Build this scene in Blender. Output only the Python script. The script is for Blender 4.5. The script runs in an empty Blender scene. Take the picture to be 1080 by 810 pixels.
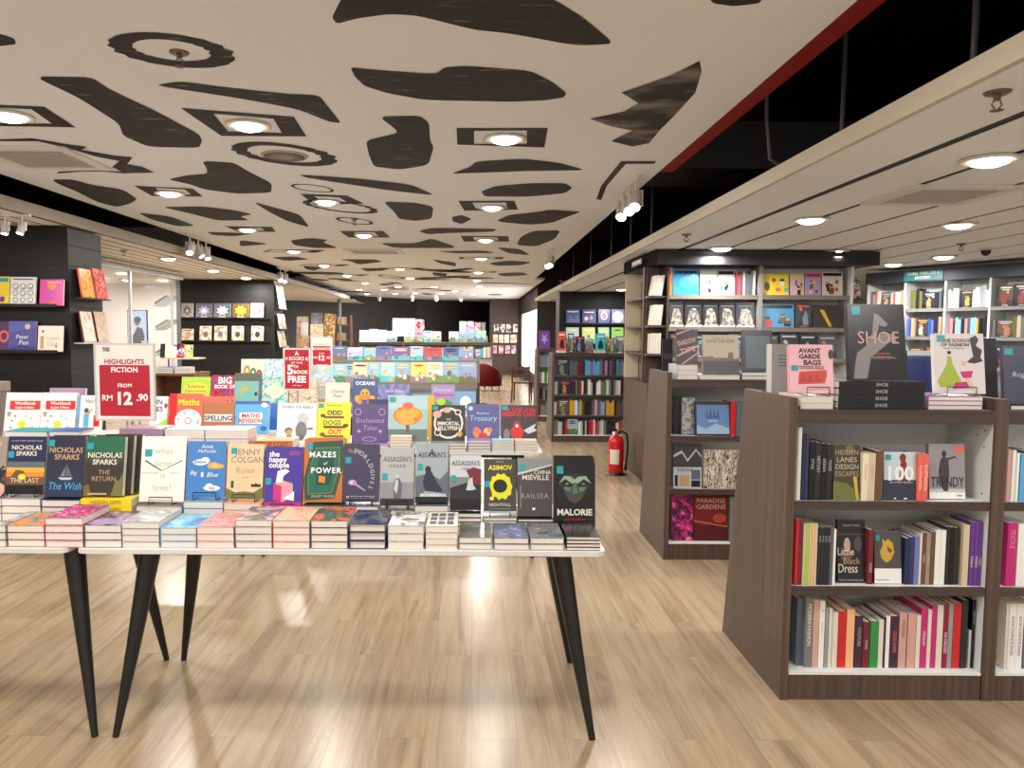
import bpy, bmesh, math, random
from mathutils import Vector, Matrix
RAD = math.radians
rng = random.Random(7)
SC = bpy.context.scene
COL = SC.collection

# ------------------------------------------------------------------ camera
F, VX, VY, H = 800.0, 499.0, 350.0, 1.64
PITCH = math.atan((405 - VY) / F)
ROLL = RAD(0.35)
cam_d = bpy.data.cameras.new('camera')
cam = bpy.data.objects.new('camera', cam_d)
COL.objects.link(cam)
cam_d.sensor_width = 36.0
cam_d.lens = F / 1080 * 36
cam_d.shift_x = (540 - VX) / 1080
cam_d.clip_end = 200
CR = Matrix.Rotation(math.pi / 2 - PITCH, 4, 'X') @ Matrix.Rotation(ROLL, 4, 'Z')
CAMZ = Vector((0, 0, H))
cam.matrix_world = Matrix.Translation(CAMZ) @ CR
SC.camera = cam

def ray(px, py):
    return CR.to_3x3() @ Vector(((px - VX) / F, -(py - 405) / F, -1.0))

def at(px, py, Y):
    d = ray(px, py)
    return CAMZ + d * (Y / d.y)

def onz(px, py, z):
    d = ray(px, py)
    return CAMZ + d * ((z - H) / d.z)

# ------------------------------------------------------------------ materials
PAL = dict(
    white=(236, 234, 230), cream=(232, 220, 190), ivory=(222, 214, 200), paper=(214, 206, 198), grey=(150, 150, 152), silver=(190, 192, 196),
    slate=(92, 100, 110), charcoal=(40, 40, 44), black=(15, 15, 16), navy=(34, 42, 78), blue=(50, 96, 172), sky=(92, 166, 216), teal=(40, 150, 160),
    turquoise=(74, 190, 196), green=(52, 140, 70), lime=(170, 206, 60), olive=(108, 110, 60), yellow=(240, 214, 50), mustard=(210, 166, 58),
    orange=(232, 130, 50), peach=(236, 180, 132), coral=(228, 104, 84), red=(200, 40, 44), maroon=(112, 36, 46), pink=(226, 150, 164),
    rose=(206, 160, 150), magenta=(196, 44, 118), purple=(104, 58, 140), violet=(70, 58, 150), lilac=(168, 142, 190), plum=(66, 40, 60),
    brown=(108, 76, 56), tan=(186, 154, 116), taupe=(150, 138, 126), forest=(36, 78, 62), indigo=(52, 52, 96), aqua=(150, 208, 216),
    periwinkle=(110, 120, 180), sand=(206, 190, 160), wine=(140, 30, 60), ash=(118, 122, 122), mauve=(150, 112, 146), signred=(178, 26, 46))

def lin(c):
    return tuple((v / 255 / 12.92) if v / 255 <= 0.04045 else ((v / 255 + 0.055) / 1.055) ** 2.4 for v in c)

MATS = {}

def newmat(name):
    m = bpy.data.materials.new(name)
    m.use_nodes = True
    nt = m.node_tree
    b = nt.nodes['Principled BSDF']
    return m, nt, b

def mat(c, rough=0.35, metal=0.0, emit=0.0, spec=0.5):
    key = (c, rough, metal, emit, spec)
    if key in MATS:
        return MATS[key]
    rgb = lin(PAL[c]) if isinstance(c, str) else lin(c)
    m, nt, b = newmat('mat_%s' % (c if isinstance(c, str) else '_'.join(map(str, c))))
    b.inputs['Base Color'].default_value = (*rgb, 1)
    b.inputs['Roughness'].default_value = rough
    b.inputs['Metallic'].default_value = metal
    b.inputs['Specular IOR Level'].default_value = spec
    if emit:
        b.inputs['Emission Color'].default_value = (*rgb, 1)
        b.inputs['Emission Strength'].default_value = emit
    MATS[key] = m
    return m

def N(nt, t, **kw):
    n = nt.nodes.new(t)
    for k, v in kw.items():
        if k.startswith('i_'):
            n.inputs[k[2:].replace('_', ' ')].default_value = v
        else:
            setattr(n, k, v)
    return n

def ramp(nt, stops, mode='LINEAR'):
    r = nt.nodes.new('ShaderNodeValToRGB')
    r.color_ramp.interpolation = mode
    e = r.color_ramp.elements
    while len(e) < len(stops):
        e.new(0.5)
    for el, (p, c) in zip(e, stops):
        el.position = p
        el.color = (*lin(PAL[c] if isinstance(c, str) else c), 1)
    return r

def art(cols, scale=14.0, rough=0.25, stretch=(1, 1, 1), warp=0.32):
    """illustrated-cover print: patches of a few inks, another cut of it for every object"""
    key = ('art', tuple(cols), scale, stretch, warp)
    if key in MATS:
        return MATS[key]
    m, nt, b = newmat('art_' + '_'.join(cols[:3]))
    tc = N(nt, 'ShaderNodeTexCoord')
    oi = N(nt, 'ShaderNodeObjectInfo')
    mul = N(nt, 'ShaderNodeMath', operation='MULTIPLY')
    mul.inputs[1].default_value = 37.0
    nt.links.new(oi.outputs['Random'], mul.inputs[0])
    mp = N(nt, 'ShaderNodeMapping')
    mp.inputs['Scale'].default_value = stretch
    nt.links.new(tc.outputs['Object'], mp.inputs['Vector'])
    cmb = N(nt, 'ShaderNodeVectorMath', operation='ADD')
    nt.links.new(mp.outputs['Vector'], cmb.inputs[0])
    nt.links.new(mul.outputs[0], cmb.inputs[1])
    nz = N(nt, 'ShaderNodeTexNoise')
    nz.inputs['Scale'].default_value = scale * 2.2
    nz.inputs['Detail'].default_value = 2
    nt.links.new(cmb.outputs[0], nz.inputs['Vector'])
    mx = N(nt, 'ShaderNodeMix', data_type='VECTOR')
    mx.inputs['Factor'].default_value = warp * 0.3
    nt.links.new(cmb.outputs[0], mx.inputs[4])
    nt.links.new(nz.outputs['Color'], mx.inputs[5])
    vo = N(nt, 'ShaderNodeTexVoronoi')
    vo.inputs['Scale'].default_value = scale * 1.7
    nt.links.new(mx.outputs[1], vo.inputs['Vector'])
    sep = N(nt, 'ShaderNodeSeparateColor')
    nt.links.new(vo.outputs['Color'], sep.inputs[0])
    k = len(cols)
    r = ramp(nt, [(i / k, c) for i, c in enumerate(cols)], 'CONSTANT')
    nt.links.new(sep.outputs[0], r.inputs[0])
    nt.links.new(r.outputs[0], b.inputs['Base Color'])
    b.inputs['Roughness'].default_value = rough
    MATS[key] = m
    return m

def wood(name, c1, c2, c3, axis='Z', scale=1.0, rough=0.45):
    if name in MATS:
        return MATS[name]
    m, nt, b = newmat(name)
    tc = N(nt, 'ShaderNodeTexCoord')
    mp = N(nt, 'ShaderNodeMapping')
    s = {'Z': (60, 60, 0.8), 'X': (0.8, 60, 60), 'Y': (60, 0.8, 60)}[axis]
    mp.inputs['Scale'].default_value = tuple(v * scale for v in s)
    nt.links.new(tc.outputs['Object'], mp.inputs['Vector'])
    nz = N(nt, 'ShaderNodeTexNoise')
    nz.inputs['Scale'].default_value = 1.0
    nz.inputs['Detail'].default_value = 5
    nt.links.new(mp.outputs[0], nz.inputs['Vector'])
    r = ramp(nt, [(0.3, c1), (0.5, c2), (0.72, c3)])
    nt.links.new(nz.outputs['Fac'], r.inputs[0])
    nt.links.new(r.outputs[0], b.inputs['Base Color'])
    b.inputs['Roughness'].default_value = rough
    MATS[name] = m
    return m

def floor_mat():
    m, nt, b = newmat('oak_laminate')
    tc = N(nt, 'ShaderNodeTexCoord')
    mp = N(nt, 'ShaderNodeMapping')
    mp.inputs['Rotation'].default_value = (0, 0, RAD(90))
    nt.links.new(tc.outputs['Object'], mp.inputs['Vector'])
    br = N(nt, 'ShaderNodeTexBrick')
    br.offset = 0.37
    br.inputs['Color1'].default_value = (0.0, 0, 0, 1)
    br.inputs['Color2'].default_value = (1, 1, 1, 1)
    br.inputs['Mortar'].default_value = (0.5, 0.5, 0.5, 1)
    br.inputs['Scale'].default_value = 1.0
    br.inputs['Mortar Size'].default_value = 0.0
    br.inputs['Brick Width'].default_value = 1.25
    br.inputs['Row Height'].default_value = 0.19
    nt.links.new(mp.outputs[0], br.inputs['Vector'])
    br2 = N(nt, 'ShaderNodeTexBrick')
    br2.offset = 0.37
    br2.inputs['Scale'].default_value = 1.0
    br2.inputs['Mortar Size'].default_value = 0.0011
    br2.inputs['Brick Width'].default_value = 1.25
    br2.inputs['Row Height'].default_value = 0.19
    nt.links.new(mp.outputs[0], br2.inputs['Vector'])
    # grain: noise stretched along the planks, moved for every plank
    sc = N(nt, 'ShaderNodeMapping')
    sc.inputs['Scale'].default_value = (11, 0.75, 1)
    nt.links.new(tc.outputs['Object'], sc.inputs['Vector'])
    off = N(nt, 'ShaderNodeVectorMath', operation='MULTIPLY_ADD')
    off.inputs[1].default_value = (23, 17, 9)
    nt.links.new(br.outputs['Color'], off.inputs[0])
    nt.links.new(sc.outputs[0], off.inputs[2])
    nz = N(nt, 'ShaderNodeTexNoise')
    nz.inputs['Scale'].default_value = 1.0
    nz.inputs['Detail'].default_value = 7
    nz.inputs['Roughness'].default_value = 0.62
    nz.inputs['Distortion'].default_value = 1.1
    nt.links.new(off.outputs[0], nz.inputs['Vector'])
    r = ramp(nt, [(0.26, (124, 105, 83)), (0.45, (152, 132, 105)), (0.6, (166, 147, 119)), (0.78, (142, 122, 96))])
    nt.links.new(nz.outputs['Fac'], r.inputs[0])
    hsv = N(nt, 'ShaderNodeHueSaturation')
    mr = N(nt, 'ShaderNodeMapRange')
    mr.inputs['To Min'].default_value = 0.96
    mr.inputs['To Max'].default_value = 1.03
    sp = N(nt, 'ShaderNodeSeparateColor')
    nt.links.new(br.outputs['Color'], sp.inputs[0])
    nt.links.new(sp.outputs[0], mr.inputs['Value'])
    nt.links.new(mr.outputs[0], hsv.inputs['Value'])
    nt.links.new(r.outputs[0], hsv.inputs['Color'])
    mx = N(nt, 'ShaderNodeMix', data_type='RGBA')
    nt.links.new(br2.outputs['Fac'], mx.inputs['Factor'])
    nt.links.new(hsv.outputs[0], mx.inputs[6])
    mx.inputs[7].default_value = (*lin((136, 114, 88)), 1)
    nt.links.new(mx.outputs[2], b.inputs['Base Color'])
    b.inputs['Roughness'].default_value = 0.25
    b.inputs['Specular IOR Level'].default_value = 0.5
    return m

def paint_mat(name='black_brush_paint', stops=((0.0, (20, 16, 15)), (0.57, (26, 21, 20)), (0.65, (52, 45, 41)), (0.73, (140, 130, 120))), sc=(5, 26, 1)):
    """black brush paint with thin pale scratches"""
    m, nt, b = newmat(name)
    tc = N(nt, 'ShaderNodeTexCoord')
    mp = N(nt, 'ShaderNodeMapping')
    mp.inputs['Scale'].default_value = sc
    nt.links.new(tc.outputs['Object'], mp.inputs['Vector'])
    nz = N(nt, 'ShaderNodeTexNoise')
    nz.inputs['Scale'].default_value = 1.0
    nz.inputs['Detail'].default_value = 6
    nt.links.new(mp.outputs[0], nz.inputs['Vector'])
    r = ramp(nt, list(stops))
    nt.links.new(nz.outputs['Fac'], r.inputs[0])
    nt.links.new(r.outputs[0], b.inputs['Base Color'])
    b.inputs['Roughness'].default_value = 0.7
    return m

def plastic_mat(name='clear_wrap', alpha=0.35, col=(235, 240, 245)):
    if name in MATS:
        return MATS[name]
    m, nt, b = newmat(name)
    b.inputs['Base Color'].default_value = (*lin(col), 1)
    b.inputs['Roughness'].default_value = 0.08
    b.inputs['Alpha'].default_value = alpha
    MATS[name] = m
    return m

WALNUT = wood('walnut_laminate', (68, 54, 47), (84, 67, 57), (100, 81, 69), 'Z')
WALNUT_X_SHADED = wood('walnut_lengthwise_shaded', (58, 46, 42), (70, 56, 50), (82, 66, 60), 'X')  # lengthwise grain; weaker light on front faces put in as darker tones
SHELFWHITE = mat((226, 227, 226), 0.5)
SHELFGREY = mat((216, 217, 215), 0.55)
BLACKWALL = mat((23, 21, 21), 0.5, 0, 0, 0.35)
BLACKMETAL = mat((22, 22, 23), 0.35, 0.0)
PAGES = None

def pages_mat():
    m, nt, b = newmat('page_edges')
    tc = N(nt, 'ShaderNodeTexCoord')
    mp = N(nt, 'ShaderNodeMapping')
    mp.inputs['Scale'].default_value = (3, 900, 3)
    nt.links.new(tc.outputs['Object'], mp.inputs['Vector'])
    nz = N(nt, 'ShaderNodeTexNoise')
    nz.inputs['Scale'].default_value = 1.0
    nt.links.new(mp.outputs[0], nz.inputs['Vector'])
    r = ramp(nt, [(0.3, (206, 196, 188)), (0.7, (232, 226, 218))])
    nt.links.new(nz.outputs['Fac'], r.inputs[0])
    nt.links.new(r.outputs[0], b.inputs['Base Color'])
    b.inputs['Roughness'].default_value = 0.8
    return m
PAGES = pages_mat()

# ------------------------------------------------------------------ mesh building
class MB:
    def __init__(s):
        s.v, s.f, s.mi, s.ms, s.sm = [], [], [], [], []
    def slot(s, m):
        if m not in s.ms:
            s.ms.append(m)
        return s.ms.index(m)
    def add(s, vs, fs, m, smooth=False, M=None):
        b = len(s.v)
        k = s.slot(m)
        s.v.extend([tuple(M @ Vector(v)) for v in vs] if M is not None else [tuple(v) for v in vs])
        for f in fs:
            s.f.append([b + i for i in f])
            s.mi.append(k)
            s.sm.append(smooth)
        return s
    def box(s, x0, x1, y0, y1, z0, z1, m, M=None):
        vs = [(x0, y0, z0), (x1, y0, z0), (x1, y1, z0), (x0, y1, z0), (x0, y0, z1), (x1, y0, z1), (x1, y1, z1), (x0, y1, z1)]
        return s.add(vs, [(0, 3, 2, 1), (4, 5, 6, 7), (0, 1, 5, 4), (1, 2, 6, 5), (2, 3, 7, 6), (3, 0, 4, 7)], m, False, M)
    def prism(s, poly, h0, h1, m, M=None, axis='Z'):
        """poly in the plane across axis, run from h0 to h1 along it"""
        n = len(poly)
        def P(p, h):
            return {'Z': (p[0], p[1], h), 'Y': (p[0], h, p[1]), 'X': (h, p[0], p[1])}[axis]
        vs = [P(p, h0) for p in poly] + [P(p, h1) for p in poly]
        fs = [list(range(n))[::-1], list(range(n, 2 * n))] + [(i, (i + 1) % n, n + (i + 1) % n, n + i) for i in range(n)]
        return s.add(vs, fs, m, False, M)
    def tube(s, pts, r, m, n=8, M=None, r1=None, caps=True):
        pts = [Vector(p) for p in pts]
        L = len(pts)
        vs, fs = [], []
        up = None
        for i, p in enumerate(pts):
            d = (pts[min(i + 1, L - 1)] - pts[max(i - 1, 0)]).normalized()
            if up is None:
                up = d.cross(Vector((0, 0, 1)) if abs(d.z) < 0.9 else Vector((1, 0, 0))).normalized()
            a = (up - d * up.dot(d)).normalized()
            up = a
            c = d.cross(a)
            rr = r if r1 is None else r + (r1 - r) * i / max(L - 1, 1)
            for k in range(n):
                t = 2 * math.pi * k / n
                vs.append(p + a * rr * math.cos(t) + c * rr * math.sin(t))
        for i in range(L - 1):
            for k in range(n):
                fs.append((i * n + k, i * n + (k + 1) % n, (i + 1) * n + (k + 1) % n, (i + 1) * n + k))
        s.add(vs, fs, m, True, M)
        if caps:
            s.add([vs[k] for k in range(n)], [list(range(n))[::-1]], m, False, M)
            s.add([vs[(L - 1) * n + k] for k in range(n)], [list(range(n))], m, False, M)
        return s
    def lathe(s, prof, m, n=24, M=None, smooth=True):
        """prof: (radius, z) from bottom to top"""
        vs, fs = [], []
        for r, z in prof:
            for k in range(n):
                t = 2 * math.pi * k / n
                vs.append((r * math.cos(t), r * math.sin(t), z))
        for i in range(len(prof) - 1):
            for k in range(n):
                fs.append((i * n + k, i * n + (k + 1) % n, (i + 1) * n + (k + 1) % n, (i + 1) * n + k))
        if prof[0][0] > 1e-5:
            fs.append(list(range(n))[::-1])
        if prof[-1][0] > 1e-5:
            fs.append([(len(prof) - 1) * n + k for k in range(n)])
        return s.add(vs, fs, m, smooth, M)
    def mesh(s, name):
        me = bpy.data.meshes.new(name)
        me.from_pydata(s.v, [], s.f)
        for m in s.ms:
            me.materials.append(m)
        me.polygons.foreach_set('material_index', s.mi)
        me.polygons.foreach_set('use_smooth', s.sm)
        me.update()
        return me
    def build(s, name, parent=None, M=None):
        return link(name, s.mesh(name), parent, M)

def link(name, data, parent=None, M=None):
    o = bpy.data.objects.new(name, data)
    COL.objects.link(o)
    if parent is not None:
        o.parent = parent
    if M is not None:
        o.matrix_basis = M
    return o

LABELS = {}

def tag(o, label, cat, group=None):
    if label in LABELS and not (group and label == 'same'):
        print('DUPLICATE LABEL', label, o.name, LABELS[label])
    LABELS[label] = o.name
    n = len(label.split())
    if n < 4 or n > 16:
        print('LABEL LENGTH', n, label)
    o['label'], o['category'] = label, cat
    if group:
        o['group'] = group
    return o

def thing(name, label, cat, M=None, group=None):
    o = link(name, None, None, M)
    o.empty_display_size = 0.1
    return tag(o, label, cat, group)

def structure(o):
    o['kind'] = 'structure'
    return o

T = Matrix.Translation
def R(a, ax):
    return Matrix.Rotation(RAD(a), 4, ax)

# ------------------------------------------------------------------ lettering
TXT = {}

def glyphs(s, bold=0.0, space=1.0):
    key = (s, bold, space)
    if key not in TXT:
        c = bpy.data.curves.new('lettering', 'FONT')
        c.body = s
        c.resolution_u = 2
        c.align_x = 'CENTER'
        c.offset = bold
        c.space_character = space
        o = bpy.data.objects.new('lettering', c)
        me = bpy.data.meshes.new_from_object(o)
        vs = [tuple(v.co) for v in me.vertices]
        fs = [list(p.vertices) for p in me.polygons]
        bpy.data.objects.remove(o)
        bpy.data.curves.remove(c)
        bpy.data.meshes.remove(me)
        xs = [v[0] for v in vs] or [0]
        TXT[key] = (vs, fs, min(xs), max(xs))
    return TXT[key]

def put_text(mb, s, m, O, U, V, x, z, h, maxw=None, bold=0.0, anchor='C', space=1.0, italic=0.0):
    """letters on the plane O + U*x + V*z, cap height h, squeezed into maxw"""
    vs, fs, lo, hi = glyphs(s, bold, space)
    k = h / 0.69
    kx = k
    if maxw and (hi - lo) * k > maxw:
        kx = maxw / (hi - lo)
        if kx < k * 0.6:
            k = kx / 0.6
    x0 = {'C': -(lo + hi) / 2, 'L': -lo, 'R': -hi}[anchor]
    out = [O + U * (x + (v[0] + x0 + italic * v[1]) * kx) + V * (z + v[1] * k) for v in vs]
    mb.add(out, fs, m)

# ================================================================== the room
HC, HR, HL = 2.90, 2.50, 2.64          # painted ceiling, right ceiling, left ceiling
XR, XS, XL = 1.445, 1.70, -3.86        # edges of the painted ceiling and of the right soffit
YB = -3.5

mb = MB()
mb.box(-13, 9.5, YB, 36, -0.06, 0.0, floor_mat())
structure(mb.build('floor'))

CEILWHITE = mat((234, 237, 241), 0.8)
CEILRIGHT = mat((238, 243, 246), 0.75)
VOID = mat((16, 15, 15), 0.6)
PAINT = paint_mat()
PAINT2 = paint_mat('grey_streaked_brush_paint', [(0.0, (24, 20, 19)), (0.47, (34, 29, 27)), (0.58, (104, 98, 92)), (0.72, (150, 144, 138))], (2.2, 4.5, 1))

mb = MB()
mb.box(XL, XR, YB, 18.3, HC, HC + 0.05, CEILWHITE)
mb.box(-6.5, 1.7, 18.3, 33, HC, HC + 0.05, CEILWHITE)
mb.box(XR, XR + 0.17, YB, 6.3, HC + 0.05, HC + 0.075, mat((150, 30, 24), 0.5))
ceil_o = structure(mb.build('ceiling'))

# roof slab and the dark void over the gap
mb = MB()
mb.box(-13, 9.5, YB, 36, 3.85, 3.95, VOID)
structure(mb.build('ceiling_void'))

# right ceiling in boards with dark shadow gaps
mb = MB()
xs = [XS, 2.14, 2.57, 3.11, 3.67, 4.12, 4.66, 5.2, 5.75, 9.5]
gap = [0.062, 0.046, 0.04, 0.04, 0.04, 0.04, 0.04, 0.04]
for i in range(len(xs) - 1):
    a = xs[i] + (gap[i - 1] / 2 if i else 0.0292)
    b = xs[i + 1] - (gap[i] / 2 if i < len(gap) else 0)
    mb.box(a, b, YB, 21.2, HR, HR + 0.004, CEILRIGHT)
mb.box(XS, XS + 0.029, YB, 21.2, HR, HR + 0.082, mat((200, 190, 172), 0.7))
mb.box(XS + 0.03, 9.5, YB, 21.2, HR + 0.006, HR + 0.03, VOID)
structure(mb.build('ceiling_right'))

# left ceiling in narrow slats with the beige fascia beside the gap
mb = MB()
x = XL - 0.06
while x > -13:
    mb.box(x - 0.20, x - 0.042, YB, 33, HL, HL + 0.004, mat((246, 240, 230), 0.75))
    x -= 0.20
mb.box(-13, XL - 0.06, YB, 33, HL + 0.006, HL + 0.03, VOID)
mb.box(XL - 0.06, XL - 0.03, YB, 24, HL, 2.745, mat((150, 138, 122), 0.6))
structure(mb.build('ceiling_left'))

# walls
mb = MB()
mb.box(8.6, 8.8, YB, 36, 0, 3.85, mat((196, 192, 184), 0.8))
structure(mb.build('wall_right'))
mb = MB()
mb.box(-12.6, -12.4, YB, 36, 0, 3.85, mat((216, 208, 198), 0.8))
structure(mb.build('wall_left'))
mb = MB()
mb.box(-12.4, -5.95, 16.6, 16.75, 0, 3.85, mat((236, 228, 216), 0.8))
structure(mb.build('wall_left_niche'))
BACKWALL = mat((30, 26, 27), 0.55)
mb = MB()
a, b = Vector((-7.0, 23.9)), Vector((-2.2, 29.8))
d = (b - a).normalized(); nrm = Vector((-d.y, d.x)) * 0.15
mb.prism([a, b, b + nrm, a + nrm], 0, 3.85, BACKWALL)
for i in range(1, 6):                                   # panel joints
    p = a + (b - a) * i / 6
    q = p + d * 0.02
    mb.prism([p - nrm * 0.05, q - nrm * 0.05, q, p], 0, 3.85, mat((24, 21, 22), 0.6))
mb.box(-12.4, -7.0, 23.9, 24.1, 0, 3.85, BACKWALL)
mb.prism([(-2.2, 29.8), (0.62, 32.0), (0.62, 32.2), (-2.2, 30.0)], 0, 3.85, BACKWALL)
structure(mb.build('wall_back'))
mb = MB()
mb.box(0.62, 0.72, 29.2, 32.2, 0, 3.85, BACKWALL)
mb.box(0.62, 1.95, 29.0, 29.2, 0, 3.85, wood('dark_brown_panel', (58, 44, 40), (68, 52, 47), (78, 60, 54), 'Z', 0.5))
structure(mb.build('wall_back_alcove'))
mb = MB()
WB = mat((52, 42, 40), 0.6)
mb.box(1.78, 1.95, 21.3, 29.0, 0, 0.40, WB)             # side wall of the alcove, open for the window
mb.box(1.78, 1.95, 21.3, 29.0, 2.30, 3.85, WB)
mb.box(1.78, 1.95, 21.3, 21.45, 0.40, 2.30, WB)
mb.box(1.78, 1.95, 28.7, 29.0, 0.40, 2.30, WB)
mb.box(1.95, 8.6, 21.3, 21.5, 0, 3.85, WB)
structure(mb.build('wall_alcove'))
win = link('window_1', None)
win['kind'] = 'structure'
mb = MB()
mb.box(1.84, 1.88, 21.45, 28.7, 0.40, 2.30, mat((255, 250, 244), 0.5, 0, 4.5))
structure(mb.build('window_pane', win))
mb = MB()
for i in range(13):
    y = 21.5 + i * 0.55
    mb.box(1.80, 1.825, y, y + 0.05, 0.36 - 0.05 * (i % 2), 2.33 + 0.04 * (i % 3), mat((240, 232, 226), 0.6))
structure(mb.build('window_blind', win))

# ------------------------------------------------------------------ brush paint on the ceiling
def chaikin(p, k=1, c=0.13):
    for _ in range(k):
        q = []
        for i in range(len(p)):
            a, b = Vector(p[i]), Vector(p[(i + 1) % len(p)])
            q += [a * (1 - c) + b * c, a * c + b * (1 - c)]
        p = q
    return p

def C1(*p): return [(x / 3.0, y / 3.0) for x, y in p]
def C2(*p): return [(300 + x / 2.7, y / 2.7) for x, y in p]
def C3(*p): return [(600 + x / 2.25, y / 2.25) for x, y in p]
def C4(*p): return [(140 + x / 2.348, 150 + y / 2.348) for x, y in p]

blots = [
    C2((135, 50), (160, 0), (200, -40), (420, -70), (640, -40), (770, 0), (850, 50), (940, 125), (830, 130), (640, 95), (540, 85), (380, 45), (300, 40), (210, 52), (150, 68)),
    C2((188, 192), (240, 198), (430, 212), (455, 192), (520, 188), (700, 202), (760, 232), (803, 265), (795, 278), (740, 286), (640, 290), (400, 285), (290, 265), (228, 245), (200, 218)),
    C2((270, 332), (385, 330), (412, 350), (415, 400), (425, 420), (410, 470), (330, 483), (255, 475), (240, 440), (232, 400), (320, 380), (318, 370)),
    C2((473, 495), (530, 475), (545, 460), (680, 452), (780, 463), (860, 485), (700, 487), (560, 492)),
    C2((560, 545), (600, 530), (700, 522), (800, 522), (820, 535), (800, 550), (700, 560), (570, 560)),
    C2((605, 628), (640, 612), (710, 605), (760, 597), (845, 603), (820, 612), (760, 635), (700, 640), (620, 633)),
    C1((107, 242), (290, 245), (350, 285), (490, 350), (630, 425), (640, 445), (630, 468), (470, 465), (390, 430), (375, 390), (250, 310)),
    C1((487, 270), (570, 258), (700, 275), (900, 297), (1010, 302), (1040, 340), (1080, 390), (1040, 385), (940, 345), (750, 310)),
    C1((640, 510), (740, 515), (790, 545), (860, 580), (858, 610), (750, 613), (650, 600), (600, 583), (530, 568), (590, 555), (655, 550), (655, 535)),
    C1((165, 568), (230, 568), (290, 585), (390, 600), (435, 630), (410, 645), (370, 655), (310, 640), (240, 605), (180, 580)),
    C1((510, 655), (640, 653), (740, 665), (800, 678), (760, 685), (790, 697), (690, 698), (600, 675)),
    C1((800, 638), (900, 665), (950, 680), (980, 720), (910, 700), (850, 670)),
    C1((435, 672), (540, 685), (620, 715), (560, 716), (480, 695)),
    C1((-60, 100), (0, 108), (45, 122), (52, 140), (0, 146), (-60, 145)),
    C2((1200, -20), (1300, -30), (1360, 0), (1350, 10), (1280, 18), (1220, 10)),
    C4((410, 80), (560, 90), (690, 105), (750, 132), (640, 120), (540, 105), (430, 88)),
    C4((620, 147), (700, 150), (745, 160), (740, 190), (700, 195), (660, 190), (645, 170)),
    C4((790, 185), (815, 180), (840, 190), (815, 203), (793, 197)),
    C4((707, 220), (740, 212), (905, 215), (890, 222), (780, 225), (730, 228)),
    C4((960, 235), (990, 220), (1060, 218), (1045, 240), (1000, 258), (950, 255)),
    C4((610, 250), (700, 250), (740, 238), (790, 255), (800, 262), (650, 262)),
    C4((390, 243), (440, 237), (485, 242), (470, 248), (510, 262), (450, 262), (400, 255)),
    C4((265, 242), (340, 252), (265, 258)),
    C4((182, 222), (300, 226), (250, 233), (200, 230)),
    C4((900, 260), (960, 265), (985, 280), (930, 275)),
    C4((750, 270), (870, 268), (900, 275), (800, 275)),
    C4((880, 300), (930, 293), (990, 297), (960, 305), (900, 306)),
    C4((740, 290), (800, 298), (800, 308), (760, 300)),
    C4((510, 290), (600, 290), (620, 296), (560, 303), (540, 295)),
    C4((340, 285), (400, 283), (440, 290), (380, 294)),
    C4((420, 306), (470, 310), (450, 318), (430, 315)),
    C4((740, 322), (780, 325), (775, 333), (745, 330)),
    C4((560, 312), (640, 312), (620, 318), (580, 320)),
]
leaf = C3((50, 282), (130, 265), (165, 245), (125, 220), (240, 180), (310, 145), (315, 170), (300, 220), (250, 275), (215, 310), (190, 340), (150, 348), (100, 335), (150, 310), (100, 300))
zigzag = [(0, 147), (34, 146), (70, 152), (92, 155), (86, 158), (120, 164), (140, 166), (134, 173), (150, 176), (163, 182), (130, 183), (100, 180), (60, 183), (62, 181), (128, 181), (118, 176), (126, 170), (100, 165), (74, 157), (40, 149), (0, 149)]

def ringpx(cx, cy, rx, ry, k, n=36, wob=0.05):
    out = [(cx + rx * math.cos(2 * math.pi * i / n) * (1 + wob * math.sin(3 * i)), cy + ry * math.sin(2 * math.pi * i / n) + (cx + rx * math.cos(2 * math.pi * i / n) - cx) * 0.12) for i in range(n)]
    return out, [(cx + (x - cx) * k, cy + (y - cy) * k) for x, y in out]

mb = MB()
zl = HC - 0.0025

def paint(poly, k=1, z=zl, m=PAINT):
    pts = [onz(x, y, z) for x, y in poly]
    pts = [v for v in chaikin([(p.x, p.y) for p in pts], k)]
    mb.add([(v[0], v[1], z) for v in pts], [list(range(len(pts)))], m)

def paint_ring(outer, inner, z=zl):
    n = len(outer)
    vs = [onz(x, y, z) for x, y in outer + inner]
    mb.add(vs, [(i, (i + 1) % n, n + (i + 1) % n, n + i) for i in range(n)], PAINT)

for b in blots:
    paint(b, 2)
paint(leaf, 0, m=PAINT2)
paint(zigzag, 0)
for cx, cy, rx, ry, k in ((181, 53, 67, 17, 0.62), (300, 162.5, 56, 11, 0.70), (329.5, 198.5, 23, 3.6, 0.84), (359, 218, 40, 5.6, 0.8), (374, 233, 20, 3.2, 0.8), (413, 292, 14, 1.6, 0.8)):
    o_, i_ = ringpx(cx, cy, rx, ry, k)
    paint_ring(o_, i_)
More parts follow.
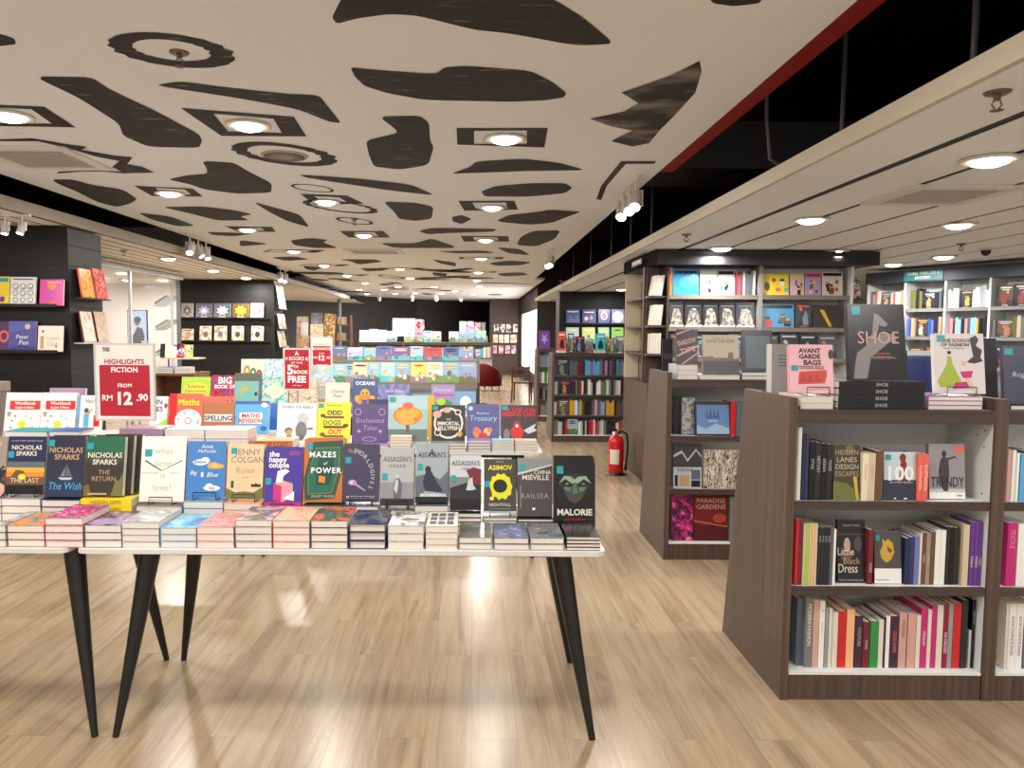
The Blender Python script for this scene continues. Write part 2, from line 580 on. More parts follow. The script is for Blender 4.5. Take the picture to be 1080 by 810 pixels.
# brushed window frames round the downlights (world coordinates; x, y, half width, half length, twist)
main_px = [(10, 121), (262, 131), (533, 145), (179, 203), (344, 212), (519, 218), (261, 241.6), (384, 247.5), (512, 252.6), (310, 264.6), (507.5, 272),
           (342, 279.5), (422, 283), (504.6, 286.7), (366, 290), (432.6, 292.7), (503, 295), (385, 298)]
main_lights = [onz(x, y, HC) for x, y in main_px]
for i, p in enumerate(main_lights):
    if i < 9 or i > 15:
        continue
    hw, hl, tw = (0.30, 0.085, -0.05) if p.x > -0.4 else (0.34, 0.10, 0.10)
    s = 1.0 if p.y < 9 else 1.25
    def fr(a, b, sk):
        return [(p.x + x * s + y * sk, p.y + y * s * 1.6 + x * tw) for x, y in ((-a, -b), (a, -b), (a, b), (-a, b))]
    o_, i_ = fr(hw, hl, -1.2 if p.x < -0.4 else 0), fr(hw * 0.72, hl * 0.66, -1.2 if p.x < -0.4 else 0)
    sh = -0.03 if p.x > -0.4 else -0.08
    vs = [(x + sh * 0, y, zl) for x, y in o_] + [(x + sh, y, zl) for x, y in i_]
    mb.add(vs, [(k, (k + 1) % 4, 4 + (k + 1) % 4, 4 + k) for k in range(4)], PAINT)
for o_, i_ in ((C1((-120, 328), (140, 338), (240, 403), (-60, 398)), C1((-60, 338), (100, 346), (165, 392), (-30, 390))), (C1((572, 342), (930, 370), (970, 432), (700, 430)), C1((675, 360), (865, 376), (892, 421), (722, 416))),
               (C2((490, 365), (750, 365), (740, 420), (492, 412)), C2((540, 373), (690, 372), (690, 410), (540, 410))), (C2((495, 572), (655, 572), (665, 597), (512, 600)), C2((535, 577), (630, 577), (636, 593), (545, 594))),
               (C1((425, 588), (610, 597), (642, 622), (480, 620)), C1((490, 594), (585, 600), (605, 616), (520, 615))), (C4((415, 128), (530, 132), (572, 152), (450, 155)), C4((450, 134), (512, 137), (530, 148), (472, 150))),
               (C4((228, 208), (345, 210), (354, 222), (262, 222)), C4((262, 211), (318, 212), (328, 219), (278, 219))), (C4((512, 220), (620, 220), (637, 236), (535, 236)), C4((547, 223), (598, 223), (610, 233), (557, 233))),
               (C4((812, 232), (930, 233), (932, 246), (820, 246)), C4((842, 235), (903, 236), (905, 243), (847, 243)))):
    paint_ring(o_, i_)
# frame round the track spots by the gap
paint([(629, 210), (634, 196), (655, 170), (692, 170), (690, 173), (660, 173), (640, 196), (634, 211)], 0)
rb = random.Random(21)
for i in range(34):                                   # far strokes
    x, y = rb.uniform(-5.5, 1.2), rb.uniform(15.5, 27)
    if min((Vector((x, y)) - Vector((p.x, p.y))).length for p in main_lights) < 0.5:
        continue
    a, w_, l_ = rb.uniform(0, 3.14), rb.uniform(0.3, 0.75), rb.uniform(0.15, 0.4)
    pts = []
    for k in range(8):
        t = k * math.pi / 4
        r_ = rb.uniform(0.7, 1.25)
        u, v = w_ * math.cos(t) * r_, l_ * math.sin(t) * r_
        pts.append((x + u * math.cos(a) - v * math.sin(a), y + u * math.sin(a) + v * math.cos(a)))
    pts = chaikin(pts, 1, .25)
    mb.add([(q[0], q[1], zl) for q in pts], [list(range(len(pts)))], PAINT)
structure(mb.build('ceiling_paint_marking', ceil_o))

# things up in the gap: duct, hanger rods
DARK = mat((52, 48, 46), 0.35)
o = thing('air_duct', 'dark grey duct crossing the open gap beside the painted ceiling', 'duct', T((1.72, 6.4, 3.0)))
mb = MB(); mb.box(-0.14, 1.5, 0, 0.9, 0.02, 0.36, DARK); mb.build('casing', o)
mb = MB(); mb.box(-0.16, 1.5, -0.03, 0.0, 0.0, 0.38, mat((40, 37, 36), 0.4)); mb.build('flange', o)
RODM = mat((58, 54, 52), 0.4)
rods = [(1.76, 2.75), (1.78, 3.75), (1.76, 7.6), (1.76, 8.6), (1.76, 9.8), (1.76, 11.5), (1.76, 13.5)]
for i, (x, y) in enumerate(rods):
    mb = MB(); mb.tube([(0, 0, HR + 0.031), (0, 0, 3.86)], 0.012, RODM)
    o = mb.build('hanger_rod', None, T((x, y, 0)))
    tag(o, ['vertical hanger rod in the dark gap, nearest the camera', 'vertical hanger rod in the dark gap, second from the camera', 'hanger rod just beyond the dark duct in the gap',
            'second hanger rod beyond the dark duct', 'third hanger rod beyond the dark duct', 'fourth hanger rod beyond the dark duct', 'farthest hanger rod in the dark ceiling gap'][i], 'rod', 'hanger rods in the ceiling gap')
mb = MB(); mb.tube([(0, 0, 3.86), (0.0, 0, 3.3), (0.01, 0.0, 2.95), (0.04, 0.0, 2.70), (0.14, 0, 2.64)], 0.012, mat((96, 92, 90), 0.4), 6)
tag(mb.build('cable', None, T((1.76, 4.7, 0))), 'loose grey cable hanging down in the dark ceiling gap', 'cable')

# ------------------------------------------------------------------ lamps
LENS = mat((255, 248, 238), 0.4, 0, 12.0)
RING = mat((236, 230, 222), 0.4)
lamp_main = bpy.data.lights.new('downlight_lamp', 'AREA')
lamp_main.shape, lamp_main.size, lamp_main.energy, lamp_main.color = 'DISK', 0.16, 40.0, (1.0, 0.955, 0.90)
lamp_far = lamp_main.copy(); lamp_far.energy = 54.0
lamp_right = lamp_main.copy(); lamp_right.energy = 32.0; lamp_right.color = (1.0, 1.0, 0.985)
lamp_left = lamp_main.copy(); lamp_left.energy = 62.0
lamp_niche = lamp_main.copy(); lamp_niche.energy = 80.0
ringb, lensb = MB(), MB()
ringb.lathe([(0.085, 0.0), (0.115, -0.004), (0.12, -0.012), (0.105, -0.016), (0.09, -0.012)], RING, 24)
lensb.lathe([(0.0, -0.036), (0.04, -0.034), (0.07, -0.024), (0.086, -0.004)], LENS, 20)
ring_me, lens_me = ringb.mesh('ring'), lensb.mesh('lens')

def downlight(x, y, z, label, lamp, group, s=1.15):
    o = thing('ceiling_downlight', label, 'ceiling light', T((x, y, z)) @ Matrix.Scale(s, 4), group)
    link('trim_ring', ring_me, o)
    link('lens', lens_me, o)
    if lamp:
        l = bpy.data.objects.new('lamp', lamp)
        COL.objects.link(l)
        l.parent = o
        l.location = (0, 0, -0.06)
    return o

ORD = ['first', 'second', 'third', 'fourth', 'fifth', 'sixth', 'seventh', 'eighth', 'ninth', 'tenth', 'eleventh', 'twelfth', 'thirteenth', 'fourteenth', 'fifteenth', 'sixteenth',
       'seventeenth', 'eighteenth', 'nineteenth', 'twentieth', 'twenty-first', 'twenty-second', 'twenty-third', 'twenty-fourth', 'twenty-fifth', 'twenty-sixth', 'twenty-seventh',
       'twenty-eighth', 'twenty-ninth', 'thirtieth', 'thirty-first', 'thirty-second', 'thirty-third', 'thirty-fourth', 'thirty-fifth', 'thirty-sixth', 'thirty-seventh', 'thirty-eighth']
colname = lambda x: 'aisle side' if x > -0.4 else 'middle' if x > -2.1 else 'far side'
cnt = {}
for p in sorted(main_lights, key=lambda p: p.y):
    c = colname(p.x)
    cnt[c] = cnt.get(c, 0) + 1
    downlight(p.x, p.y, HC, {'aisle side': 'bright downlight of the row beside the dark gap, %s from the camera', 'middle': 'bright downlight of the middle row in the painted ceiling, %s from the camera',
              'far side': 'bright downlight of the row beside the slatted ceiling, %s from the camera'}[c] % ORD[cnt[c] - 1], lamp_main if p.y < 13 else lamp_far, 'downlights in the painted ceiling')
far_px = [(420, 302), (458, 302), (379, 305), (505.5, 301.5), (465, 309), (500, 309.5), (417, 309), (387, 309.5), (348.6, 308), (438, 308.5), (480, 306.5), (405, 305)]
for j, p in enumerate(sorted((onz(x, y, HC) for x, y in far_px), key=lambda p: p.x)):
    downlight(p.x, p.y, HC, 'small downlight of the far cluster before the black back wall, %s from the dark gap' % ORD[len(far_px) - 1 - j], lamp_far, 'downlights in the painted ceiling')
for j, (x, y) in enumerate(((-2.7, 1.9), (-1.36, 2.1), (0.2, 2.25), (-2.7, -0.6), (-1.36, -0.5), (0.2, -0.4))):
    downlight(x, y, HC, 'downlight in the painted ceiling out of view around the camera, %s of the six there' % ORD[j], lamp_main, 'downlights in the painted ceiling')
right_px = [(1044, 167), (855, 230.7), (1011, 236), (761, 261), (881, 264.4), (995, 270), (942, 278)]
rl = ['large bright downlight nearest the camera in the grooved ceiling', 'downlight on the dark groove above the picture covers bookcase', 'downlight behind the square ceiling vent', 'downlight right above the dark header, nearer the gap',
      'downlight right above the dark header, farther from the gap', 'downlight over the crime shelves, nearest the camera dome', 'downlight over the crime shelves, above the teal sign']
for i, (x, y) in enumerate(right_px):
    p = onz(x, y, HR)
    downlight(p.x, p.y, HR, rl[i], lamp_right, 'downlights in the grooved ceiling')
for j, (x, y) in enumerate(((2.85, 1.9), (2.85, -0.3), (4.3, 4.5), (4.3, 2.2), (2.85, 11.2), (2.85, 13.6), (2.9, 15.0))):
    downlight(x, y, HR, 'downlight in the grooved ceiling %s' % ['near the camera', 'behind the camera', 'above the near bookcase second bay', 'level with the near bookcase front', 'behind the tall bookcase', 'over the far bookcase row', 'over the far blue covers wall'][j], lamp_right, 'downlights in the grooved ceiling')
left_px = [(177.6, 272), (225, 284.6), (259.5, 292.5)]
for i, (x, y) in enumerate(left_px):
    p = onz(x, y, HL)
    downlight(p.x, p.y, HL, 'downlight in the slatted ceiling between the black walls, %s from the camera' % ORD[i], lamp_left, 'downlights in the slatted ceiling')
for j, (x, y) in enumerate(((-4.6, 5.6), (-5.2, 3.0), (-6.3, 12.4), (-6.9, 15.2), (-7.2, 20), (-5.2, 19))):
    downlight(x, y, HL, 'downlight in the slatted ceiling %s' % ['in front of the near black wall', 'over the near tables', 'over the glass partition', 'behind the far black wall', 'by the back wall corner', 'beside the magazine racks'][j], lamp_niche if j in (2, 3) else lamp_left, 'downlights in the slatted ceiling')

# track spots
can = MB(); can.tube([(0, 0, 0.0), (0, 0, -0.17)], 0.05, mat((206, 200, 194), 0.3), 14); can_me = can.mesh('can')
canl = MB(); canl.lathe([(0.0, -0.176), (0.042, -0.172), (0.044, -0.165)], mat((255, 240, 220), 0.4, 0, 16.0), 14); canl_me = canl.mesh('lens')
cand = MB(); cand.lathe([(0.0, -0.176), (0.042, -0.172), (0.044, -0.165)], mat((250, 240, 225), 0.4, 0, 3.0), 14); cand_me = cand.mesh('lens')
yoke = MB(); yoke.tube([(0, 0, 0.14), (0, 0, 0.07)], 0.012, RING, 8); yoke.box(-0.058, -0.052, -0.012, 0.012, -0.06, 0.07, RING); yoke.box(0.052, 0.058, -0.012, 0.012, -0.06, 0.07, RING); yoke.box(-0.058, 0.058, -0.012, 0.012, 0.064, 0.07, RING); yoke_me = yoke.mesh('yoke')
spot_l = bpy.data.lights.new('spot_lamp', 'SPOT')
spot_l.energy, spot_l.spot_size, spot_l.spot_blend, spot_l.color, spot_l.shadow_soft_size = 40.0, RAD(60), 0.6, (1.0, 0.9, 0.78), 0.04

def track(x, y, z, n, label, dirs, along='Y', step=0.2, lit=2, lamp=True):
    o = thing('track_spotlight', label, 'spotlight', T((x, y, z)), 'track spotlights under the ceilings')
    L = step * n
    mb = MB()
    if along == 'Y':
        mb.box(-0.02, 0.02, -L / 2, L / 2, -0.03, -0.001, RING)
    else:
        mb.box(-L / 2, L / 2, -0.02, 0.02, -0.03, -0.001, RING)
    mb.build('track', o)
    for k in range(n):
        q = (k - (n - 1) / 2) * step
        d = dirs[k % len(dirs)]
        base = T((0, q, -0.17) if along == 'Y' else (q, 0, -0.17))
        link('yoke', yoke_me, o, base)
        h = link('spot_head', can_me, o, base @ R(d[0], 'X') @ R(d[1], 'Y') @ T((0, 0, 0.06)))
        link('lens', canl_me if k < lit else cand_me, h)
        if lamp and k < lit:
            l = bpy.data.objects.new('lamp', spot_l)
            COL.objects.link(l)
            l.parent = h
            l.location = (0, 0, -0.185)
    return o

p = onz(664, 194, HC)
track(p.x, p.y, HC, 3, 'three spotlights on a track beside the dark gap, nearest the camera', [(-42, 12), (-48, 8), (-40, 16)], step=0.26, lit=3)
p = onz(587, 264, HC)
track(p.x - 0.1, p.y, HC, 2, 'pair of spotlights at the far end of the dark gap', [(-40, 10), (-45, 15)], step=0.3)
p = onz(205, 250, HC)
track(p.x + 0.05, p.y, HC, 3, 'three spotlights on a track under the slatted ceiling edge', [(-40, -10), (-10, -30), (-20, -20)], step=0.3, lit=1)
p = onz(293, 283, HC)
track(p.x + 0.1, p.y, HC, 2, 'pair of spotlights in front of the far black wall end', [(-35, -12), (-35, 0)], step=0.4)
p = onz(14, 226, HL)
track(p.x, p.y, HL, 2, 'pair of spotlights above the near black wall of picture books', [(-12, 0), (-18, 10)], along='X', step=0.24).scale = (0.62, 0.62, 0.62)
for k, (px, py, zz) in enumerate(((400, 310, HC), (435, 311, HC), (460, 311, HC), (486, 311, HC), (301, 309, HC), (313, 309, HC))):
    p = at(px, py, 25.0 if px > 380 else 21.0)
    track(p.x, p.y, HC, 1, 'single spotlight in front of the black back wall, %s from the alcove' % ORD[[3, 2, 1, 0, 5, 4][k]] if k < 4 else 'single spotlight over the magazine racks, %s to the black wall' % ['nearer', 'farther'][k - 4],
          [(50, 0)], step=0.3, lit=1)

# ceiling fittings
def sprinkler(x, y, z, label):
    o = thing('fire_sprinkler', label, 'sprinkler', T((x, y, z)))
    m = mat((120, 104, 92), 0.35, 0.6)
    mb = MB(); mb.lathe([(0.03, -0.012), (0.042, -0.006), (0.045, 0.0)], m, 16); mb.build('flange', o)
    mb = MB(); mb.tube([(0, 0, -0.01), (0, 0, -0.03)], 0.012, m); mb.tube([(0.012, 0, -0.03), (0.018, 0, -0.045), (0.004, 0, -0.062)], 0.003, m, 6); mb.tube([(-0.012, 0, -0.03), (-0.018, 0, -0.045), (-0.004, 0, -0.062)], 0.003, m, 6); mb.build('frame', o)
    mb = MB(); mb.lathe([(0.004, -0.07), (0.022, -0.066), (0.022, -0.063), (0.0, -0.06)], m, 12); mb.build('deflector', o)
for px, py, z, l in ((1052, 97, HR, 'brass fire sprinkler near the largest downlight of the grooved ceiling'), (724, 247, HR, 'small fire sprinkler above the tall bookcase header corner'), (1014, 257, HR, 'small fire sprinkler over the crime shelves'),
                     (189, 55, HC, 'fire sprinkler inside the painted black ring'), (374, 231, HC, 'small fire sprinkler in a thin painted ring, middle row'), (593, 296, HR, 'small fire sprinkler above the blue covers wall'), (130.5, 264, HL, 'fire sprinkler in the slatted ceiling above the glass partition')):
    p = onz(px, py, z)
    sprinkler(p.x, p.y, z, l)
p = onz(1040, 262, HR)
o = thing('camera_dome', 'small dark security camera dome in the grooved ceiling', 'camera', T((p.x, p.y, HR)))
mb = MB(); mb.lathe([(0.05, -0.02), (0.06, -0.01), (0.06, 0.0)], mat((210, 205, 198), 0.4), 18); mb.build('mount', o)
mb = MB(); mb.lathe([(0.0, -0.075), (0.025, -0.068), (0.042, -0.048), (0.048, -0.02)], mat((30, 28, 30), 0.1), 18); mb.build('dome', o)
p = onz(300, 164, HC)
o = thing('ceiling_speaker', 'round grey ceiling speaker inside a painted black ring', 'speaker', T((p.x, p.y, HC)))
mb = MB(); mb.lathe([(0.15, -0.01), (0.165, -0.006), (0.17, 0.0)], mat((170, 160, 148), 0.5), 28); mb.build('rim', o)
mb = MB(); mb.lathe([(0.0, -0.012), (0.145, -0.0115)], mat((150, 140, 130), 0.7), 28); mb.build('grille', o)

def vent(x, y, z, w, l, label):
    o = thing('air_vent', label, 'air vent', T((x, y, z)))
    m = mat((226, 224, 218), 0.5)
    mb = MB()
    for a in (-1, 1):
        mb.box(a * w / 2 - 0.04, a * w / 2 + 0.04, -l / 2 - 0.04, l / 2 + 0.04, -0.018, -0.001, m)
        mb.box(-w / 2 + 0.04, w / 2 - 0.04, a * l / 2 - 0.04, a * l / 2 + 0.04, -0.018, -0.001, m)
    mb.build('frame', o)
    mb = MB(); mb.box(-w / 2 + 0.04, w / 2 - 0.04, -l / 2 + 0.04, l / 2 - 0.04, -0.006, -0.002, mat((96, 90, 84), 0.6)); mb.build('backing', o)
    mb = MB()
    n = 9
    for k in range(n):
        yy = -l / 2 + 0.06 + (l - 0.12) * k / (n - 1)
        mb.box(-w / 2 + 0.04, w / 2 - 0.04, yy - 0.012, yy + 0.012, -0.014, -0.007, mat((206, 202, 196), 0.5))
    g = mb.build('grille', o)
p = onz(45, 166, HC)
vent(p.x, p.y, HC, 0.62, 0.62, 'square grey air vent with zigzag paint round it')
p = onz(990, 205, HR)
vent(p.x, p.y, HR, 0.56, 0.56, 'square air vent in the grooved white ceiling')
p = onz(395, 265, HC)
vent(p.x, p.y, HC, 0.8, 0.6, 'wide pale air vent far along the painted ceiling')

# ================================================================== books
BOOKMESH = {}

def cover_mesh(w, h, t, cov, front, hard, joined):
    key = (round(w, 4), round(h, 4), round(t, 4), cov.name, front.name if front else '', hard, joined)
    if key not in BOOKMESH:
        c = min(0.0035 if hard else 0.0018, t * 0.2)
        mb = MB()
        mb.box(-w / 2, w / 2, 0, c, 0, h, front or cov)
        mb.box(-w / 2, w / 2, t - c, t, 0, h, cov)
        mb.box(-w / 2, -w / 2 + c, c, t - c, 0, h, cov)
        i = 0.005 if hard else 0.0015
        pg = MB()
        (mb if joined else pg).box(-w / 2 + c, w / 2 - i - 0.001, c, t - c, i, h - i, PAGES)
        BOOKMESH[key] = (mb.mesh('book_cover'), None if joined else pg.mesh('pages'))
    return BOOKMESH[key]

def ell(cu, cv, ru, rv, n=18, a0=0.0, a1=2 * math.pi):
    k = n if abs(a1 - a0 - 2 * math.pi) < 1e-6 else n - 1
    return [(cu + ru * math.cos(a0 + (a1 - a0) * i / k), cv + rv * math.sin(a0 + (a1 - a0) * i / k)) for i in range(n)]

def as_mat(c, rough=0.3):
    return c if isinstance(c, bpy.types.Material) else mat(c, rough)

UV_U, UV_V = Vector((1, 0, 0)), Vector((0, 0, 1))

def book(name, w, h, t, cov, M, label, front=None, draw=(), texts=(), spine=(), sticker=None, hard=False, joined=False, group=None, cat='book'):
    cov = as_mat(cov)
    front = as_mat(front) if front is not None else None
    me, pg = cover_mesh(w, h, t, cov, front, hard, joined)
    o = link(name, me, None, M)
    tag(o, label, cat, group)
    if pg:
        link('pages', pg, o)
    if draw:
        mb = MB()
        for i, (kind, *a) in enumerate(draw):
            y = -0.00025 * (i + 1)
            m = as_mat(a[-1])
            if kind == 'r':
                pts = [(a[0], a[1]), (a[2], a[1]), (a[2], a[3]), (a[0], a[3])]
            elif kind == 'e':
                pts = ell(*a[:4])
            else:
                pts = a[0]
            mb.add([(-w / 2 + u * w, y, v * h) for u, v in pts], [list(range(len(pts)))], m)
        mb.build('cover_picture', o)
    ty = -0.00025 * (len(draw) + 2)
    if texts:
        mb = MB()
        for tx in texts:
            s, u, v, hh, col = tx[:5]
            kw = dict(tx[5]) if len(tx) > 5 else {}
            rot = kw.pop('rot', 0)
            mw = kw.pop('mw', 0.9)
            U, V = (UV_U, UV_V) if not rot else (Vector((math.cos(RAD(rot)), 0, math.sin(RAD(rot)))), Vector((-math.sin(RAD(rot)), 0, math.cos(RAD(rot)))))
            O = Vector((-w / 2 + u * w, ty, v * h))
            put_text(mb, s, mat(col, 0.3), O, U, V, 0, 0, hh * h, mw * w, **kw)
        mb.build('title_lettering', o)
    if spine:
        mb = MB()
        for s, v, hh, col, *rest in spine:      # v: middle of the words along the height, hh: share of the thickness
            put_text(mb, s, mat(col, 0.35), Vector((-w / 2 - 0.0006, t / 2, v * h)), Vector((0, 0, -1)), Vector((0, -1, 0)), 0, -hh * t * 0.36, hh * t, rest[0] * h if rest else h * 0.5)
        mb.build('spine_lettering', o)
    if sticker:
        mb = MB()
        u, v = sticker
        sw, sh = 0.16 * w, 0.11 * h
        mb.box(-w / 2 + u * w, -w / 2 + u * w + sw, ty - 0.0006, ty - 0.0002, v * h, v * h + sh, mat('teal', 0.3))
        s_ = mb.build('discount_sticker', o)
    return o

def face_M(x, y, z, t, lean=10.0, yaw=0.0):
    return T((x, y, z + t * math.sin(RAD(abs(lean))) + 0.0008)) @ R(yaw, 'Z') @ R(-lean, 'X')

def flat_M(x, y, ztop, jit=0.0):
    return T((x, y, ztop)) @ R(jit, 'Z') @ R(-90, 'X')

def spine_M(x0, yf, z, w, t):
    """spine towards the viewer, from x0 rightwards"""
    return T((x0 + t, yf + w / 2, z + 0.001)) @ R(90, 'Z')

def fit(x0, x1, yt, yb, Y, lean, z=None):
    """width, height, x, z of a book whose lower front edge stands at depth Y"""
    b = at((x0 + x1) / 2, yb, Y)
    zz = b.z if z is None else z
    ym = (yt + yb) / 2
    h = 0.25
    for _ in range(4):
        tp = at((x0 + x1) / 2, yt, Y + h * math.sin(RAD(lean)))
        h = (tp.z - zz) / math.cos(RAD(lean))
    Ym = Y + h * 0.5 * math.sin(RAD(lean))
    w = at(x1, ym, Ym).x - at(x0, ym, Ym).x
    return w, h, at((x0 + x1) / 2, ym, Ym).x, zz

def face_px(name, x0, x1, yt, yb, Y, t, cov, label, lean=10.0, z=None, dy=0.0, **kw):
    w, h, x, zz = fit(x0, x1, yt, yb, Y, lean, z)
    yaw = kw.pop('yaw', 0.0)
    return book(name, w - 0.003, h, t, cov, face_M(x, Y + dy, zz, t, lean, yaw), label, **kw), (w, h, x, zz)

def stack(name, n, x0, x1, yf, depth, t, z0, cov, desc, place, front=None, kindword='paperback', group=None, hard=False, draw=(), texts=(), spine_out=False, spine=(), joined=False):
    """n books lying flat, tail edges to the viewer"""
    w = x1 - x0 - 0.005
    z = z0
    for k in range(n):
        z += t + 0.0006
        j = rng.uniform(-0.35, 0.35)
        dy = rng.uniform(0, 0.004)
        nth = n - k
        lab = '%s %s, %s its stack, %s' % (desc, kindword, 'topmost of' if nth == 1 else ORD[nth - 1] + ' down', place)
        if spine_out:
            M = T(((x1) - 0.003, yf + depth / 2 + dy, z)) @ R(90, 'Z') @ R(-90, 'X')
            book(name, depth, w, t, cov, M, lab, front=front, group=group, spine=spine, hard=hard)
        else:
            book(name, w, depth, t, cov, flat_M((x0 + x1) / 2, yf + dy, z, j), lab, front=front, draw=draw if nth == 1 else (), texts=texts if nth == 1 else (), group=group, hard=hard, joined=joined)
    return z

WIRE = mat((20, 20, 22), 0.3)

def wire_stand(x, y, z, t, lean, label, a=0.045, hgt=0.034, m=None):
    m = m or WIRE
    r = 0.0022
    tl = math.tan(RAD(lean))
    yb = lambda q: t / math.cos(RAD(lean)) + q * tl
    o = thing('wire_book_stand', label, 'book stand', T((x, y, z)), 'wire stands on the tables')
    mb = MB()
    mb.tube([(-a, -0.008, r), (-a, -0.008, hgt), (a, -0.008, hgt), (a, -0.008, r)], r, m, 6)
    mb.build('front_lip', o)
    for s in (-1, 1):
        mb = MB()
        q = min(0.12, 0.12)
        mb.tube([(s * a, -0.008, r), (s * a, yb(0) + 0.085, r), (s * a, yb(q) + 0.009, q)], r, m, 6)
        mb.build('side_rod', o)
    return o


def kid_draw(r, bg=None):
    """a pastel scene: sky, hills, a few round animals with eyes, a title block"""
    bg = bg or r.choice([(150, 196, 214), (176, 206, 222), (138, 160, 200), (196, 190, 216), (214, 206, 170), (150, 196, 186), (222, 196, 190), (128, 170, 206)])
    g = r.choice(['green', 'olive', 'turquoise', (120, 160, 90), (150, 120, 150), (86, 130, 150)])
    d = [('p', [(0, 0), (1, 0), (1, r.uniform(.2, .34)), (.7, r.uniform(.28, .42)), (.35, r.uniform(.22, .36)), (0, r.uniform(.25, .4))], g)]
    for _ in range(r.randint(3, 5)):
        u, v, q = r.uniform(.16, .84), r.uniform(.14, .52), r.uniform(.07, .16)
        c = r.choice([(196, 150, 110), (120, 96, 84), (226, 216, 200), (206, 120, 110), (150, 150, 160), (222, 180, 90), (170, 130, 170), (90, 110, 130)])
        d += [('e', u, v, q, q * .8, c), ('e', u + q * .3, v + q * .5, q * .55, q * .5, c), ('e', u + q * .35, v + q * .6, q * .12, q * .12, 'black')]
    t = r.choice(['white', 'navy', 'yellow', 'red', 'cream'])
    for k in range(r.randint(1, 2)):
        a = r.uniform(.08, .2)
        d.append(('p', [(a, .80 - .14 * k), (1 - a, .82 - .14 * k), (1 - a, .90 - .14 * k), (a, .89 - .14 * k)], t) if False else ('e', .5, .84 - .12 * k, .5 - a, .035, t))
    return dict(front=bg, draw=d)

def dark_draw(r, bg=None):
    """a dark novel or comic front: band, figure, title bars"""
    bg = bg or r.choice([(44, 46, 54), (60, 62, 74), (40, 56, 60), (76, 58, 60), (90, 92, 98), (52, 44, 64), (104, 84, 70)])
    c = r.choice([(150, 150, 156), (180, 120, 90), (120, 140, 160), (190, 180, 160), (150, 70, 70), (200, 170, 80), (110, 130, 90)])
    u = r.uniform(.35, .65)
    d = [('p', [(0, 0), (1, 0), (1, r.uniform(.1, .3)), (.5, r.uniform(.15, .4)), (0, r.uniform(.1, .3))], tuple(int(x * .7) for x in bg)),
         ('p', [(u - .16, .1), (u + .18, .1), (u + .12, .42), (u + .2, .5), (u + .04, .56), (u - .1, .54), (u - .2, .4)], c), ('e', u, .61, .08, .065, c),
         ('e', r.uniform(.2, .8), r.uniform(.55, .75), .1, .08, r.choice(['silver', 'coral', 'mustard', 'sky', 'ivory']))]
    t = r.choice(['ivory', 'silver', 'mustard', 'coral', 'white'])
    d += [('r', .12, .84, .88, .91, t), ('r', .25, .75, .75, .80, t)][:r.randint(1, 2)]
    d.append(('r', .3, .03, .7, .06, t))
    return dict(front=bg, draw=d)

def comic_draw(r, bg=None):
    bg = bg or r.choice([(206, 206, 204), (180, 196, 206), (214, 196, 150), (196, 150, 150), (170, 160, 190), (70, 74, 90)])
    d = []
    for _ in range(r.randint(4, 6)):
        u, v = r.uniform(.14, .86), r.uniform(.15, .62)
        q = r.uniform(.06, .13)
        c = r.choice(['black', 'red', 'slate', 'mustard', 'teal', 'purple', 'brown', 'peach', 'navy'])
        d += [('p', [(u - q, v - q * 1.4), (u + q, v - q * 1.5), (u + q * 1.3, v + q * .3), (u + q * .3, v + q), (u - q * .9, v + q * .7)], c), ('e', u, v + q * 1.2, q * .7, q * .6, r.choice(['peach', 'tan', 'ivory', 'brown'])), ('e', u, v + q * 1.6, q * .75, q * .35, r.choice(['black', 'brown', 'mustard', 'maroon']))]
    d.append(('r', .06, .82, .94, .95, r.choice(['red', 'black', 'yellow', 'white', 'purple', 'teal'])))
    return dict(front=bg, draw=d)

def misty(cols, scale=7.0, rough=0.22):
    key = ('misty', tuple(cols), scale)
    if key in MATS:
        return MATS[key]
    m, nt, b = newmat('misty_print_' + str(cols[0]))
    tc = N(nt, 'ShaderNodeTexCoord')
    oi = N(nt, 'ShaderNodeObjectInfo')
    ad = N(nt, 'ShaderNodeVectorMath', operation='MULTIPLY_ADD')
    ad.inputs[1].default_value = (31, 17, 23)
    nt.links.new(oi.outputs['Random'], ad.inputs[0])
    nt.links.new(tc.outputs['Object'], ad.inputs[2])
    nz = N(nt, 'ShaderNodeTexNoise')
    nz.inputs['Scale'].default_value = scale * 2
    nz.inputs['Detail'].default_value = 6
    nz.inputs['Roughness'].default_value = 0.6
    nt.links.new(ad.outputs[0], nz.inputs['Vector'])
    k = len(cols)
    r = ramp(nt, [(0.32 + 0.36 * i / (k - 1), c) for i, c in enumerate(cols)])
    nt.links.new(nz.outputs['Fac'], r.inputs[0])
    nt.links.new(r.outputs[0], b.inputs['Base Color'])
    b.inputs['Roughness'].default_value = rough
    MATS[key] = m
    return m

# ================================================================== furniture
TABLETOP = mat((214, 212, 208), 0.35)

def rrect(x0, x1, y0, y1, r, n=5):
    out = []
    for cx, cy, a in ((x1 - r, y0 + r, -90), (x1 - r, y1 - r, 0), (x0 + r, y1 - r, 90), (x0 + r, y0 + r, 180)):
        for i in range(n + 1):
            t = RAD(a + 90 * i / n)
            out.append((cx + r * math.cos(t), cy + r * math.sin(t)))
    return out

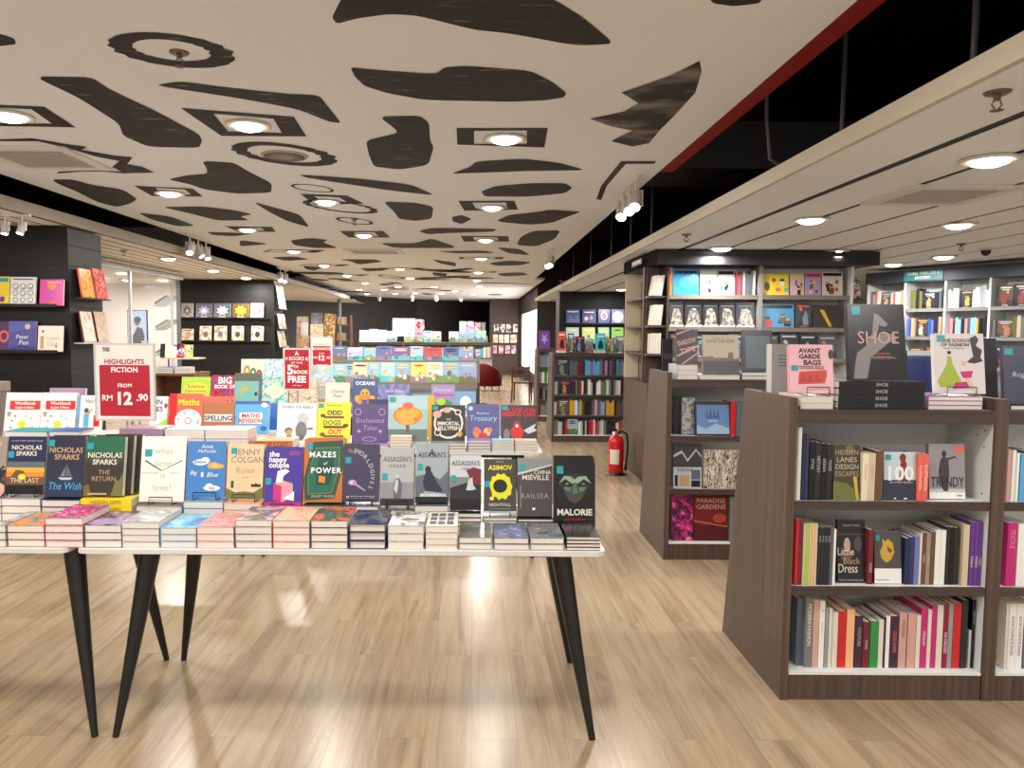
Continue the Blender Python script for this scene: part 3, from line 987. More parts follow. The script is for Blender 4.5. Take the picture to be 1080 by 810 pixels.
def display_table(x0, x1, y0, y1, label, feet=None, z=0.776):
    o = thing('display_table', label, 'table', T((0, 0, 0)), 'white display tables with black splayed legs')
    o.location = ((x0 + x1) / 2, (y0 + y1) / 2, 0)
    inv = T((-(x0 + x1) / 2, -(y0 + y1) / 2, 0))
    mb = MB()
    mb.prism(rrect(x0, x1, y0, y1, 0.04), z - 0.019, z, TABLETOP)
    mb.build('table_top', o, inv)
    mb = MB()
    for ya in (y0 + 0.13, y1 - 0.15):
        mb.box(x0 + 0.2, x1 - 0.2, ya, ya + 0.03, z - 0.06, z - 0.0195, BLACKMETAL)
    mb.build('support_rail', o, inv)
    for sx in (0, 1):
        for sy in (0, 1):
            fx = (x0 + 0.13 if not sx else x1 - 0.05) if feet is None else feet[sx]
            tx = (x0 + 0.25) if not sx else (x1 - 0.17) if feet is None or len(feet) < 3 else feet[2]
            fy = y0 + 0.02 if not sy else y1 - 0.09
            tyy = y0 + 0.13 if not sy else y1 - 0.17
            mb = MB()
            mb.tube([(fx, fy, 0.0), (fx + (tx - fx) * 0.5, fy + (tyy - fy) * 0.5, 0.362), (tx, tyy, z - 0.0195)], 0.0135, BLACKMETAL, 14, inv, 0.043)
            mb.build('leg', o)
    return o

def gondola(X0, D, bays, label, depthB=0.79, depthT=0.56, tops=(0.902, 0.517, 0.128), ztop=1.309, zpan=1.36, thick=0.038, board=0.059, white=SHELFWHITE, back=SHELFGREY, group=None, holes=False, backy=0.33):
    """a low double-sided bookcase unit; returns [(x0, x1) of each bay]"""
    o = thing('bookcase', label, 'bookcase', T((X0, D, 0)), group)
    def poly(t=zpan):
        return [(0, 0), (depthB, 0), (depthB + (depthT - depthB) * t / zpan, t), (0, t)]
    th = 0.034
    x = 0
    edges = []
    mb = MB(); mb.prism(poly(), 0, th, WALNUT, None, 'X'); mb.build('side_panel', o)
    x = th
    for bi, w in enumerate(bays):
        a, b = x, x + w
        edges.append((X0 + a, X0 + b))
        mb = MB()
        mb.box(a, a + 0.003, 0.012, backy, tops[-1], ztop - board, white)
        mb.build('side_lining', o)
        mb = MB()
        mb.box(b - 0.003, b, 0.012, backy, tops[-1], ztop - board, white)
        if holes:
            for hy, hz in ((0.06, 1.215), (0.11, 1.19), (0.06, 1.14), (0.21, 1.15), (0.06, 0.93), (0.07, 0.80), (0.07, 0.62)):
                mb.tube([(b - 0.0045, hy, hz), (b - 0.0025, hy, hz)], 0.004, BLACKMETAL, 8)
        mb.build('side_lining', o)
        mb = MB(); mb.box(a, b, backy, backy + 0.02, tops[-1], ztop - board, back); mb.build('back_panel', o)
        for z in tops[:-1]:
            mb = MB()
            mb.box(a + 0.0035, b - 0.0035, 0.004, 0.020, z - thick, z, WALNUT_X_SHADED)
            mb.box(a + 0.0035, b - 0.0035, 0.020, backy - 0.001, z - thick, z - 0.0008, white)
            mb.build('shelf', o)
        z = tops[-1]
        mb = MB()
        mb.box(a + 0.0035, b - 0.0035, 0.003, backy - 0.001, z - 0.012, z, white)
        mb.box(a + 0.0035, b - 0.0035, 0.006, 0.022, 0, z - 0.0125, WALNUT)
        mb.build('plinth', o)
        mb = MB()
        mb.box(a, b, 0.0, 0.03, ztop - board, ztop, WALNUT_X_SHADED)
        mb.box(a, b, 0.03, depthT - 0.03, ztop - 0.03, ztop, WALNUT_X_SHADED)
        mb.build('top_board', o)
        x = b
        last = bi == len(bays) - 1
        dv = th if last else 0.058
        mb = MB(); mb.prism(poly(), x, x + dv, WALNUT, None, 'X'); mb.build('side_panel' if last else 'divider_panel', o)
        x += dv
    tot = x
    mb = MB()
    mb.prism([(depthB - 0.02, 0.0), (depthB, 0), (depthT, zpan - 0.1), (depthT - 0.02, zpan - 0.1)], th, tot - th, WALNUT_X_SHADED, None, 'X')
    mb.build('rear_panel', o)
    return edges

NAMED = {}

def shelf_spines(spec, Yf, z, shelf, ref, name='shelved_book', depth=0.19, group=None, maxz=None):
    """spec: (x0 px, x1 px, y of the top, colour, options)"""
    for i, it in enumerate(spec):
        x0, x1, yt, col = it[:4]
        op = it[4] if len(it) > 4 else {}
        if col is None:
            continue
        if 'face' in op:
            continue
        yf = Yf + op.get('dy', 0)
        a, b = at(x0, yt + 30, yf).x, at(x1, yt + 30, yf).x
        h = at((x0 + x1) / 2, yt, yf).z - z
        if maxz:
            h = min(h, maxz - z - 0.004)
        t = b - a - 0.0012
        sp = op.get('sp', ())
        d = op.get('d', depth)
        lab = '%s book spine, %s from %s, %s' % (op.get('look', col), ORD[i], ref, shelf)
        book(name, d, h, t, col, spine_M(a, yf, z, d, t), lab, spine=sp, front=op.get('front'), group=group)

def rand_row(X0, X1, Yf, z, h, pal, shelf, ref, name, depth=0.17, tmin=0.022, tmax=0.045, fill=1.0, seed=1, faces=0.0, group=None, fronts=None, lean=0, M0=None, joined=True):
    """spines along X (in the frame M0, if given)"""
    r = random.Random(seed)
    x, i = X0, 0
    while x < X0 + (X1 - X0) * fill - tmin and i < len(ORD):
        col = r.choice(pal)
        hh = h * r.uniform(0.78, 1.0)
        if r.random() < faces and x + 0.2 < X1:
            w = r.uniform(0.15, 0.19)
            t = 0.03
            fr = r.choice(fronts)
            M = face_M(x + w / 2, Yf + 0.02, z, t, 4)
            o = book(name, w, hh, t, col, M0 @ M if M0 is not None else M, 'face-out book, %s along from %s, %s' % (ORD[i], ref, shelf), joined=joined, group=group, **fr(r))
            x += w + 0.006
        else:
            t = min(r.uniform(tmin, tmax), X1 - x - 0.002)
            M = spine_M(x, Yf + r.uniform(0, 0.012), z, depth, t)
            o = book(name, depth, hh, t, col, M0 @ M if M0 is not None else M, '%s book spine, %s from %s, %s' % (col, ORD[i], ref, shelf), joined=joined, group=group,
                     spine=(('IN' * r.randint(2, 5), 0.5, 0.35, r.choice(['white', 'black', 'cream']), 0.6),) if False else ())
            x += t + 0.0015
        i += 1

def extinguisher(x, y):
    o = thing('fire_extinguisher', 'red fire extinguisher standing on the floor beside the tall bookcase', 'fire extinguisher', T((x, y, 0)))
    red = mat((206, 26, 28), 0.22)
    blk = mat((18, 18, 19), 0.35)
    mb = MB()
    mb.lathe([(0.082, 0.012), (0.088, 0.02), (0.088, 0.38), (0.080, 0.41), (0.058, 0.44), (0.03, 0.455), (0.026, 0.465)], red, 28)
    mb.build('cylinder_body', o)
    mb = MB(); mb.lathe([(0.125, 0.0), (0.125, 0.006), (0.095, 0.016), (0.089, 0.03), (0.0885, 0.031)], blk, 28); mb.build('foot_ring', o)
    mb = MB(); mb.tube([(0, 0, 0.462), (0, 0, 0.505)], 0.022, mat((190, 188, 184), 0.3, 0.8), 14); mb.build('valve', o)
    mb = MB()
    mb.tube([(0.02, 0, 0.50), (-0.05, 0, 0.515), (-0.115, 0, 0.50)], 0.010, blk, 8)
    mb.build('carry_handle', o)
    mb = MB()
    mb.tube([(0.01, 0, 0.512), (-0.04, 0, 0.545), (-0.10, 0, 0.56)], 0.010, blk, 8)
    mb.build('squeeze_lever', o)
    mb = MB(); mb.tube([(0.02, 0, 0.488), (0.07, 0, 0.50), (0.12, 0, 0.47), (0.135, 0, 0.38), (0.13, 0, 0.22), (0.115, -0.01, 0.12)], 0.012, blk, 10); mb.build('hose', o)
    mb = MB(); mb.tube([(0.115, -0.01, 0.125), (0.11, -0.012, 0.05)], 0.013, blk, 10, None, 0.02); mb.build('nozzle', o)
    mb = MB(); mb.tube([(-0.032, -0.028, 0.485), (-0.04, -0.034, 0.485)], 0.02, mat('white'), 14); mb.build('pressure_gauge', o)
    mb = MB()
    n = 10
    vs = []
    for k in range(n + 1):
        a = RAD(-150 + 75 * k / n)
        vs += [(0.0888 * math.cos(a), 0.0888 * math.sin(a), 0.13), (0.0888 * math.cos(a), 0.0888 * math.sin(a), 0.30)]
    mb.add(vs, [(2 * k, 2 * k + 2, 2 * k + 3, 2 * k + 1) for k in range(n)], mat('ivory', 0.4), True)
    mb.build('paper_label', o)

def armchair(x, y, yaw):
    o = thing('armchair', 'red upholstered armchair on the wooden floor near the bright window', 'armchair', T((x, y, 0)) @ R(yaw, 'Z') @ Matrix.Scale(0.9, 4))
    red = mat((92, 14, 9), 0.75, 0, 0, 0.2)
    mb = MB(); mb.prism(rrect(-0.30, 0.30, -0.30, 0.26, 0.08), 0.28, 0.44, red); mb.build('seat_cushion', o)
    mb = MB()
    pts, n = [], 20
    out_, in_ = [], []
    for k in range(n + 1):
        a = RAD(-30 + 240 * k / n)
        out_.append((0.42 * math.cos(a), 0.40 * math.sin(a)))
        in_.append((0.31 * math.cos(a), 0.29 * math.sin(a)))
    vs, fs = [], []
    for k in range(n + 1):
        hgt = 0.60 + 0.26 * max(0.0, math.sin(RAD(-30 + 240 * k / n)))
        vs += [(*out_[k], 0.16), (out_[k][0] * 1.05, out_[k][1] * 1.05, hgt - 0.04), ((out_[k][0] + in_[k][0]) / 2, (out_[k][1] + in_[k][1]) / 2, hgt), (*in_[k], hgt - 0.03), (*in_[k], 0.16)]
    for k in range(n):
        for j in range(5):
            fs.append((5 * k + j, 5 * (k + 1) + j, 5 * (k + 1) + (j + 1) % 5, 5 * k + (j + 1) % 5))
    fs += [[0, 1, 2, 3, 4], [5 * n + j for j in (4, 3, 2, 1, 0)]]
    mb.add(vs, fs, red, True)
    mb.build('curved_back', o)
    mb = MB(); mb.prism(rrect(-0.31, 0.31, -0.31, 0.27, 0.08), 0.16, 0.279, red); mb.build('seat_base', o)
    for sx in (-1, 1):
        for sy in (-1, 1):
            mb = MB(); mb.tube([(sx * 0.27, sy * 0.25, 0), (sx * 0.24, sy * 0.22, 0.159)], 0.014, mat('brown'), 10, None, 0.022); mb.build('leg', o)

def wood_chair(x, y, yaw):
    o = thing('wooden_chair', 'brown wooden chair in front of the bright window', 'chair', T((x, y, 0)) @ R(yaw, 'Z'))
    m = wood('chair_wood', (74, 40, 28), (92, 50, 34), (108, 62, 42), 'Z')
    mb = MB(); mb.prism(rrect(-0.23, 0.23, -0.23, 0.23, 0.04), 0.44, 0.475, m); mb.build('seat', o)
    for sx in (-1, 1):
        mb = MB(); mb.tube([(sx * 0.21, -0.21, 0), (sx * 0.20, -0.20, 0.439)], 0.017, m, 10, None, 0.022); mb.build('leg', o)
        mb = MB(); mb.tube([(sx * 0.21, 0.26, 0), (sx * 0.20, 0.205, 0.44), (sx * 0.20, 0.265, 0.86)], 0.02, m, 10); mb.build('rear_leg', o)
    for z in (0.62, 0.80):
        mb = MB(); mb.box(-0.18, 0.18, 0.225 + (z - 0.5) * 0.1, 0.245 + (z - 0.5) * 0.1, z - 0.035, z + 0.035, m); mb.build('back_rail', o)

# ================================================================== near display tables
TX0, TX1, TY0, TY1, TZ = -1.57, 0.53, 2.94, 3.77, 0.776
display_table(TX0, TX1, TY0, TY1, 'white display table of fiction paperbacks nearest the camera, ending at the aisle', feet=(-1.435, 0.49))
display_table(-3.70, -1.60, TY0, TY1, 'white display table of paperbacks beside the nearest one, cut off by the photo edge', feet=(-3.6, -1.52, -1.64))

def X(px, Y, py=560):
    return at(px, py, Y).x

FRONT = 'near tables front edge'
yf = TY0 + 0.015
GRID9 = [('r', 0.10 + 0.28 * i, 0.12 + 0.28 * j, 0.32 + 0.28 * i, 0.32 + 0.28 * j, 'slate') for i in range(3) for j in range(3)]
ASHY = art(['ash', 'grey', 'silver', 'slate'], 9)
front_stacks = [  # x0 px, x1 px, books, thickness, cover, look, front print
    (-6, 6, 3, .029, 'charcoal', 'grey patterned', misty(['charcoal', 'grey', 'silver'])),
    (6, 46.5, 3, .029, 'brown', 'orange-brown covered', misty(['brown', 'orange', 'taupe', 'charcoal'])),
    (46.5, 87.5, 4, .0295, 'magenta', 'magenta patterned', art(['magenta', 'wine', 'pink', 'mauve', 'magenta'], 26)),
    (88, 128, 3, .030, 'slate', 'dark grey and blue', misty(['slate', 'charcoal', 'lilac', 'ash'])),
    (128, 168, 4, .026, 'silver', 'silver-grey glossy', misty(['ash', 'silver', 'grey', 'white'])),
    (168, 207, 3, .027, 'sky', 'light blue glossy', misty(['sky', 'aqua', 'sky', 'periwinkle'])),
    (207, 247, 3, .029, 'pink', 'pink patterned', art(['pink', 'coral', 'rose', 'rose', 'pink'], 34)),
    (247, 287, 4, .0285, 'ash', 'grey collage covered', misty(['ash', 'slate', 'rose', 'silver', 'ash'])),
    (287, 327, 4, .0285, 'coral', 'salmon covered', misty(['coral', 'peach', 'rose', 'tan'])),
    (327, 367, 4, .028, 'slate', 'dark teal covered', misty(['slate', 'forest', 'coral', 'charcoal'])),
    (367.5, 407.5, 3, .034, 'indigo', 'dark navy hardback', misty(['indigo', 'navy', 'slate', 'charcoal'])),
    (408.5, 447.5, 3, .032, 'silver', 'white and green misty', misty(['silver', 'white', 'ash', 'olive'])),
    (448.5, 482.5, 4, .0235, 'cream', 'cream nine-square', 'ivory'),
    (483.5, 519.5, 2, .0245, 'ash', 'grey-green misty', misty(['ash', 'olive', 'slate', 'grey'])),
    (520.5, 558.5, 2, .0245, 'slate', 'blue-grey cloudy', misty(['charcoal', 'slate', 'slate', 'periwinkle', 'silver'])),
    (559, 596, 2, .0245, 'slate', 'grey and yellow misty', misty(['charcoal', 'slate', 'ash', 'slate', 'mustard'])),
    (597, 634, 4, .0135, 'black', 'black and red thin', misty(['black', 'black', 'charcoal', 'charcoal', 'maroon'])),
]
for i, (a, b, n, t, cov, look, fr) in enumerate(front_stacks):
    stack('paperback_book', n, X(a, yf), X(b, yf), yf + (0.004 if i % 2 else 0), 0.235, t, TZ, cov, look, FRONT, fr, group='flat stacks along the front of the near tables',
          hard='hardback' in look, kindword='book', draw=GRID9 if 'nine' in look else ())

# ---- standing covers: each on its pile behind the front stacks
YR = TY0 + 0.305
NSM = {}
def pile(x0, x1, top, cov, look, n=4, hard=False, spine_out=False, spine=(), y=YR, depth=0.245, front=None):
    t = (top - TZ) / n - 0.0007
    return stack('paperback_book', n, x0, x1, y, depth, t, TZ, cov, look, 'under the standing covers', front, group='piles under the standing covers', kindword='book', hard=hard, spine_out=spine_out, spine=spine)

GRAD_SUNSET = [('r', 0, 0, 1, .16, 'black'), ('r', 0, .16, 1, .30, 'brown'), ('r', 0, .30, 1, .38, 'orange'), ('r', 0, .38, 1, .46, 'mustard'), ('r', 0, .46, 1, .56, 'slate'), ('p', [(0, .16), (.25, .42), (.45, .40), (.6, .24), (.7, .16)], 'brown'), ('e', .42, .30, .10, .05, 'yellow')]
shape = lambda *p: list(p)
covers = [  # px x0,x1,top,bottom, thickness, cov, label, kwargs
    (-14, 7, 462, 525, .032, 'brown', 'brown paperback with a landscape cover at the very edge of the photo', dict(front=art(['brown', 'taupe', 'rose', 'charcoal'], 10))),
    (7, 48, 462, 523, .034, 'navy', 'navy paperback with a campfire sunset on its cover', dict(draw=GRAD_SUNSET, texts=[('NICHOLAS', .5, .77, .075, 'ivory', dict(bold=.02)), ('SPARKS', .5, .665, .075, 'ivory', dict(bold=.02)), ('THE LAST', .5, .20, .08, 'sand', dict(bold=.01)), ('#1 NEW YORK TIMES BESTSELLER', .5, .91, .025, 'silver')], sticker=(.02, .63))),
    (49, 89, 462, 526, .034, 'navy', 'dark navy paperback with gold lettering and a small white boat', dict(front=(40, 44, 62), draw=[('r', 0, 0, 1, .30, (34, 50, 78)), ('p', [(.32, .32), (.72, .32), (.66, .28), (.40, .28)], 'silver'), ('p', [(.52, .34), (.53, .55), (.70, .34)], 'slate'), ('p', [(.50, .34), (.51, .50), (.38, .34)], 'ash')], texts=[('NICHOLAS', .5, .73, .085, 'tan', dict(bold=.02)), ('SPARKS', .53, .615, .085, 'tan', dict(bold=.02)), ('The Wish', .52, .12, .12, 'sky', dict(italic=.2))], sticker=(.02, .83))),
    (90, 131, 462, 525, .034, 'forest', 'green and brown paperback with forest leaves and cream lettering', dict(front=(52, 46, 38), draw=[('r', 0, .72, 1, 1, (36, 96, 70)), ('r', 0, .55, 1, .72, (48, 70, 52)), ('p', [(.7, 0), (1, 0), (1, .4), (.9, .25), (.82, .28)], 'olive'), ('p', [(0, 0), (.2, 0), (.1, .2), (0, .16)], (120, 96, 50)), ('r', .1, .02, .6, .05, 'tan')], texts=[('NICHOLAS', .5, .64, .085, 'ivory', dict(bold=.02)), ('SPARKS', .5, .525, .085, 'ivory', dict(bold=.02)), ('THE', .5, .36, .075, 'tan'), ('RETURN', .5, .25, .075, 'tan')], sticker=(.02, .78))),
    (148, 196, 462, 531, .036, 'white', 'white paperback with a clock-hands cover in a wire stand', dict(front=(226, 224, 216), draw=[('p', [(.08, .62), (.10, .635), (.47, .48), (.46, .465)], 'charcoal'), ('p', [(.46, .465), (.48, .48), (.93, .64), (.92, .62)], 'charcoal')], texts=[('what', .5, .73, .10, (196, 184, 156)), ('time', .5, .54, .10, (196, 184, 156)), ('is', .5, .36, .09, (196, 184, 156)), ('love?', .5, .17, .10, (196, 184, 156)), ('moving and hopeful', .22, .43, .022, 'grey'), ('a love story', .78, .43, .022, 'grey')], sticker=(.08, .69))),
    (197, 238.5, 467, 526, .034, 'blue', 'blue paperback with white clouds and handwritten lettering', dict(front=(64, 122, 186), draw=[('e', .34, .62, .20, .055, 'white'), ('e', .46, .65, .12, .06, 'white'), ('e', .74, .55, .22, .05, 'mustard'), ('e', .68, .57, .12, .055, 'mustard'), ('e', .66, .16, .22, .05, 'white'), ('e', .60, .19, .10, .055, 'white'), ('e', .40, .40, .035, .05, 'white')], texts=[('Anna', .5, .87, .07, 'white', dict(italic=.15)), ('McPartlin', .5, .79, .06, 'white', dict(italic=.15)), ('Below', .33, .60, .06, 'blue', dict(italic=.3, mw=.4)), ('the', .72, .535, .045, 'white', dict(italic=.3)), ('Big', .17, .40, .07, 'white', dict(italic=.3)), ('Blue', .66, .36, .08, 'white', dict(italic=.3)), ('Sky', .66, .135, .06, 'navy', dict(italic=.3))])),
    (239, 278, 470, 528, .032, 'peach', 'peach paperback with a village hill at the foot of its cover', dict(front=(224, 190, 150), draw=[('p', [(0, 0), (1, 0), (1, .22), (.75, .12), (.5, .14), (.25, .12), (0, .20)], 'olive'), ('r', .12, .20, .2, .33, 'forest'), ('p', [(.68, .22), (.95, .22), (.95, .27), (.85, .27), (.82, .30), (.78, .27), (.68, .27)], 'charcoal')], texts=[('JENNY', .56, .80, .11, 'ash', dict(bold=.0)), ('COLGAN', .56, .66, .11, 'ash'), ('Rules', .5, .47, .11, 'tan'), ('a novel', .5, .38, .03, 'ash')], sticker=(.1, .82))),
    (279, 319, 473, 538, .036, 'violet', 'violet paperback with a pink gift box cover in a wire stand', dict(front=(66, 52, 148), draw=[('r', 0, 0, 1, .10, 'magenta'), ('p', [(.24, .14), (.46, .10), (.46, .36), (.24, .40)], 'magenta'), ('p', [(.46, .10), (.76, .16), (.76, .40), (.46, .36)], 'pink'), ('p', [(.24, .40), (.5, .45), (.76, .40), (.46, .36)], 'rose'), ('p', [(.30, .42), (.34, .60), (.55, .64), (.66, .60), (.50, .52), (.48, .42)], 'white'), ('p', [(.5, .16), (.8, .12), (.8, .28), (.66, .22)], 'white')], texts=[('the', .10, .84, .085, 'white', dict(bold=.03, anchor='L')), ('happy', .10, .75, .085, 'white', dict(bold=.03, anchor='L')), ('couple', .10, .66, .085, 'white', dict(bold=.03, anchor='L')), ('SURPRISE', .78, .90, .028, 'coral'), ('READING', .78, .86, .028, 'coral')], sticker=(.02, .38))),
    (320, 362, 465, 532, .040, 'orange', 'green paperback with an orange-framed maze of nested shapes', dict(front=(188, 104, 52), draw=[('p', [(.0, .35), (.22, .95), (1.0, .98), (1, .55), (.80, .06), (.05, .03)], 'forest'), ('p', [(.10, .40), (.28, .86), (.92, .88), (.92, .55), (.74, .14), (.12, .12)], 'olive'), ('p', [(.13, .41), (.30, .84), (.89, .86), (.89, .56), (.72, .16), (.15, .14)], (30, 100, 78)), ('p', [(.30, .46), (.40, .70), (.76, .71), (.78, .52), (.66, .28), (.32, .27)], (22, 72, 58)), ('p', [(.38, .32), (.54, .30), (.56, .40), (.40, .42)], 'orange')], texts=[('MAZES', .48, .71, .085, 'white', dict(bold=.025, space=1.2)), ('of', .54, .59, .05, 'white', dict(italic=.3)), ('POWER', .58, .46, .085, 'white', dict(bold=.025, space=1.2)), ('JULIET WADE', .5, .08, .032, 'ivory', dict(space=1.3))], sticker=(.06, .82))),
    (362, 400, 470, 531, .036, 'indigo', 'dark indigo paperback with letters curving around a night sky', dict(front=(62, 58, 84), draw=[('e', .25, .33, .12, .05, 'lilac'), ('e', .25, .33, .06, .025, 'ivory'), ('p', [(.25, .31), (.62, .18), (.63, .2), (.28, .35)], 'lilac'), ('r', 0, 0, 1, .04, (50, 46, 70))], texts=[('THE', .22, .84, .06, 'tan', dict(rot=-8)), ('W', .36, .84, .075, 'silver', dict(rot=-22)), ('O', .47, .80, .075, 'silver', dict(rot=-32)), ('R', .57, .745, .075, 'silver', dict(rot=-42)), ('L', .655, .675, .075, 'silver', dict(rot=-52)), ('D', .72, .60, .075, 'silver', dict(rot=-64)), ('G', .76, .52, .07, 'silver', dict(rot=-78)), ('I', .775, .46, .07, 'silver', dict(rot=-86)), ('V', .775, .41, .07, 'silver', dict(rot=-96)), ('E', .755, .335, .07, 'silver', dict(rot=-106)), ('S', .72, .265, .07, 'silver', dict(rot=-116)), ('MADELINE LOVELY', .5, .06, .04, 'silver', dict(bold=.02))], sticker=(.05, .66))),
    (401, 437, 474, 535, .036, 'grey', 'pale grey paperback with a hooded figure, nearest the indigo cover', dict(front=(168, 170, 172), draw=[('r', 0, .0, 1, .12, 'charcoal'), ('r', 0, .12, 1, .4, (138, 140, 144)), ('e', .5, .50, .06, .035, 'silver'), ('p', [(.40, .12), (.62, .12), (.66, .36), (.56, .47), (.44, .47), (.38, .34)], 'slate'), ('p', [(.40, .28), (.50, .20), (.54, .42), (.46, .46)], 'silver')], texts=[("ASSASSIN'S", .5, .76, .085, 'slate', dict(mw=.86)), ('CREED', .5, .66, .05, 'slate', dict(space=1.5))], sticker=(.05, .44))),
    (438, 473, 471, 532, .036, 'slate', 'blue-grey paperback with a crouching dark hooded figure', dict(front=(150, 160, 168), draw=[('p', [(0, .05), (.3, .2), (.7, .2), (1, .1), (1, .55), (.75, .4), (.4, .5), (0, .45)], 'slate'), ('e', .38, .57, .09, .06, 'charcoal'), ('p', [(.22, .36), (.32, .55), (.48, .54), (.60, .42), (.72, .30), (.84, .22), (.80, .17), (.30, .20), (.26, .28)], (40, 44, 56)), ('r', 0, 0, 1, .10, 'black')], texts=[("ASSASSIN'S", .5, .78, .085, 'charcoal', dict(mw=.86)), ('A', .5, .80, .12, 'charcoal'), ('THE', .2, .115, .03, 'white', dict(bold=.02)), ('BROTHERHOOD', .55, .105, .045, 'white', dict(bold=.02, mw=.8))], sticker=(.06, .56))),
    (474, 508, 482, 540, .036, 'charcoal', 'grey paperback fading to black with a dark red corner', dict(front=(120, 122, 126), draw=[('r', 0, .6, 1, 1, 'silver'), ('p', [(.52, .72), (.75, .78), (1, .74), (1, .45), (.7, .5)], 'maroon'), ('r', 0, 0, 1, .2, 'black'), ('p', [(0, .2), (1, .2), (1, .46), (.55, .5), (0, .4)], 'charcoal'), ('p', [(.52, .36), (.6, .56), (.72, .60), (.74, .46), (.84, .38), (.7, .36)], 'silver')], texts=[("ASSASSIN'S", .5, .81, .085, 'charcoal', dict(mw=.9)), ('CREED', .5, .73, .04, 'slate')], sticker=(.03, .52))),
    (510, 545, 486, 543, .034, 'ash', 'dark paperback with a bright yellow eclipsed sun', dict(front=(64, 64, 60), draw=[('p', [(.20, .45), (.16, .55), (.22, .6), (.25, .68), (.36, .68), (.42, .74), (.52, .71), (.62, .74), (.70, .68), (.80, .66), (.82, .57), (.88, .5), (.84, .42), (.84, .34), (.74, .32), (.68, .25), (.56, .28), (.46, .24), (.38, .30), (.26, .30), (.24, .38)], (216, 212, 30)), ('e', .5, .50, .22, .125, (34, 32, 30)), ('e', .24, .27, .07, .035, 'yellow'), ('r', 0, 0, 1, .04, 'silver')], texts=[('ISAAC', .5, .93, .04, 'tan'), ('ASIMOV', .5, .80, .085, 'yellow', dict(bold=.02)), ('NIGHTFALL', .5, .13, .055, 'ivory')], sticker=(.02, .48))),
    (545.5, 583, 485, 546, .036, 'charcoal', 'charcoal paperback with a shiny diagonal band across its top', dict(front=(74, 66, 68), draw=[('p', [(0, .72), (0, 1), (1, 1), (1, .88)], (132, 130, 130)), ('p', [(0, .70), (0, .74), (1, .90), (1, .87)], 'silver'), ('r', .08, .12, .09, .52, 'silver'), ('r', .42, .10, .5, .14, 'white')], texts=[('CHINA', .72, .72, .065, 'ivory', dict(bold=.01)), (u'MIÉVILLE', .52, .62, .085, 'ivory', dict(bold=.01)), ('RAILSEA', .5, .30, .085, 'grey', dict(space=1.1))], sticker=(.06, .78))),
]
pile_cov = {0: 'taupe', 1: 'grey', 2: 'navy', 3: 'yellow', 4: 'taupe', 5: 'sky', 6: 'peach', 7: 'magenta', 8: 'forest', 9: 'indigo', 10: 'charcoal', 11: 'slate', 12: 'black', 13: 'ash', 14: 'charcoal'}
ISTAND = (1, 4, 5, 6, 7, 9, 10, 13)
for i, (a, b, yt, yb, t, cov, lab, kw) in enumerate(covers):
    lean = 11.0
    w, h, x, z = fit(a, b, yt, yb, YR + 0.025, lean)
    stand = i in ISTAND
    ztop = z - (0.006 if stand else 0.0)
    x0, x1 = x - w / 2, x + w / 2
    look = lab.split(' paperback')[0] + ' pile'
    if i == 3:
        x1 += 0.05
    pile(x0 - 0.002, x1 + 0.002, ztop, pile_cov[i], {3: 'yellow spined'}.get(i, ['taupe', 'grey', 'navy', '', 'off-white', 'sky blue', 'pale peach', 'magenta', 'dark green', 'indigo', 'smoke grey', 'steel grey', 'jet black', 'cream edged', 'charcoal'][i] + ' covered'),
         spine_out=i == 3, spine=(('HIDDEN GEMS', .5, .5, 'brown', .6), ) if i == 3 else (), n=4)
    kw = dict(kw)
    fr = kw.pop('front', None)
    if i == 3:
        x -= 0.0
    book('paperback_book', w - 0.004, h, t, cov, face_M(x, YR + 0.025, ztop + (0.006 if stand else 0.0005), t, lean), lab, front=fr, group='covers standing on the near tables', **kw)
    if stand:
        wire_stand(x, YR + 0.025, ztop + 0.0008, t, lean, ('white' if i == 13 else 'black') + ' wire stand holding the ' + lab.split(' with ')[0].split(' fading')[0] + {1: ' with the campfire', 10: ' of the pale hooded figure', 13: ' of the yellow sun'}.get(i, ''), a=min(0.05, w * 0.3), m=mat('ash', 0.5) if i == 13 else None)
    if i in (3, 8, 2, 11):                                # further copies leaning behind
        dx = {3: 0.022, 8: 0.004, 2: 0.0, 11: 0.003}[i]
        for k in range(2 if i == 3 else 1):
            off = (k + 1) * (t / math.cos(RAD(lean)) + 0.003)
            book('paperback_book', w - 0.004, h, t, cov, face_M(x + dx * (k + 1), YR + 0.025 + off, ztop + 0.0005, t, lean), 'copy %s behind the %s' % (['standing right', 'farther'][k], lab.split(' with ')[0].split(' fading')[0] + {2: ' with the small boat', 3: ' with forest leaves', 8: ' with the maze', 11: ' of the crouching figure'}[i]), front=fr, group='covers standing on the near tables')

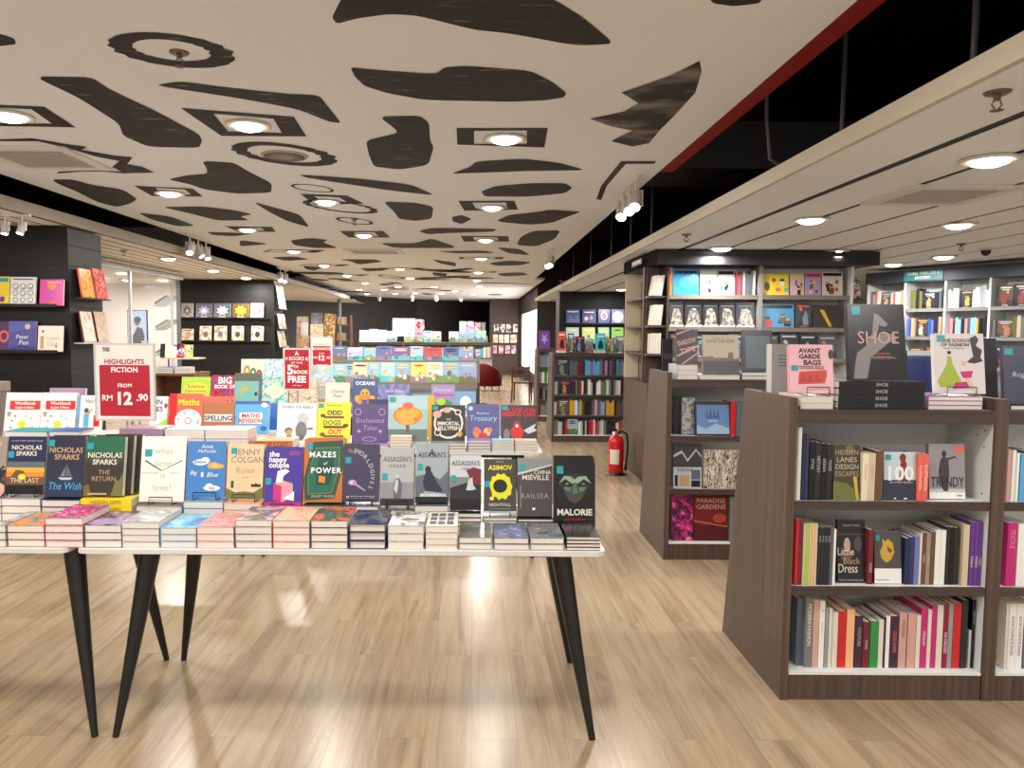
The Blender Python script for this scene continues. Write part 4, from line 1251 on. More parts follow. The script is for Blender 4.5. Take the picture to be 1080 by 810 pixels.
# the black cover with the pale eyes stands on the table top itself, five copies deep
w, h, x, z = fit(584, 628, 489, 571, TY0 + 0.275, 7, TZ)
for k in range(5):
    lab = 'black paperback with pale green eyes on its cover at the aisle end of the table' if k == 0 else 'black copy behind the cover with pale green eyes, %s one back' % ORD[k - 1]
    face = [('e', .5, .70, .37, .15, (34, 42, 38)), ('e', .5, .62, .27, .19, (44, 54, 48)), ('p', [(.22, .72), (.78, .72), (.72, .56), (.60, .44), (.5, .41), (.40, .44), (.28, .56)], (58, 70, 62)), ('p', [(.12, .70), (.24, .81), (.40, .80), (.5, .755), (.60, .80), (.78, .81), (.90, .70), (.72, .765), (.58, .70), (.5, .715), (.43, .70), (.28, .765)], (134, 160, 138)), ('p', [(.14, .71), (.30, .745), (.45, .685), (.40, .655), (.24, .67)], 'black'), ('p', [(.87, .71), (.71, .745), (.56, .685), (.61, .655), (.77, .67)], 'black'), ('e', .31, .695, .045, .014, (120, 126, 96)), ('e', .71, .695, .045, .014, (120, 126, 96)), ('p', [(.22, .65), (.42, .645), (.38, .58), (.27, .60)], (92, 112, 96)), ('p', [(.79, .65), (.59, .645), (.62, .58), (.73, .60)], (92, 112, 96)), ('p', [(.47, .70), (.54, .70), (.58, .565), (.5, .545), (.43, .565)], (84, 100, 88)), ('p', [(.34, .49), (.45, .515), (.5, .505), (.55, .515), (.67, .49), (.58, .455), (.43, .455)], (98, 64, 54)), ('p', [(.35, .489), (.5, .492), (.66, .489), (.5, .478)], 'black')]
    book('paperback_book', w - 0.003, h + 0.004 * min(k, 2), .030, 'black', face_M(x + 0.003 * k, TY0 + 0.275 + k * 0.0335, TZ, .030, 7), lab, group='covers standing on the near tables',
         draw=face if k == 0 else (), texts=[('MALORIE', .5, .25, .085, 'ivory', dict(bold=.03)), ('JOSH MALERMAN', .5, .17, .028, 'red'), ('YOU CAN OPEN YOUR EYES', .5, .05, .022, 'silver')] if k == 0 else (), sticker=(.06, .84) if k == 0 else None)

# rear piles of the near tables on white risers
RISE = mat((226, 222, 216), 0.45)
for k, (a, b) in enumerate(((-40, 88), (92, 314))):
    x0, x1 = X(a, TY0 + .61), X(b, TY0 + .61)
    o = thing('display_riser', 'white display riser carrying the rear piles on the %s' % ('table cut off by the photo edge' if k == 0 else 'nearest table'), 'riser', T((x0, TY0 + 0.605, TZ)))
    mb = MB(); mb.box(0, x1 - x0, 0.0, 0.16, 0.17, 0.185, RISE); mb.build('deck', o)
    mb = MB(); mb.box(0, 0.015, 0, 0.16, 0.0, 0.1695, RISE); mb.box(x1 - x0 - 0.015, x1 - x0, 0, 0.16, 0, 0.1695, RISE); mb.build('end_support', o)
    mb = MB(); mb.box(0.016, x1 - x0 - 0.016, 0, 0.012, 0.0, 0.1695, RISE); mb.build('front_board', o)
RZ = TZ + 0.1855
rear = [  # px x0,x1,top y of the front face, n, cover, look, extra
    (3, 50, 455, 5, 'teal', 'teal edged', {}),
    (50, 84, 455, 5, 'blue', 'royal blue', {}),
    (85, 122, 458, 5, 'white', 'white with grey oval', {}),
    (125, 172, 452, 6, 'mauve', 'mauve boxed', dict(spine=((' ', .3, .5, 'plum'),))),
    (173, 216, 453, 5, 'silver', 'pale grey-green edged', {}),
    (216, 262, 453, 5, 'white', 'thick white edged', {}),
    (263, 309, 465, 4, 'orange', 'orange-brown spined', dict(spine=(('LESS IS LOST', .5, .55, 'maroon', .8),))),
]
for a, b, yt, n, cov, look, ex in rear:
    Yq = TY0 + 0.615
    zt = at((a + b) / 2, yt, Yq).z
    t = (zt - RZ) / n - 0.0007
    so = 'spine' in ex
    stack('paperback_book', n, X(a, Yq, yt), X(b, Yq, yt), Yq, 0.148, t, RZ, {'orange': (196, 130, 74), 'mauve': (168, 132, 160)}.get(cov, cov), look, 'on the white riser', None, group='rear piles of the near tables', kindword='book', spine_out=so, spine=ex.get('spine', ()))

# ---- hanging price signs
SGRED = mat('signred', 0.3)
SGWHITE = mat((226, 222, 214), 0.3)
def price_sign(x0, x1, yt, yb, Y, zbase, label, draw, texts, cat='sign', br=0.055):
    p = at((x0 + x1) / 2, yb, Y)
    w = at(x1, yb, Y).x - at(x0, yb, Y).x
    h = at((x0 + x1) / 2, yt, Y).z - p.z
    o = thing('price_sign', label, cat, T((p.x, Y, zbase + 0.0008)), 'red and white price signs on stands')
    z0 = p.z - zbase
    mb = MB(); mb.box(-w / 2, w / 2, -0.004, 0.004, z0, z0 + h, SGWHITE); mb.build('sign_board', o)
    fr = MB()
    g = mat((196, 194, 190), 0.15)
    for a, b, c, d in ((-w / 2 - .008, w / 2 + .008, z0 - .008, z0 - 0.0005), (-w / 2 - .008, w / 2 + .008, z0 + h + 0.0005, z0 + h + .008), (-w / 2 - .008, -w / 2 - 0.0005, z0, z0 + h), (w / 2 + 0.0005, w / 2 + .008, z0, z0 + h)):
        fr.box(a, b, -0.006, 0.006, c, d, g)
    fr.build('acrylic_frame', o)
    mb = MB()
    for i, (u0, v0, u1, v1, c) in enumerate(draw):
        mb.box(-w / 2 + u0 * w, -w / 2 + u1 * w, -0.0046 - 0.0002 * i, -0.0042, z0 + v0 * h, z0 + v1 * h, mat(c, 0.3))
    mb.build('printed_panel', o)
    mb = MB()
    for s, u, v, hh, c, kw in texts:
        kw = dict(kw); mw = kw.pop('mw', .9)
        put_text(mb, s, mat(c, 0.3), Vector((-w / 2 + u * w, -0.0056, z0 + v * h)), UV_U, UV_V, 0, 0, hh * h, mw * w, **kw)
    mb.build('lettering', o)
    mb = MB(); mb.tube([(0, 0.012, 0.006), (0, 0.012, z0 + h * 0.8)], 0.005, mat((170, 168, 164), 0.3, 0.6), 8); mb.build('post', o)
    mb = MB(); mb.lathe([(br, 0.0), (br, 0.006), (0.012, 0.01)], mat((170, 168, 164), 0.3, 0.6), 20, T((0, 0.012, 0))); mb.build('base', o)
    mb = MB()
    for s in (-1, 1):
        mb.box(s * w * 0.36 - 0.012, s * w * 0.36 + 0.012, -0.008, 0.008, z0 + h + 0.001, z0 + h + 0.022, g)
    mb.build('clip', o)
price_sign(103, 163, 364, 442, TY0 + 0.78, TZ, 'large highlights price sign in white frame on the nearest table', [(.06, .04, .94, .73, 'signred')],
           [('HIGHLIGHTS', .5, .745, .065, 'signred', dict(bold=.02)), ('FICTION', .5, .635, .065, 'white', dict(bold=.03)), ('FROM', .5, .43, .05, 'white', dict(bold=.02)), ('RM', .19, .25, .075, 'white', dict(bold=.02)), ('12', .50, .20, .16, 'white', dict(bold=.04)), ('.90', .80, .25, .09, 'white', dict(bold=.03)), ('BOOK', .19, .945, .022, 'black', dict(bold=.04)), ('XCESS', .19, .915, .022, 'black', dict(bold=.04))], br=0.022)

# ================================================================== picture-book tables behind
T2Y = 5.41
display_table(-1.57, 0.505, T2Y, T2Y + 0.85, 'white display table of picture books behind the nearest table', feet=(-1.52, 0.44))
display_table(-3.70, -1.62, T2Y, T2Y + 0.85, 'white display table of school workbooks beside the picture book table')
KID = [art(['sky', 'green', 'yellow', 'white', 'coral'], 22), art(['aqua', 'blue', 'white', 'orange', 'lime'], 18), art(['periwinkle', 'lilac', 'white', 'pink', 'violet'], 20), art(['turquoise', 'navy', 'mustard', 'white'], 16),
       art(['lime', 'green', 'cream', 'brown', 'sky'], 20), art(['red', 'yellow', 'white', 'blue', 'pink'], 22), art(['lilac', 'magenta', 'white', 'aqua'], 18), art(['ivory', 'tan', 'ash', 'sky'], 16)]
DARKART = [art(['charcoal', 'slate', 'silver', 'maroon', 'white'], 20), art(['black', 'forest', 'ash', 'coral', 'ivory'], 22), art(['charcoal', 'purple', 'orange', 'white'], 20), art(['navy', 'slate', 'lilac', 'white', 'black'], 24)]

w2 = 'on the picture book table'
SB = [('r', .12, .58, .98, .80, 'red'), ('e', .5, .22, .12, .09, 'yellow'), ('e', .22, .30, .03, .025, 'sky'), ('e', .75, .36, .03, .02, 'sky'), ('e', .3, .42, .03, .02, 'slate'), ('e', .8, .15, .04, .03, 'lime'), ('e', .6, .42, .02, .02, 'slate'), ('e', .2, .14, .03, .03, 'lilac'), ('p', [(.05, .5), (.12, .53), (.2, .5), (.15, .45), (.17, .39), (.12, .42), (.06, .39), (.09, .45)], 'grey')]
row2 = [  # x0,x1,yt,yb,t,cov,label,kw
    (5, 43, 415, 458, .03, 'white', 'white school workbook with a red band, cut by the photo edge side', dict(draw=SB, texts=[('Workbook', .56, .70, .075, 'white', dict(bold=.03)), ('English & Maths', .55, .61, .05, 'white', dict(bold=.02))])),
    (43, 80, 415, 458, .03, 'white', 'white school workbook with a red band, beside the blue maths spine', dict(draw=SB, texts=[('Workbook', .56, .70, .075, 'white', dict(bold=.03)), ('English & Maths', .55, .61, .05, 'white', dict(bold=.02))])),
    (81, 107, 418, 458, .03, 'white', 'white maths book with two drawn children, beside the red price sign', dict(draw=[('r', 0, 0, .12, 1, 'sky'), ('e', .38, .60, .10, .07, 'brown'), ('e', .82, .56, .10, .07, 'tan'), ('r', .28, .18, .5, .52, 'sky'), ('r', .70, .18, .95, .48, 'red'), ('r', .30, .08, .48, .18, 'mustard'), ('p', [(.48, .48), (.62, .62), (.6, .66), (.45, .54)], 'tan')], texts=[('Maths', .55, .80, .10, 'ash', dict(italic=.15)), ('Maths', .06, .3, .06, 'red', dict(rot=90, mw=.6))])),
    (158, 176.5, 419, 457, .03, 'white', 'green and white activity book beside the red maths book', dict(draw=[('p', [(0, 0), (1, 0), (1, .4), (.6, .25), (0, .2)], 'lime'), ('e', .9, .74, .1, .07, 'red')], texts=[('IN', .5, .78, .13, 'navy', dict(bold=.02)), ('IES', .5, .58, .13, 'navy', dict(bold=.02))])),
    (178, 214, 416, 457, .03, 'red', 'red and orange maths practice book', dict(front='coral', draw=[('r', 0, 0, .22, 1, 'red'), ('e', .58, .30, .40, .30, 'white'), ('e', .58, .30, .10, .09, 'slate'), ('e', .58, .30, .08, .07, 'white')] + [('e', .58 + .30 * math.cos(k), .30 + .22 * math.sin(k), .03, .025, 'grey') for k in range(0, 7)], texts=[('Maths', .58, .70, .16, 'yellow', dict(bold=.03))])),
    (214, 247, 419, 457, .03, 'brown', 'brown and orange spelling practice book', dict(front=(172, 110, 74), draw=[('r', 0, .82, 1, 1, 'coral'), ('e', .85, .86, .10, .08, 'red'), ('r', .05, .3, .95, .5, 'white'), ('r', 0, 0, 1, .15, 'slate')], texts=[('SPELLING', .5, .33, .13, 'navy', dict(bold=.03)), ('2', .85, .82, .1, 'white')])),
    (248, 284, 424, 458, .03, 'sky', 'bright blue maths revision book', dict(draw=[('r', .0, .9, 1, 1, 'blue'), ('e', .85, .88, .1, .07, 'white'), ('r', .12, .30, .80, .64, 'white'), ('e', .1, .1, .08, .06, 'white'), ('e', .85, .15, .1, .08, 'blue')], texts=[('MATHS', .46, .49, .12, 'red', dict(bold=.03)), ('REVISION', .46, .33, .12, 'red', dict(bold=.03))])),
    (292, 334, 426, 468, .022, 'white', 'white picture book with a child and a large pale bear', dict(draw=[('e', .30, .30, .10, .09, 'brown'), ('e', .31, .27, .08, .07, 'tan'), ('r', .24, .10, .38, .2, 'red'), ('e', .66, .60, .15, .15, 'silver'), ('e', .62, .32, .15, .22, 'ash'), ('e', .60, .14, .10, .08, 'slate'), ('e', .85, .36, .08, .03, 'ash'), ('r', .35, .05, .8, .07, 'silver')], texts=[('WHEN WE READ', .5, .87, .075, 'slate', dict(mw=.8))])),
    (334, 370, 425, 468, .022, 'yellow', 'bright yellow picture book with three long dachshunds', dict(draw=[('r', .2, .60, .8, .66, 'brown'), ('r', .2, .36, .86, .42, (90, 60, 30)), ('r', .2, .14, .8, .19, 'brown'), ('e', .17, .67, .08, .045, 'brown'), ('e', .86, .43, .08, .045, (90, 60, 30)), ('e', .17, .21, .08, .045, 'brown')], texts=[('Jim Armstrong', .5, .91, .04, 'charcoal'), ('ODD', .52, .69, .11, 'navy', dict(bold=.03)), ('DOGS', .45, .45, .11, 'green', dict(bold=.03)), ('OUT', .55, .22, .11, 'red', dict(bold=.03))])),
    (371, 409, 427, 468, .022, 'purple', 'purple picture book with silvery scrollwork', dict(front=(80, 62, 112), draw=[('e', .5, .10, .2, .06, 'lilac'), ('e', .5, .10, .17, .045, (80, 62, 112)), ('e', .16, .8, .10, .09, 'lilac'), ('e', .16, .8, .08, .07, (80, 62, 112)), ('e', .84, .8, .10, .09, 'lilac'), ('e', .84, .8, .08, .07, (80, 62, 112)), ('e', .2, .3, .05, .04, 'lilac'), ('e', .8, .3, .05, .04, 'lilac')], texts=[('Enchanted', .5, .52, .12, 'lilac', dict(italic=.2)), ('Tales', .5, .33, .12, 'lilac', dict(italic=.2))])),
    (409, 451, 418, 466, .022, 'aqua', 'pale blue picture book with a round orange tree', dict(front=(150, 184, 190), draw=[('r', 0, .7, 1, 1, (166, 198, 202)), ('r', 0, 0, 1, .26, (96, 112, 104)), ('p', [(.46, .16), (.54, .16), (.55, .45), (.45, .45)], 'brown'), ('e', .5, .56, .38, .21, 'orange'), ('e', .36, .58, .16, .12, 'mustard'), ('e', .64, .6, .16, .12, 'mustard'), ('e', .5, .46, .2, .1, (240, 160, 70)), ('e', .5, .78, .14, .07, 'coral'), ('e', .3, .7, .06, .04, 'coral'), ('e', .7, .48, .05, .04, 'coral'), ('p', [(.3, .16), (.5, .2), (.75, .14), (.8, .08), (.3, .06)], 'slate')])),
    (455, 491, 428, 466, .022, 'charcoal', 'black picture book ringed by a white twisting creature', dict(front=(44, 44, 48), draw=[('e', .5, .5, .44, .44, 'ivory'), ('e', .5, .5, .38, .38, (44, 44, 48)), ('e', .16, .74, .13, .10, 'rose'), ('e', .45, .86, .12, .08, 'rose'), ('e', .78, .8, .1, .08, 'ivory'), ('e', .78, .8, .07, .05, (44, 44, 48)), ('e', .18, .24, .1, .1, 'ivory'), ('e', .18, .24, .07, .07, (44, 44, 48)), ('e', .84, .2, .07, .08, 'mustard')], texts=[('THE', .5, .58, .05, 'ivory'), ('IMMORTAL', .5, .44, .10, 'ivory', dict(bold=.03, mw=.66)), ('JELLYFISH', .5, .31, .10, 'ivory', dict(bold=.03, mw=.66))])),
    (492, 527, 427, 466, .024, 'violet', 'dusky blue story treasury with little orange animals', dict(front=(84, 84, 140), draw=[('e', .32, .22, .13, .13, 'orange'), ('e', .30, .30, .09, .08, 'coral'), ('e', .62, .24, .11, .12, 'peach'), ('e', .70, .30, .08, .07, 'orange'), ('e', .5, .15, .14, .08, 'red'), ('e', .12, .88, .07, .06, 'aqua')], texts=[('Bedtime', .5, .72, .07, 'aqua'), ('Treasury', .5, .55, .14, 'aqua', dict(italic=.1))])),
    (528, 567, 428, 466, .022, 'charcoal', 'charcoal picture book with a red detective and white wolf', dict(front=(64, 52, 58), draw=[('e', .44, .24, .17, .20, 'red'), ('e', .44, .42, .10, .10, 'red'), ('e', .44, .42, .04, .04, 'white'), ('r', .36, .50, .54, .56, 'brown'), ('p', [(.62, .3), (.98, .5), (.9, .36), (1, .3), (.75, .2)], 'silver'), ('e', .16, .18, .09, .16, 'ash'), ('r', 0, .0, 1, .06, 'slate')], texts=[('The CASE of the', .5, .83, .10, 'red', dict(bold=.02)), ('MISSING CAKE', .5, .69, .12, 'red', dict(bold=.03))])),
]
Z2 = TZ
for i, (a, b, yt, yb, t, cov, lab, kw) in enumerate(row2):
    lean = 12
    Yq = T2Y + 0.13
    w, h, x, z = fit(a, b, yt, yb, Yq, lean)
    if z < Z2 + 0.02 or True:
        n = 2
        tt = max((z - Z2) / n - 0.0007, 0.008)
        if i >= 7 and not (a < 10):
            pass
        zt = stack('picture_book', n, x - w / 2, x + w / 2, Yq - 0.01, 0.25, tt, Z2, cov if i % 2 else 'white', 'flat', 'under the ' + lab.split(' with ')[0].split(' ringed')[0].split(' beside')[0] + {0: ' near the photo edge', 1: ' by the blue spine', 9: '', 2: ' of drawn children'}.get(i, ''), kindword='book', joined=True, group='flat books under the standing picture books')
    kw = dict(kw)
    book('picture_book', w - 0.004, h, t, cov, face_M(x, Yq, zt, t, lean), lab, sticker=(.03, .86) if i in (8, 10, 11, 13) else None, group='picture books standing on the tables', **kw)
# front piles at the aisle end
for i, (a, b, n, cov, look) in enumerate(((381, 410, 2, 'lilac', 'lilac'), (411, 434, 5, 'cream', 'cream edged tall'), (435, 454, 2, 'silver', 'pale grey'), (455, 492, 3, 'ash', 'ash covered'), (493, 518, 4, 'periwinkle', 'dusky blue covered'), (518.5, 542.5, 4, 'aqua', 'pale blue covered'), (543, 566.5, 4, 'ivory', 'ivory covered'))):
    stack('picture_book', n, X(a, T2Y + .01, 475), X(b, T2Y + .01, 475), T2Y + 0.008, 0.105, .021, TZ, cov, look, 'picture book table front', None, kindword='book', joined=True, group='flat piles along the picture book table')
# second rank
for a, b, yt, yb, cov, lab, Yq in ((50, 88, 410, 440, 'mauve', 'mauve boxed set showing behind the white workbooks', 5.95), (388, 410, 422, 452, 'navy', 'navy picture book peeping out behind the purple scrollwork cover', 5.92),
                                   (440, 458, 418, 450, 'mustard', 'mustard picture book peeping out behind the orange tree cover', 5.92), (276, 296, 426, 452, 'blue', 'deep blue book peeping out behind the maths revision book', 5.92), (495, 513, 426, 452, 'black', 'black-edged book lying behind the dusky blue treasury', 5.95)):
    w, h, x, z = fit(a, b, yt, yb, Yq, 12, TZ)
    book('picture_book', w, h, .03, cov, face_M(x, Yq, TZ, .03, 12), lab, joined=True, group='picture books standing on the tables')

price_sign(300, 327, 368, 411, 6.25, TZ, 'red sign offering a free fifth book, on the picture book table', [(.03, .02, .97, .98, 'signred')],
           [('4 BOOKS &', .5, .72, .085, 'white', dict(bold=.02)), ('GET YOUR', .5, .64, .04, 'white', dict(bold=.02)), ('5', .24, .38, .22, 'white', dict(bold=.04)), ('TH', .45, .53, .07, 'white', dict(bold=.02)), ('BOOK', .66, .39, .085, 'white', dict(bold=.03)), ('FREE', .5, .18, .15, 'white', dict(bold=.04)), ('at all stores', .5, .09, .035, 'white', {}), ('A', .5, .84, .1, 'white', dict(bold=.03))])

# third tables
T3Y = 7.75
display_table(-3.35, -1.62, T3Y, T3Y + 0.85, 'white display table of bright activity books in front of the black wall')
display_table(-1.57, 0.02, T3Y, T3Y + 0.85, 'white display table in front of the tiered picture book stand')
row3 = [
    (191, 222, 398, 424, 'lime', 'yellow-green science experiments book', dict(draw=[('e', .5, .5, .42, .28, 'yellow'), ('p', [(0, 0), (1, 0), (1, .2), (0, .28)], 'sky'), ('r', .0, .8, 1, 1, 'lime')], texts=[('Science', .5, .55, .16, 'navy'), ('Experiments', .5, .38, .12, 'navy')]), 0),
    (222.5, 247, 396, 424, 'red', 'red activity book with large white lettering', dict(front=art(['red', 'maroon', 'blue', 'magenta', 'red'], 30), texts=[('BIG', .6, .68, .24, 'white', dict(bold=.03)), ('BOOK OF', .6, .50, .13, 'white', dict(bold=.03))]), 0),
    (247, 276, 394, 428, 'turquoise', 'turquoise picture book with a yellow swimmer', dict(front=(120, 176, 170), draw=[('r', 0, .75, 1, 1, (92, 96, 84)), ('e', .4, .45, .16, .14, 'mustard'), ('e', .46, .38, .12, .09, 'turquoise'), ('e', .8, .35, .06, .06, 'navy'), ('r', .9, 0, 1, 1, 'slate')]), 0),
    (276, 304, 398, 430, 'ash', 'grey patterned book with a pale diamond', dict(front=misty(['ash', 'turquoise', 'ivory', 'tan'], 16), draw=[('p', [(.5, .25), (.95, .52), (.5, .82), (.08, .52)], 'cream')]), 0),
    (305, 335, 402, 430, 'sand', 'sandy book of tiny drawn figures', dict(front=art(['sand', 'cream', 'tan', 'ivory', 'brown'], 45)), 0),
    (343, 369, 404, 430, 'ivory', 'cream picture book with dark handwritten title', dict(front=(220, 214, 200), draw=[('e', .5, .5, .38, .34, 'ivory'), ('e', .1, .1, .1, .1, 'sky'), ('e', .9, .1, .08, .1, 'peach')], texts=[('Charlie', .5, .58, .13, 'slate', dict(italic=.2)), ('Pops', .5, .40, .13, 'slate', dict(italic=.2))]), 0),
    (372, 398, 400, 430, 'blue', 'blue ocean book with an orange octopus', dict(front=(58, 84, 140), draw=[('e', .5, .45, .2, .2, 'mustard'), ('e', .5, .36, .3, .1, 'orange'), ('e', .18, .3, .1, .12, 'mustard'), ('e', .82, .3, .1, .12, 'mustard'), ('e', .3, .18, .1, .08, 'orange'), ('e', .7, .18, .1, .08, 'orange'), ('e', .42, .5, .03, .03, 'black'), ('e', .58, .5, .03, .03, 'black')], texts=[('OCEANS', .5, .78, .12, 'white', dict(bold=.03))]), 0),
    (399, 432, 406, 432, 'periwinkle', 'periwinkle fairy tale book', dict(front=misty(['violet', 'periwinkle', 'lilac'], 8), texts=[('Fairy Tales', .5, .68, .12, 'ivory', dict(italic=.2)), ('STORY', .6, .4, .16, 'white')]), 0),
    (455, 480, 406, 432, 'lilac', 'lilac picture book with a green creature', dict(front=(160, 140, 196), draw=[('e', .5, .2, .4, .2, 'green'), ('e', .4, .3, .2, .14, 'lime')], texts=[('Dinosaur', .5, .72, .14, 'ivory'), ('Adventure', .5, .52, .13, 'magenta', dict(bold=.02))]), 0),
    (480, 502, 413, 434, 'sky', 'sky blue picture book with a glowing white moon', dict(front=(120, 160, 206), draw=[('e', .5, .45, .28, .3, 'white')]), 0),
]
ACRY = mat((200, 202, 204), 0.2)
for i, (a, b, yt, yb, cov, lab, kw, _) in enumerate(row3):
    Yq = T3Y + 0.10
    w, h, x, z = fit(a, b, yt, yb, Yq, 12)
    n = 2
    zt = stack('picture_book', n, x - w / 2, x + w / 2, Yq - 0.01, 0.25, max((z - TZ) / n - .0007, .01), TZ, 'white' if i % 2 else cov, 'flat', 'under the ' + lab.split(' with ')[0], kindword='book', joined=True, group='flat books under the standing picture books')
    book('picture_book', w - .004, h, .022, cov, face_M(x, Yq, zt, .022, 12), lab, group='picture books standing on the tables', **kw)
# raised rank behind, on a small shelf stand
o = thing('display_riser', 'white display riser on the table of bright activity books', 'riser', T((-2.62, T3Y + 0.48, TZ)))
mb = MB(); mb.box(0, 0.69, 0, 0.2, 0.285, 0.30, RISE); mb.build('deck', o)
for k in (0, 0.675):
    mb = MB(); mb.box(k, k + 0.015, 0, 0.2, 0.001, 0.284, RISE); mb.build('end_support', o)
for i, (a, b, yt, yb, cov, lab, kw) in enumerate(((254, 279, 379, 397, 'ivory', 'white picture book with orange, green and red rounds', dict(draw=[('e', .25, .5, .14, .22, 'orange'), ('e', .25, .5, .06, .1, 'white'), ('e', .52, .42, .13, .2, 'green'), ('e', .52, .42, .05, .08, 'white'), ('e', .78, .34, .13, .2, 'red'), ('e', .78, .34, .05, .08, 'white')])),
                                                  (279, 301, 379, 398, 'lilac', 'pale lilac unicorn-coloured picture book', dict(front=misty(['lilac', 'white', 'aqua', 'mauve'], 18))), (301, 312, 374, 397, 'mauve', 'narrow mauve book behind the red free book sign', {}))):
    Yq = T3Y + 0.50
    w, h, x, z = fit(a, b, yt, yb, Yq, 8, TZ + 0.3005)
    book('picture_book', w - .004, h, .02, cov, face_M(x, Yq, TZ + 0.3005, .02, 8), lab, group='picture books standing on the tables', **kw)

price_sign(329, 350, 356, 386, 8.45, TZ, 'small red and white price sign behind the free book sign', [(.05, .03, .95, .70, 'signred')],
           [('ROMANCE', .5, .56, .09, 'white', dict(bold=.02)), ('FROM', .5, .42, .05, 'white', {}), ('RM', .18, .26, .07, 'white', dict(bold=.02)), ('12', .5, .20, .17, 'white', dict(bold=.04)), ('.90', .8, .25, .08, 'white', dict(bold=.02)), ('HIGHLIGHTS', .5, .73, .07, 'tan', {})])

# clear bag with a tan roll on the third table
p = at(339, 408, 8.2)
o = thing('plastic_gift_bag', 'clear shiny plastic bag holding a tan woven basket', 'bag', T((p.x, 8.235, TZ + 0.001)))
bag = plastic_mat('clear_bag', 0.28)
mb = MB()
prof = [(0.17, 0.0), (0.20, 0.02), (0.205, 0.16), (0.19, 0.27), (0.12, 0.36), (0.03, 0.41), (0.02, 0.43), (0.07, 0.50)]
mb.lathe(prof, bag, 26)
b_ = mb.build('plastic_wrap', o)
me = b_.data
for v in me.vertices:
    a = math.atan2(v.co.y, v.co.x)
    k = 1 + 0.07 * math.sin(a * 7 + v.co.z * 12)
    v.co.x *= k * 1.0
    v.co.y *= k * 0.6
mb = MB()
m = wood('woven_tan', (150, 112, 70), (184, 146, 98), (206, 170, 124), 'X', 1.5, 0.7)
mb.lathe([(0.12, 0.01), (0.15, 0.06), (0.16, 0.13), (0.15, 0.14), (0.13, 0.05), (0.0, 0.03)], m, 24)
for v in range(len(mb.v)):
    mb.v[v] = (mb.v[v][0], mb.v[v][1] * 0.5, mb.v[v][2])
mb.build('basket', o)
mb = MB(); mb.tube([(-0.145 * math.cos(RAD(k * 18)), 0.0, 0.12 + 0.15 * math.sin(RAD(k * 18))) for k in range(11)], 0.012, m, 8); mb.build('basket_handle', o)

# tiered stand of picture books
TB = 10.6
tx0, tx1 = at(318, 400, TB).x, at(506, 400, TB).x
o = thing('tiered_book_stand', 'brown tiered stand of bright picture books in rows', 'book stand', T((0, 0, 0)))
mb = MB()
side = [(TB, 0), (TB + 0.95, 0), (TB + 0.95, 1.30), (TB + 0.62, 1.30), (TB, 0.93)]
for a in (tx0, tx1 - 0.03):
    m_ = MB(); m_.prism(side, a, a + 0.03, WALNUT, None, 'X'); m_.build('end_panel', o)
tiers = [(TB + 0.02, 0.885), (TB + 0.34, 1.08), (TB + 0.02, 0.55)]
zA = at(440, 404, TB + 0.02).z
zB = at(440, 381, TB + 0.34).z
tiers = [(TB + 0.02, zA), (TB + 0.34, zB), (TB + 0.02, zA - 0.36)]
for y, z in tiers:
    m_ = MB(); m_.box(tx0 + 0.031, tx1 - 0.031, y - 0.02, y + 0.28, z - 0.025, z, WALNUT_X_SHADED); m_.box(tx0 + 0.031, tx1 - 0.031, y - 0.024, y - 0.0205, z - 0.03, z + 0.012, mat((150, 130, 110), 0.5)); m_.build('shelf', o)
m_ = MB(); m_.box(tx0 + 0.031, tx1 - 0.031, TB + 0.35, TB + 0.37, 0.02, zB - 0.026, SHELFGREY); m_.build('back_panel', o)
o.location = (tx0, TB, 0)
for c in o.children:
    c.matrix_basis = T((-tx0, -TB, 0))
front_l = [(372, 388, 'turquoise'), (388, 401, 'sky'), (401, 417, 'aqua'), (417, 433, 'blue'), (433, 450, 'yellow'), (450, 467, 'white'), (467, 484, 'sky'), (484, 502.5, 'periwinkle')]
kr = random.Random(5)
def kid(a, b, yt, yb, Y, z, cov, lab, fr, lean=14):
    w, h, x, _ = fit(a, b, yt, yb, Y, lean, z)
    book('picture_book', w - .006, h, .02, cov, face_M(x, Y, z, .02, lean), lab, joined=True, group='picture books on the tiered stand', **kid_draw(kr, fr))
for i, (a, b, c) in enumerate(front_l):
    kid(a, b, 382.5, 404, TB + 0.03, zA, c, '%s picture book on the middle tier of the stand, %s from the armchair' % (c, ORD[len(front_l) - 1 - i]), [None, (150, 190, 214), (170, 206, 206), (140, 176, 214), (232, 214, 110), (226, 226, 226), (160, 190, 216), (150, 170, 206)][i])
a = 334
i = 0
tl = []
while a < 370:
    tl.append((a, min(a + kr.choice((13, 16, 18)), 372))); a = tl[-1][1]
for i, (a, b) in enumerate(tl):
    kid(a, b, 384, 404, TB + 0.03, zA, 'aqua', 'shiny picture book on the middle tier behind the plastic bag, %s' % ORD[i], (150, 196, 206))
a, tl = 330, []
while a < 494:
    tl.append((a, a + kr.choice((13, 15, 17, 20)))); a = tl[-1][1] + 0.5
for i, (a, b) in enumerate(tl):
    kid(a, min(b, 502), 366 + kr.uniform(-1, 2), 381, TB + 0.35, zB, kr.choice(['purple', 'red', 'sky', 'blue', 'yellow', 'violet']), 'picture book on the top tier of the stand, %s from the armchair' % ORD[len(tl) - 1 - i], kr.choice([None, None, (120, 84, 150), (190, 90, 90), (96, 110, 160), (214, 196, 100)]))
a, tl = 372, []
while a < 488:
    tl.append((a, a + kr.choice((18, 22, 26)))); a = tl[-1][1] + 1
for i, (a, b) in enumerate(tl):
    kid(a, min(b, 502), 414 + kr.uniform(-1, 1), 430, TB + 0.03, zA - 0.36, kr.choice(['brown', 'lilac', 'sky', 'charcoal']), 'picture book on the lowest tier of the stand, %s from the armchair' % ORD[len(tl) - 1 - i], None)

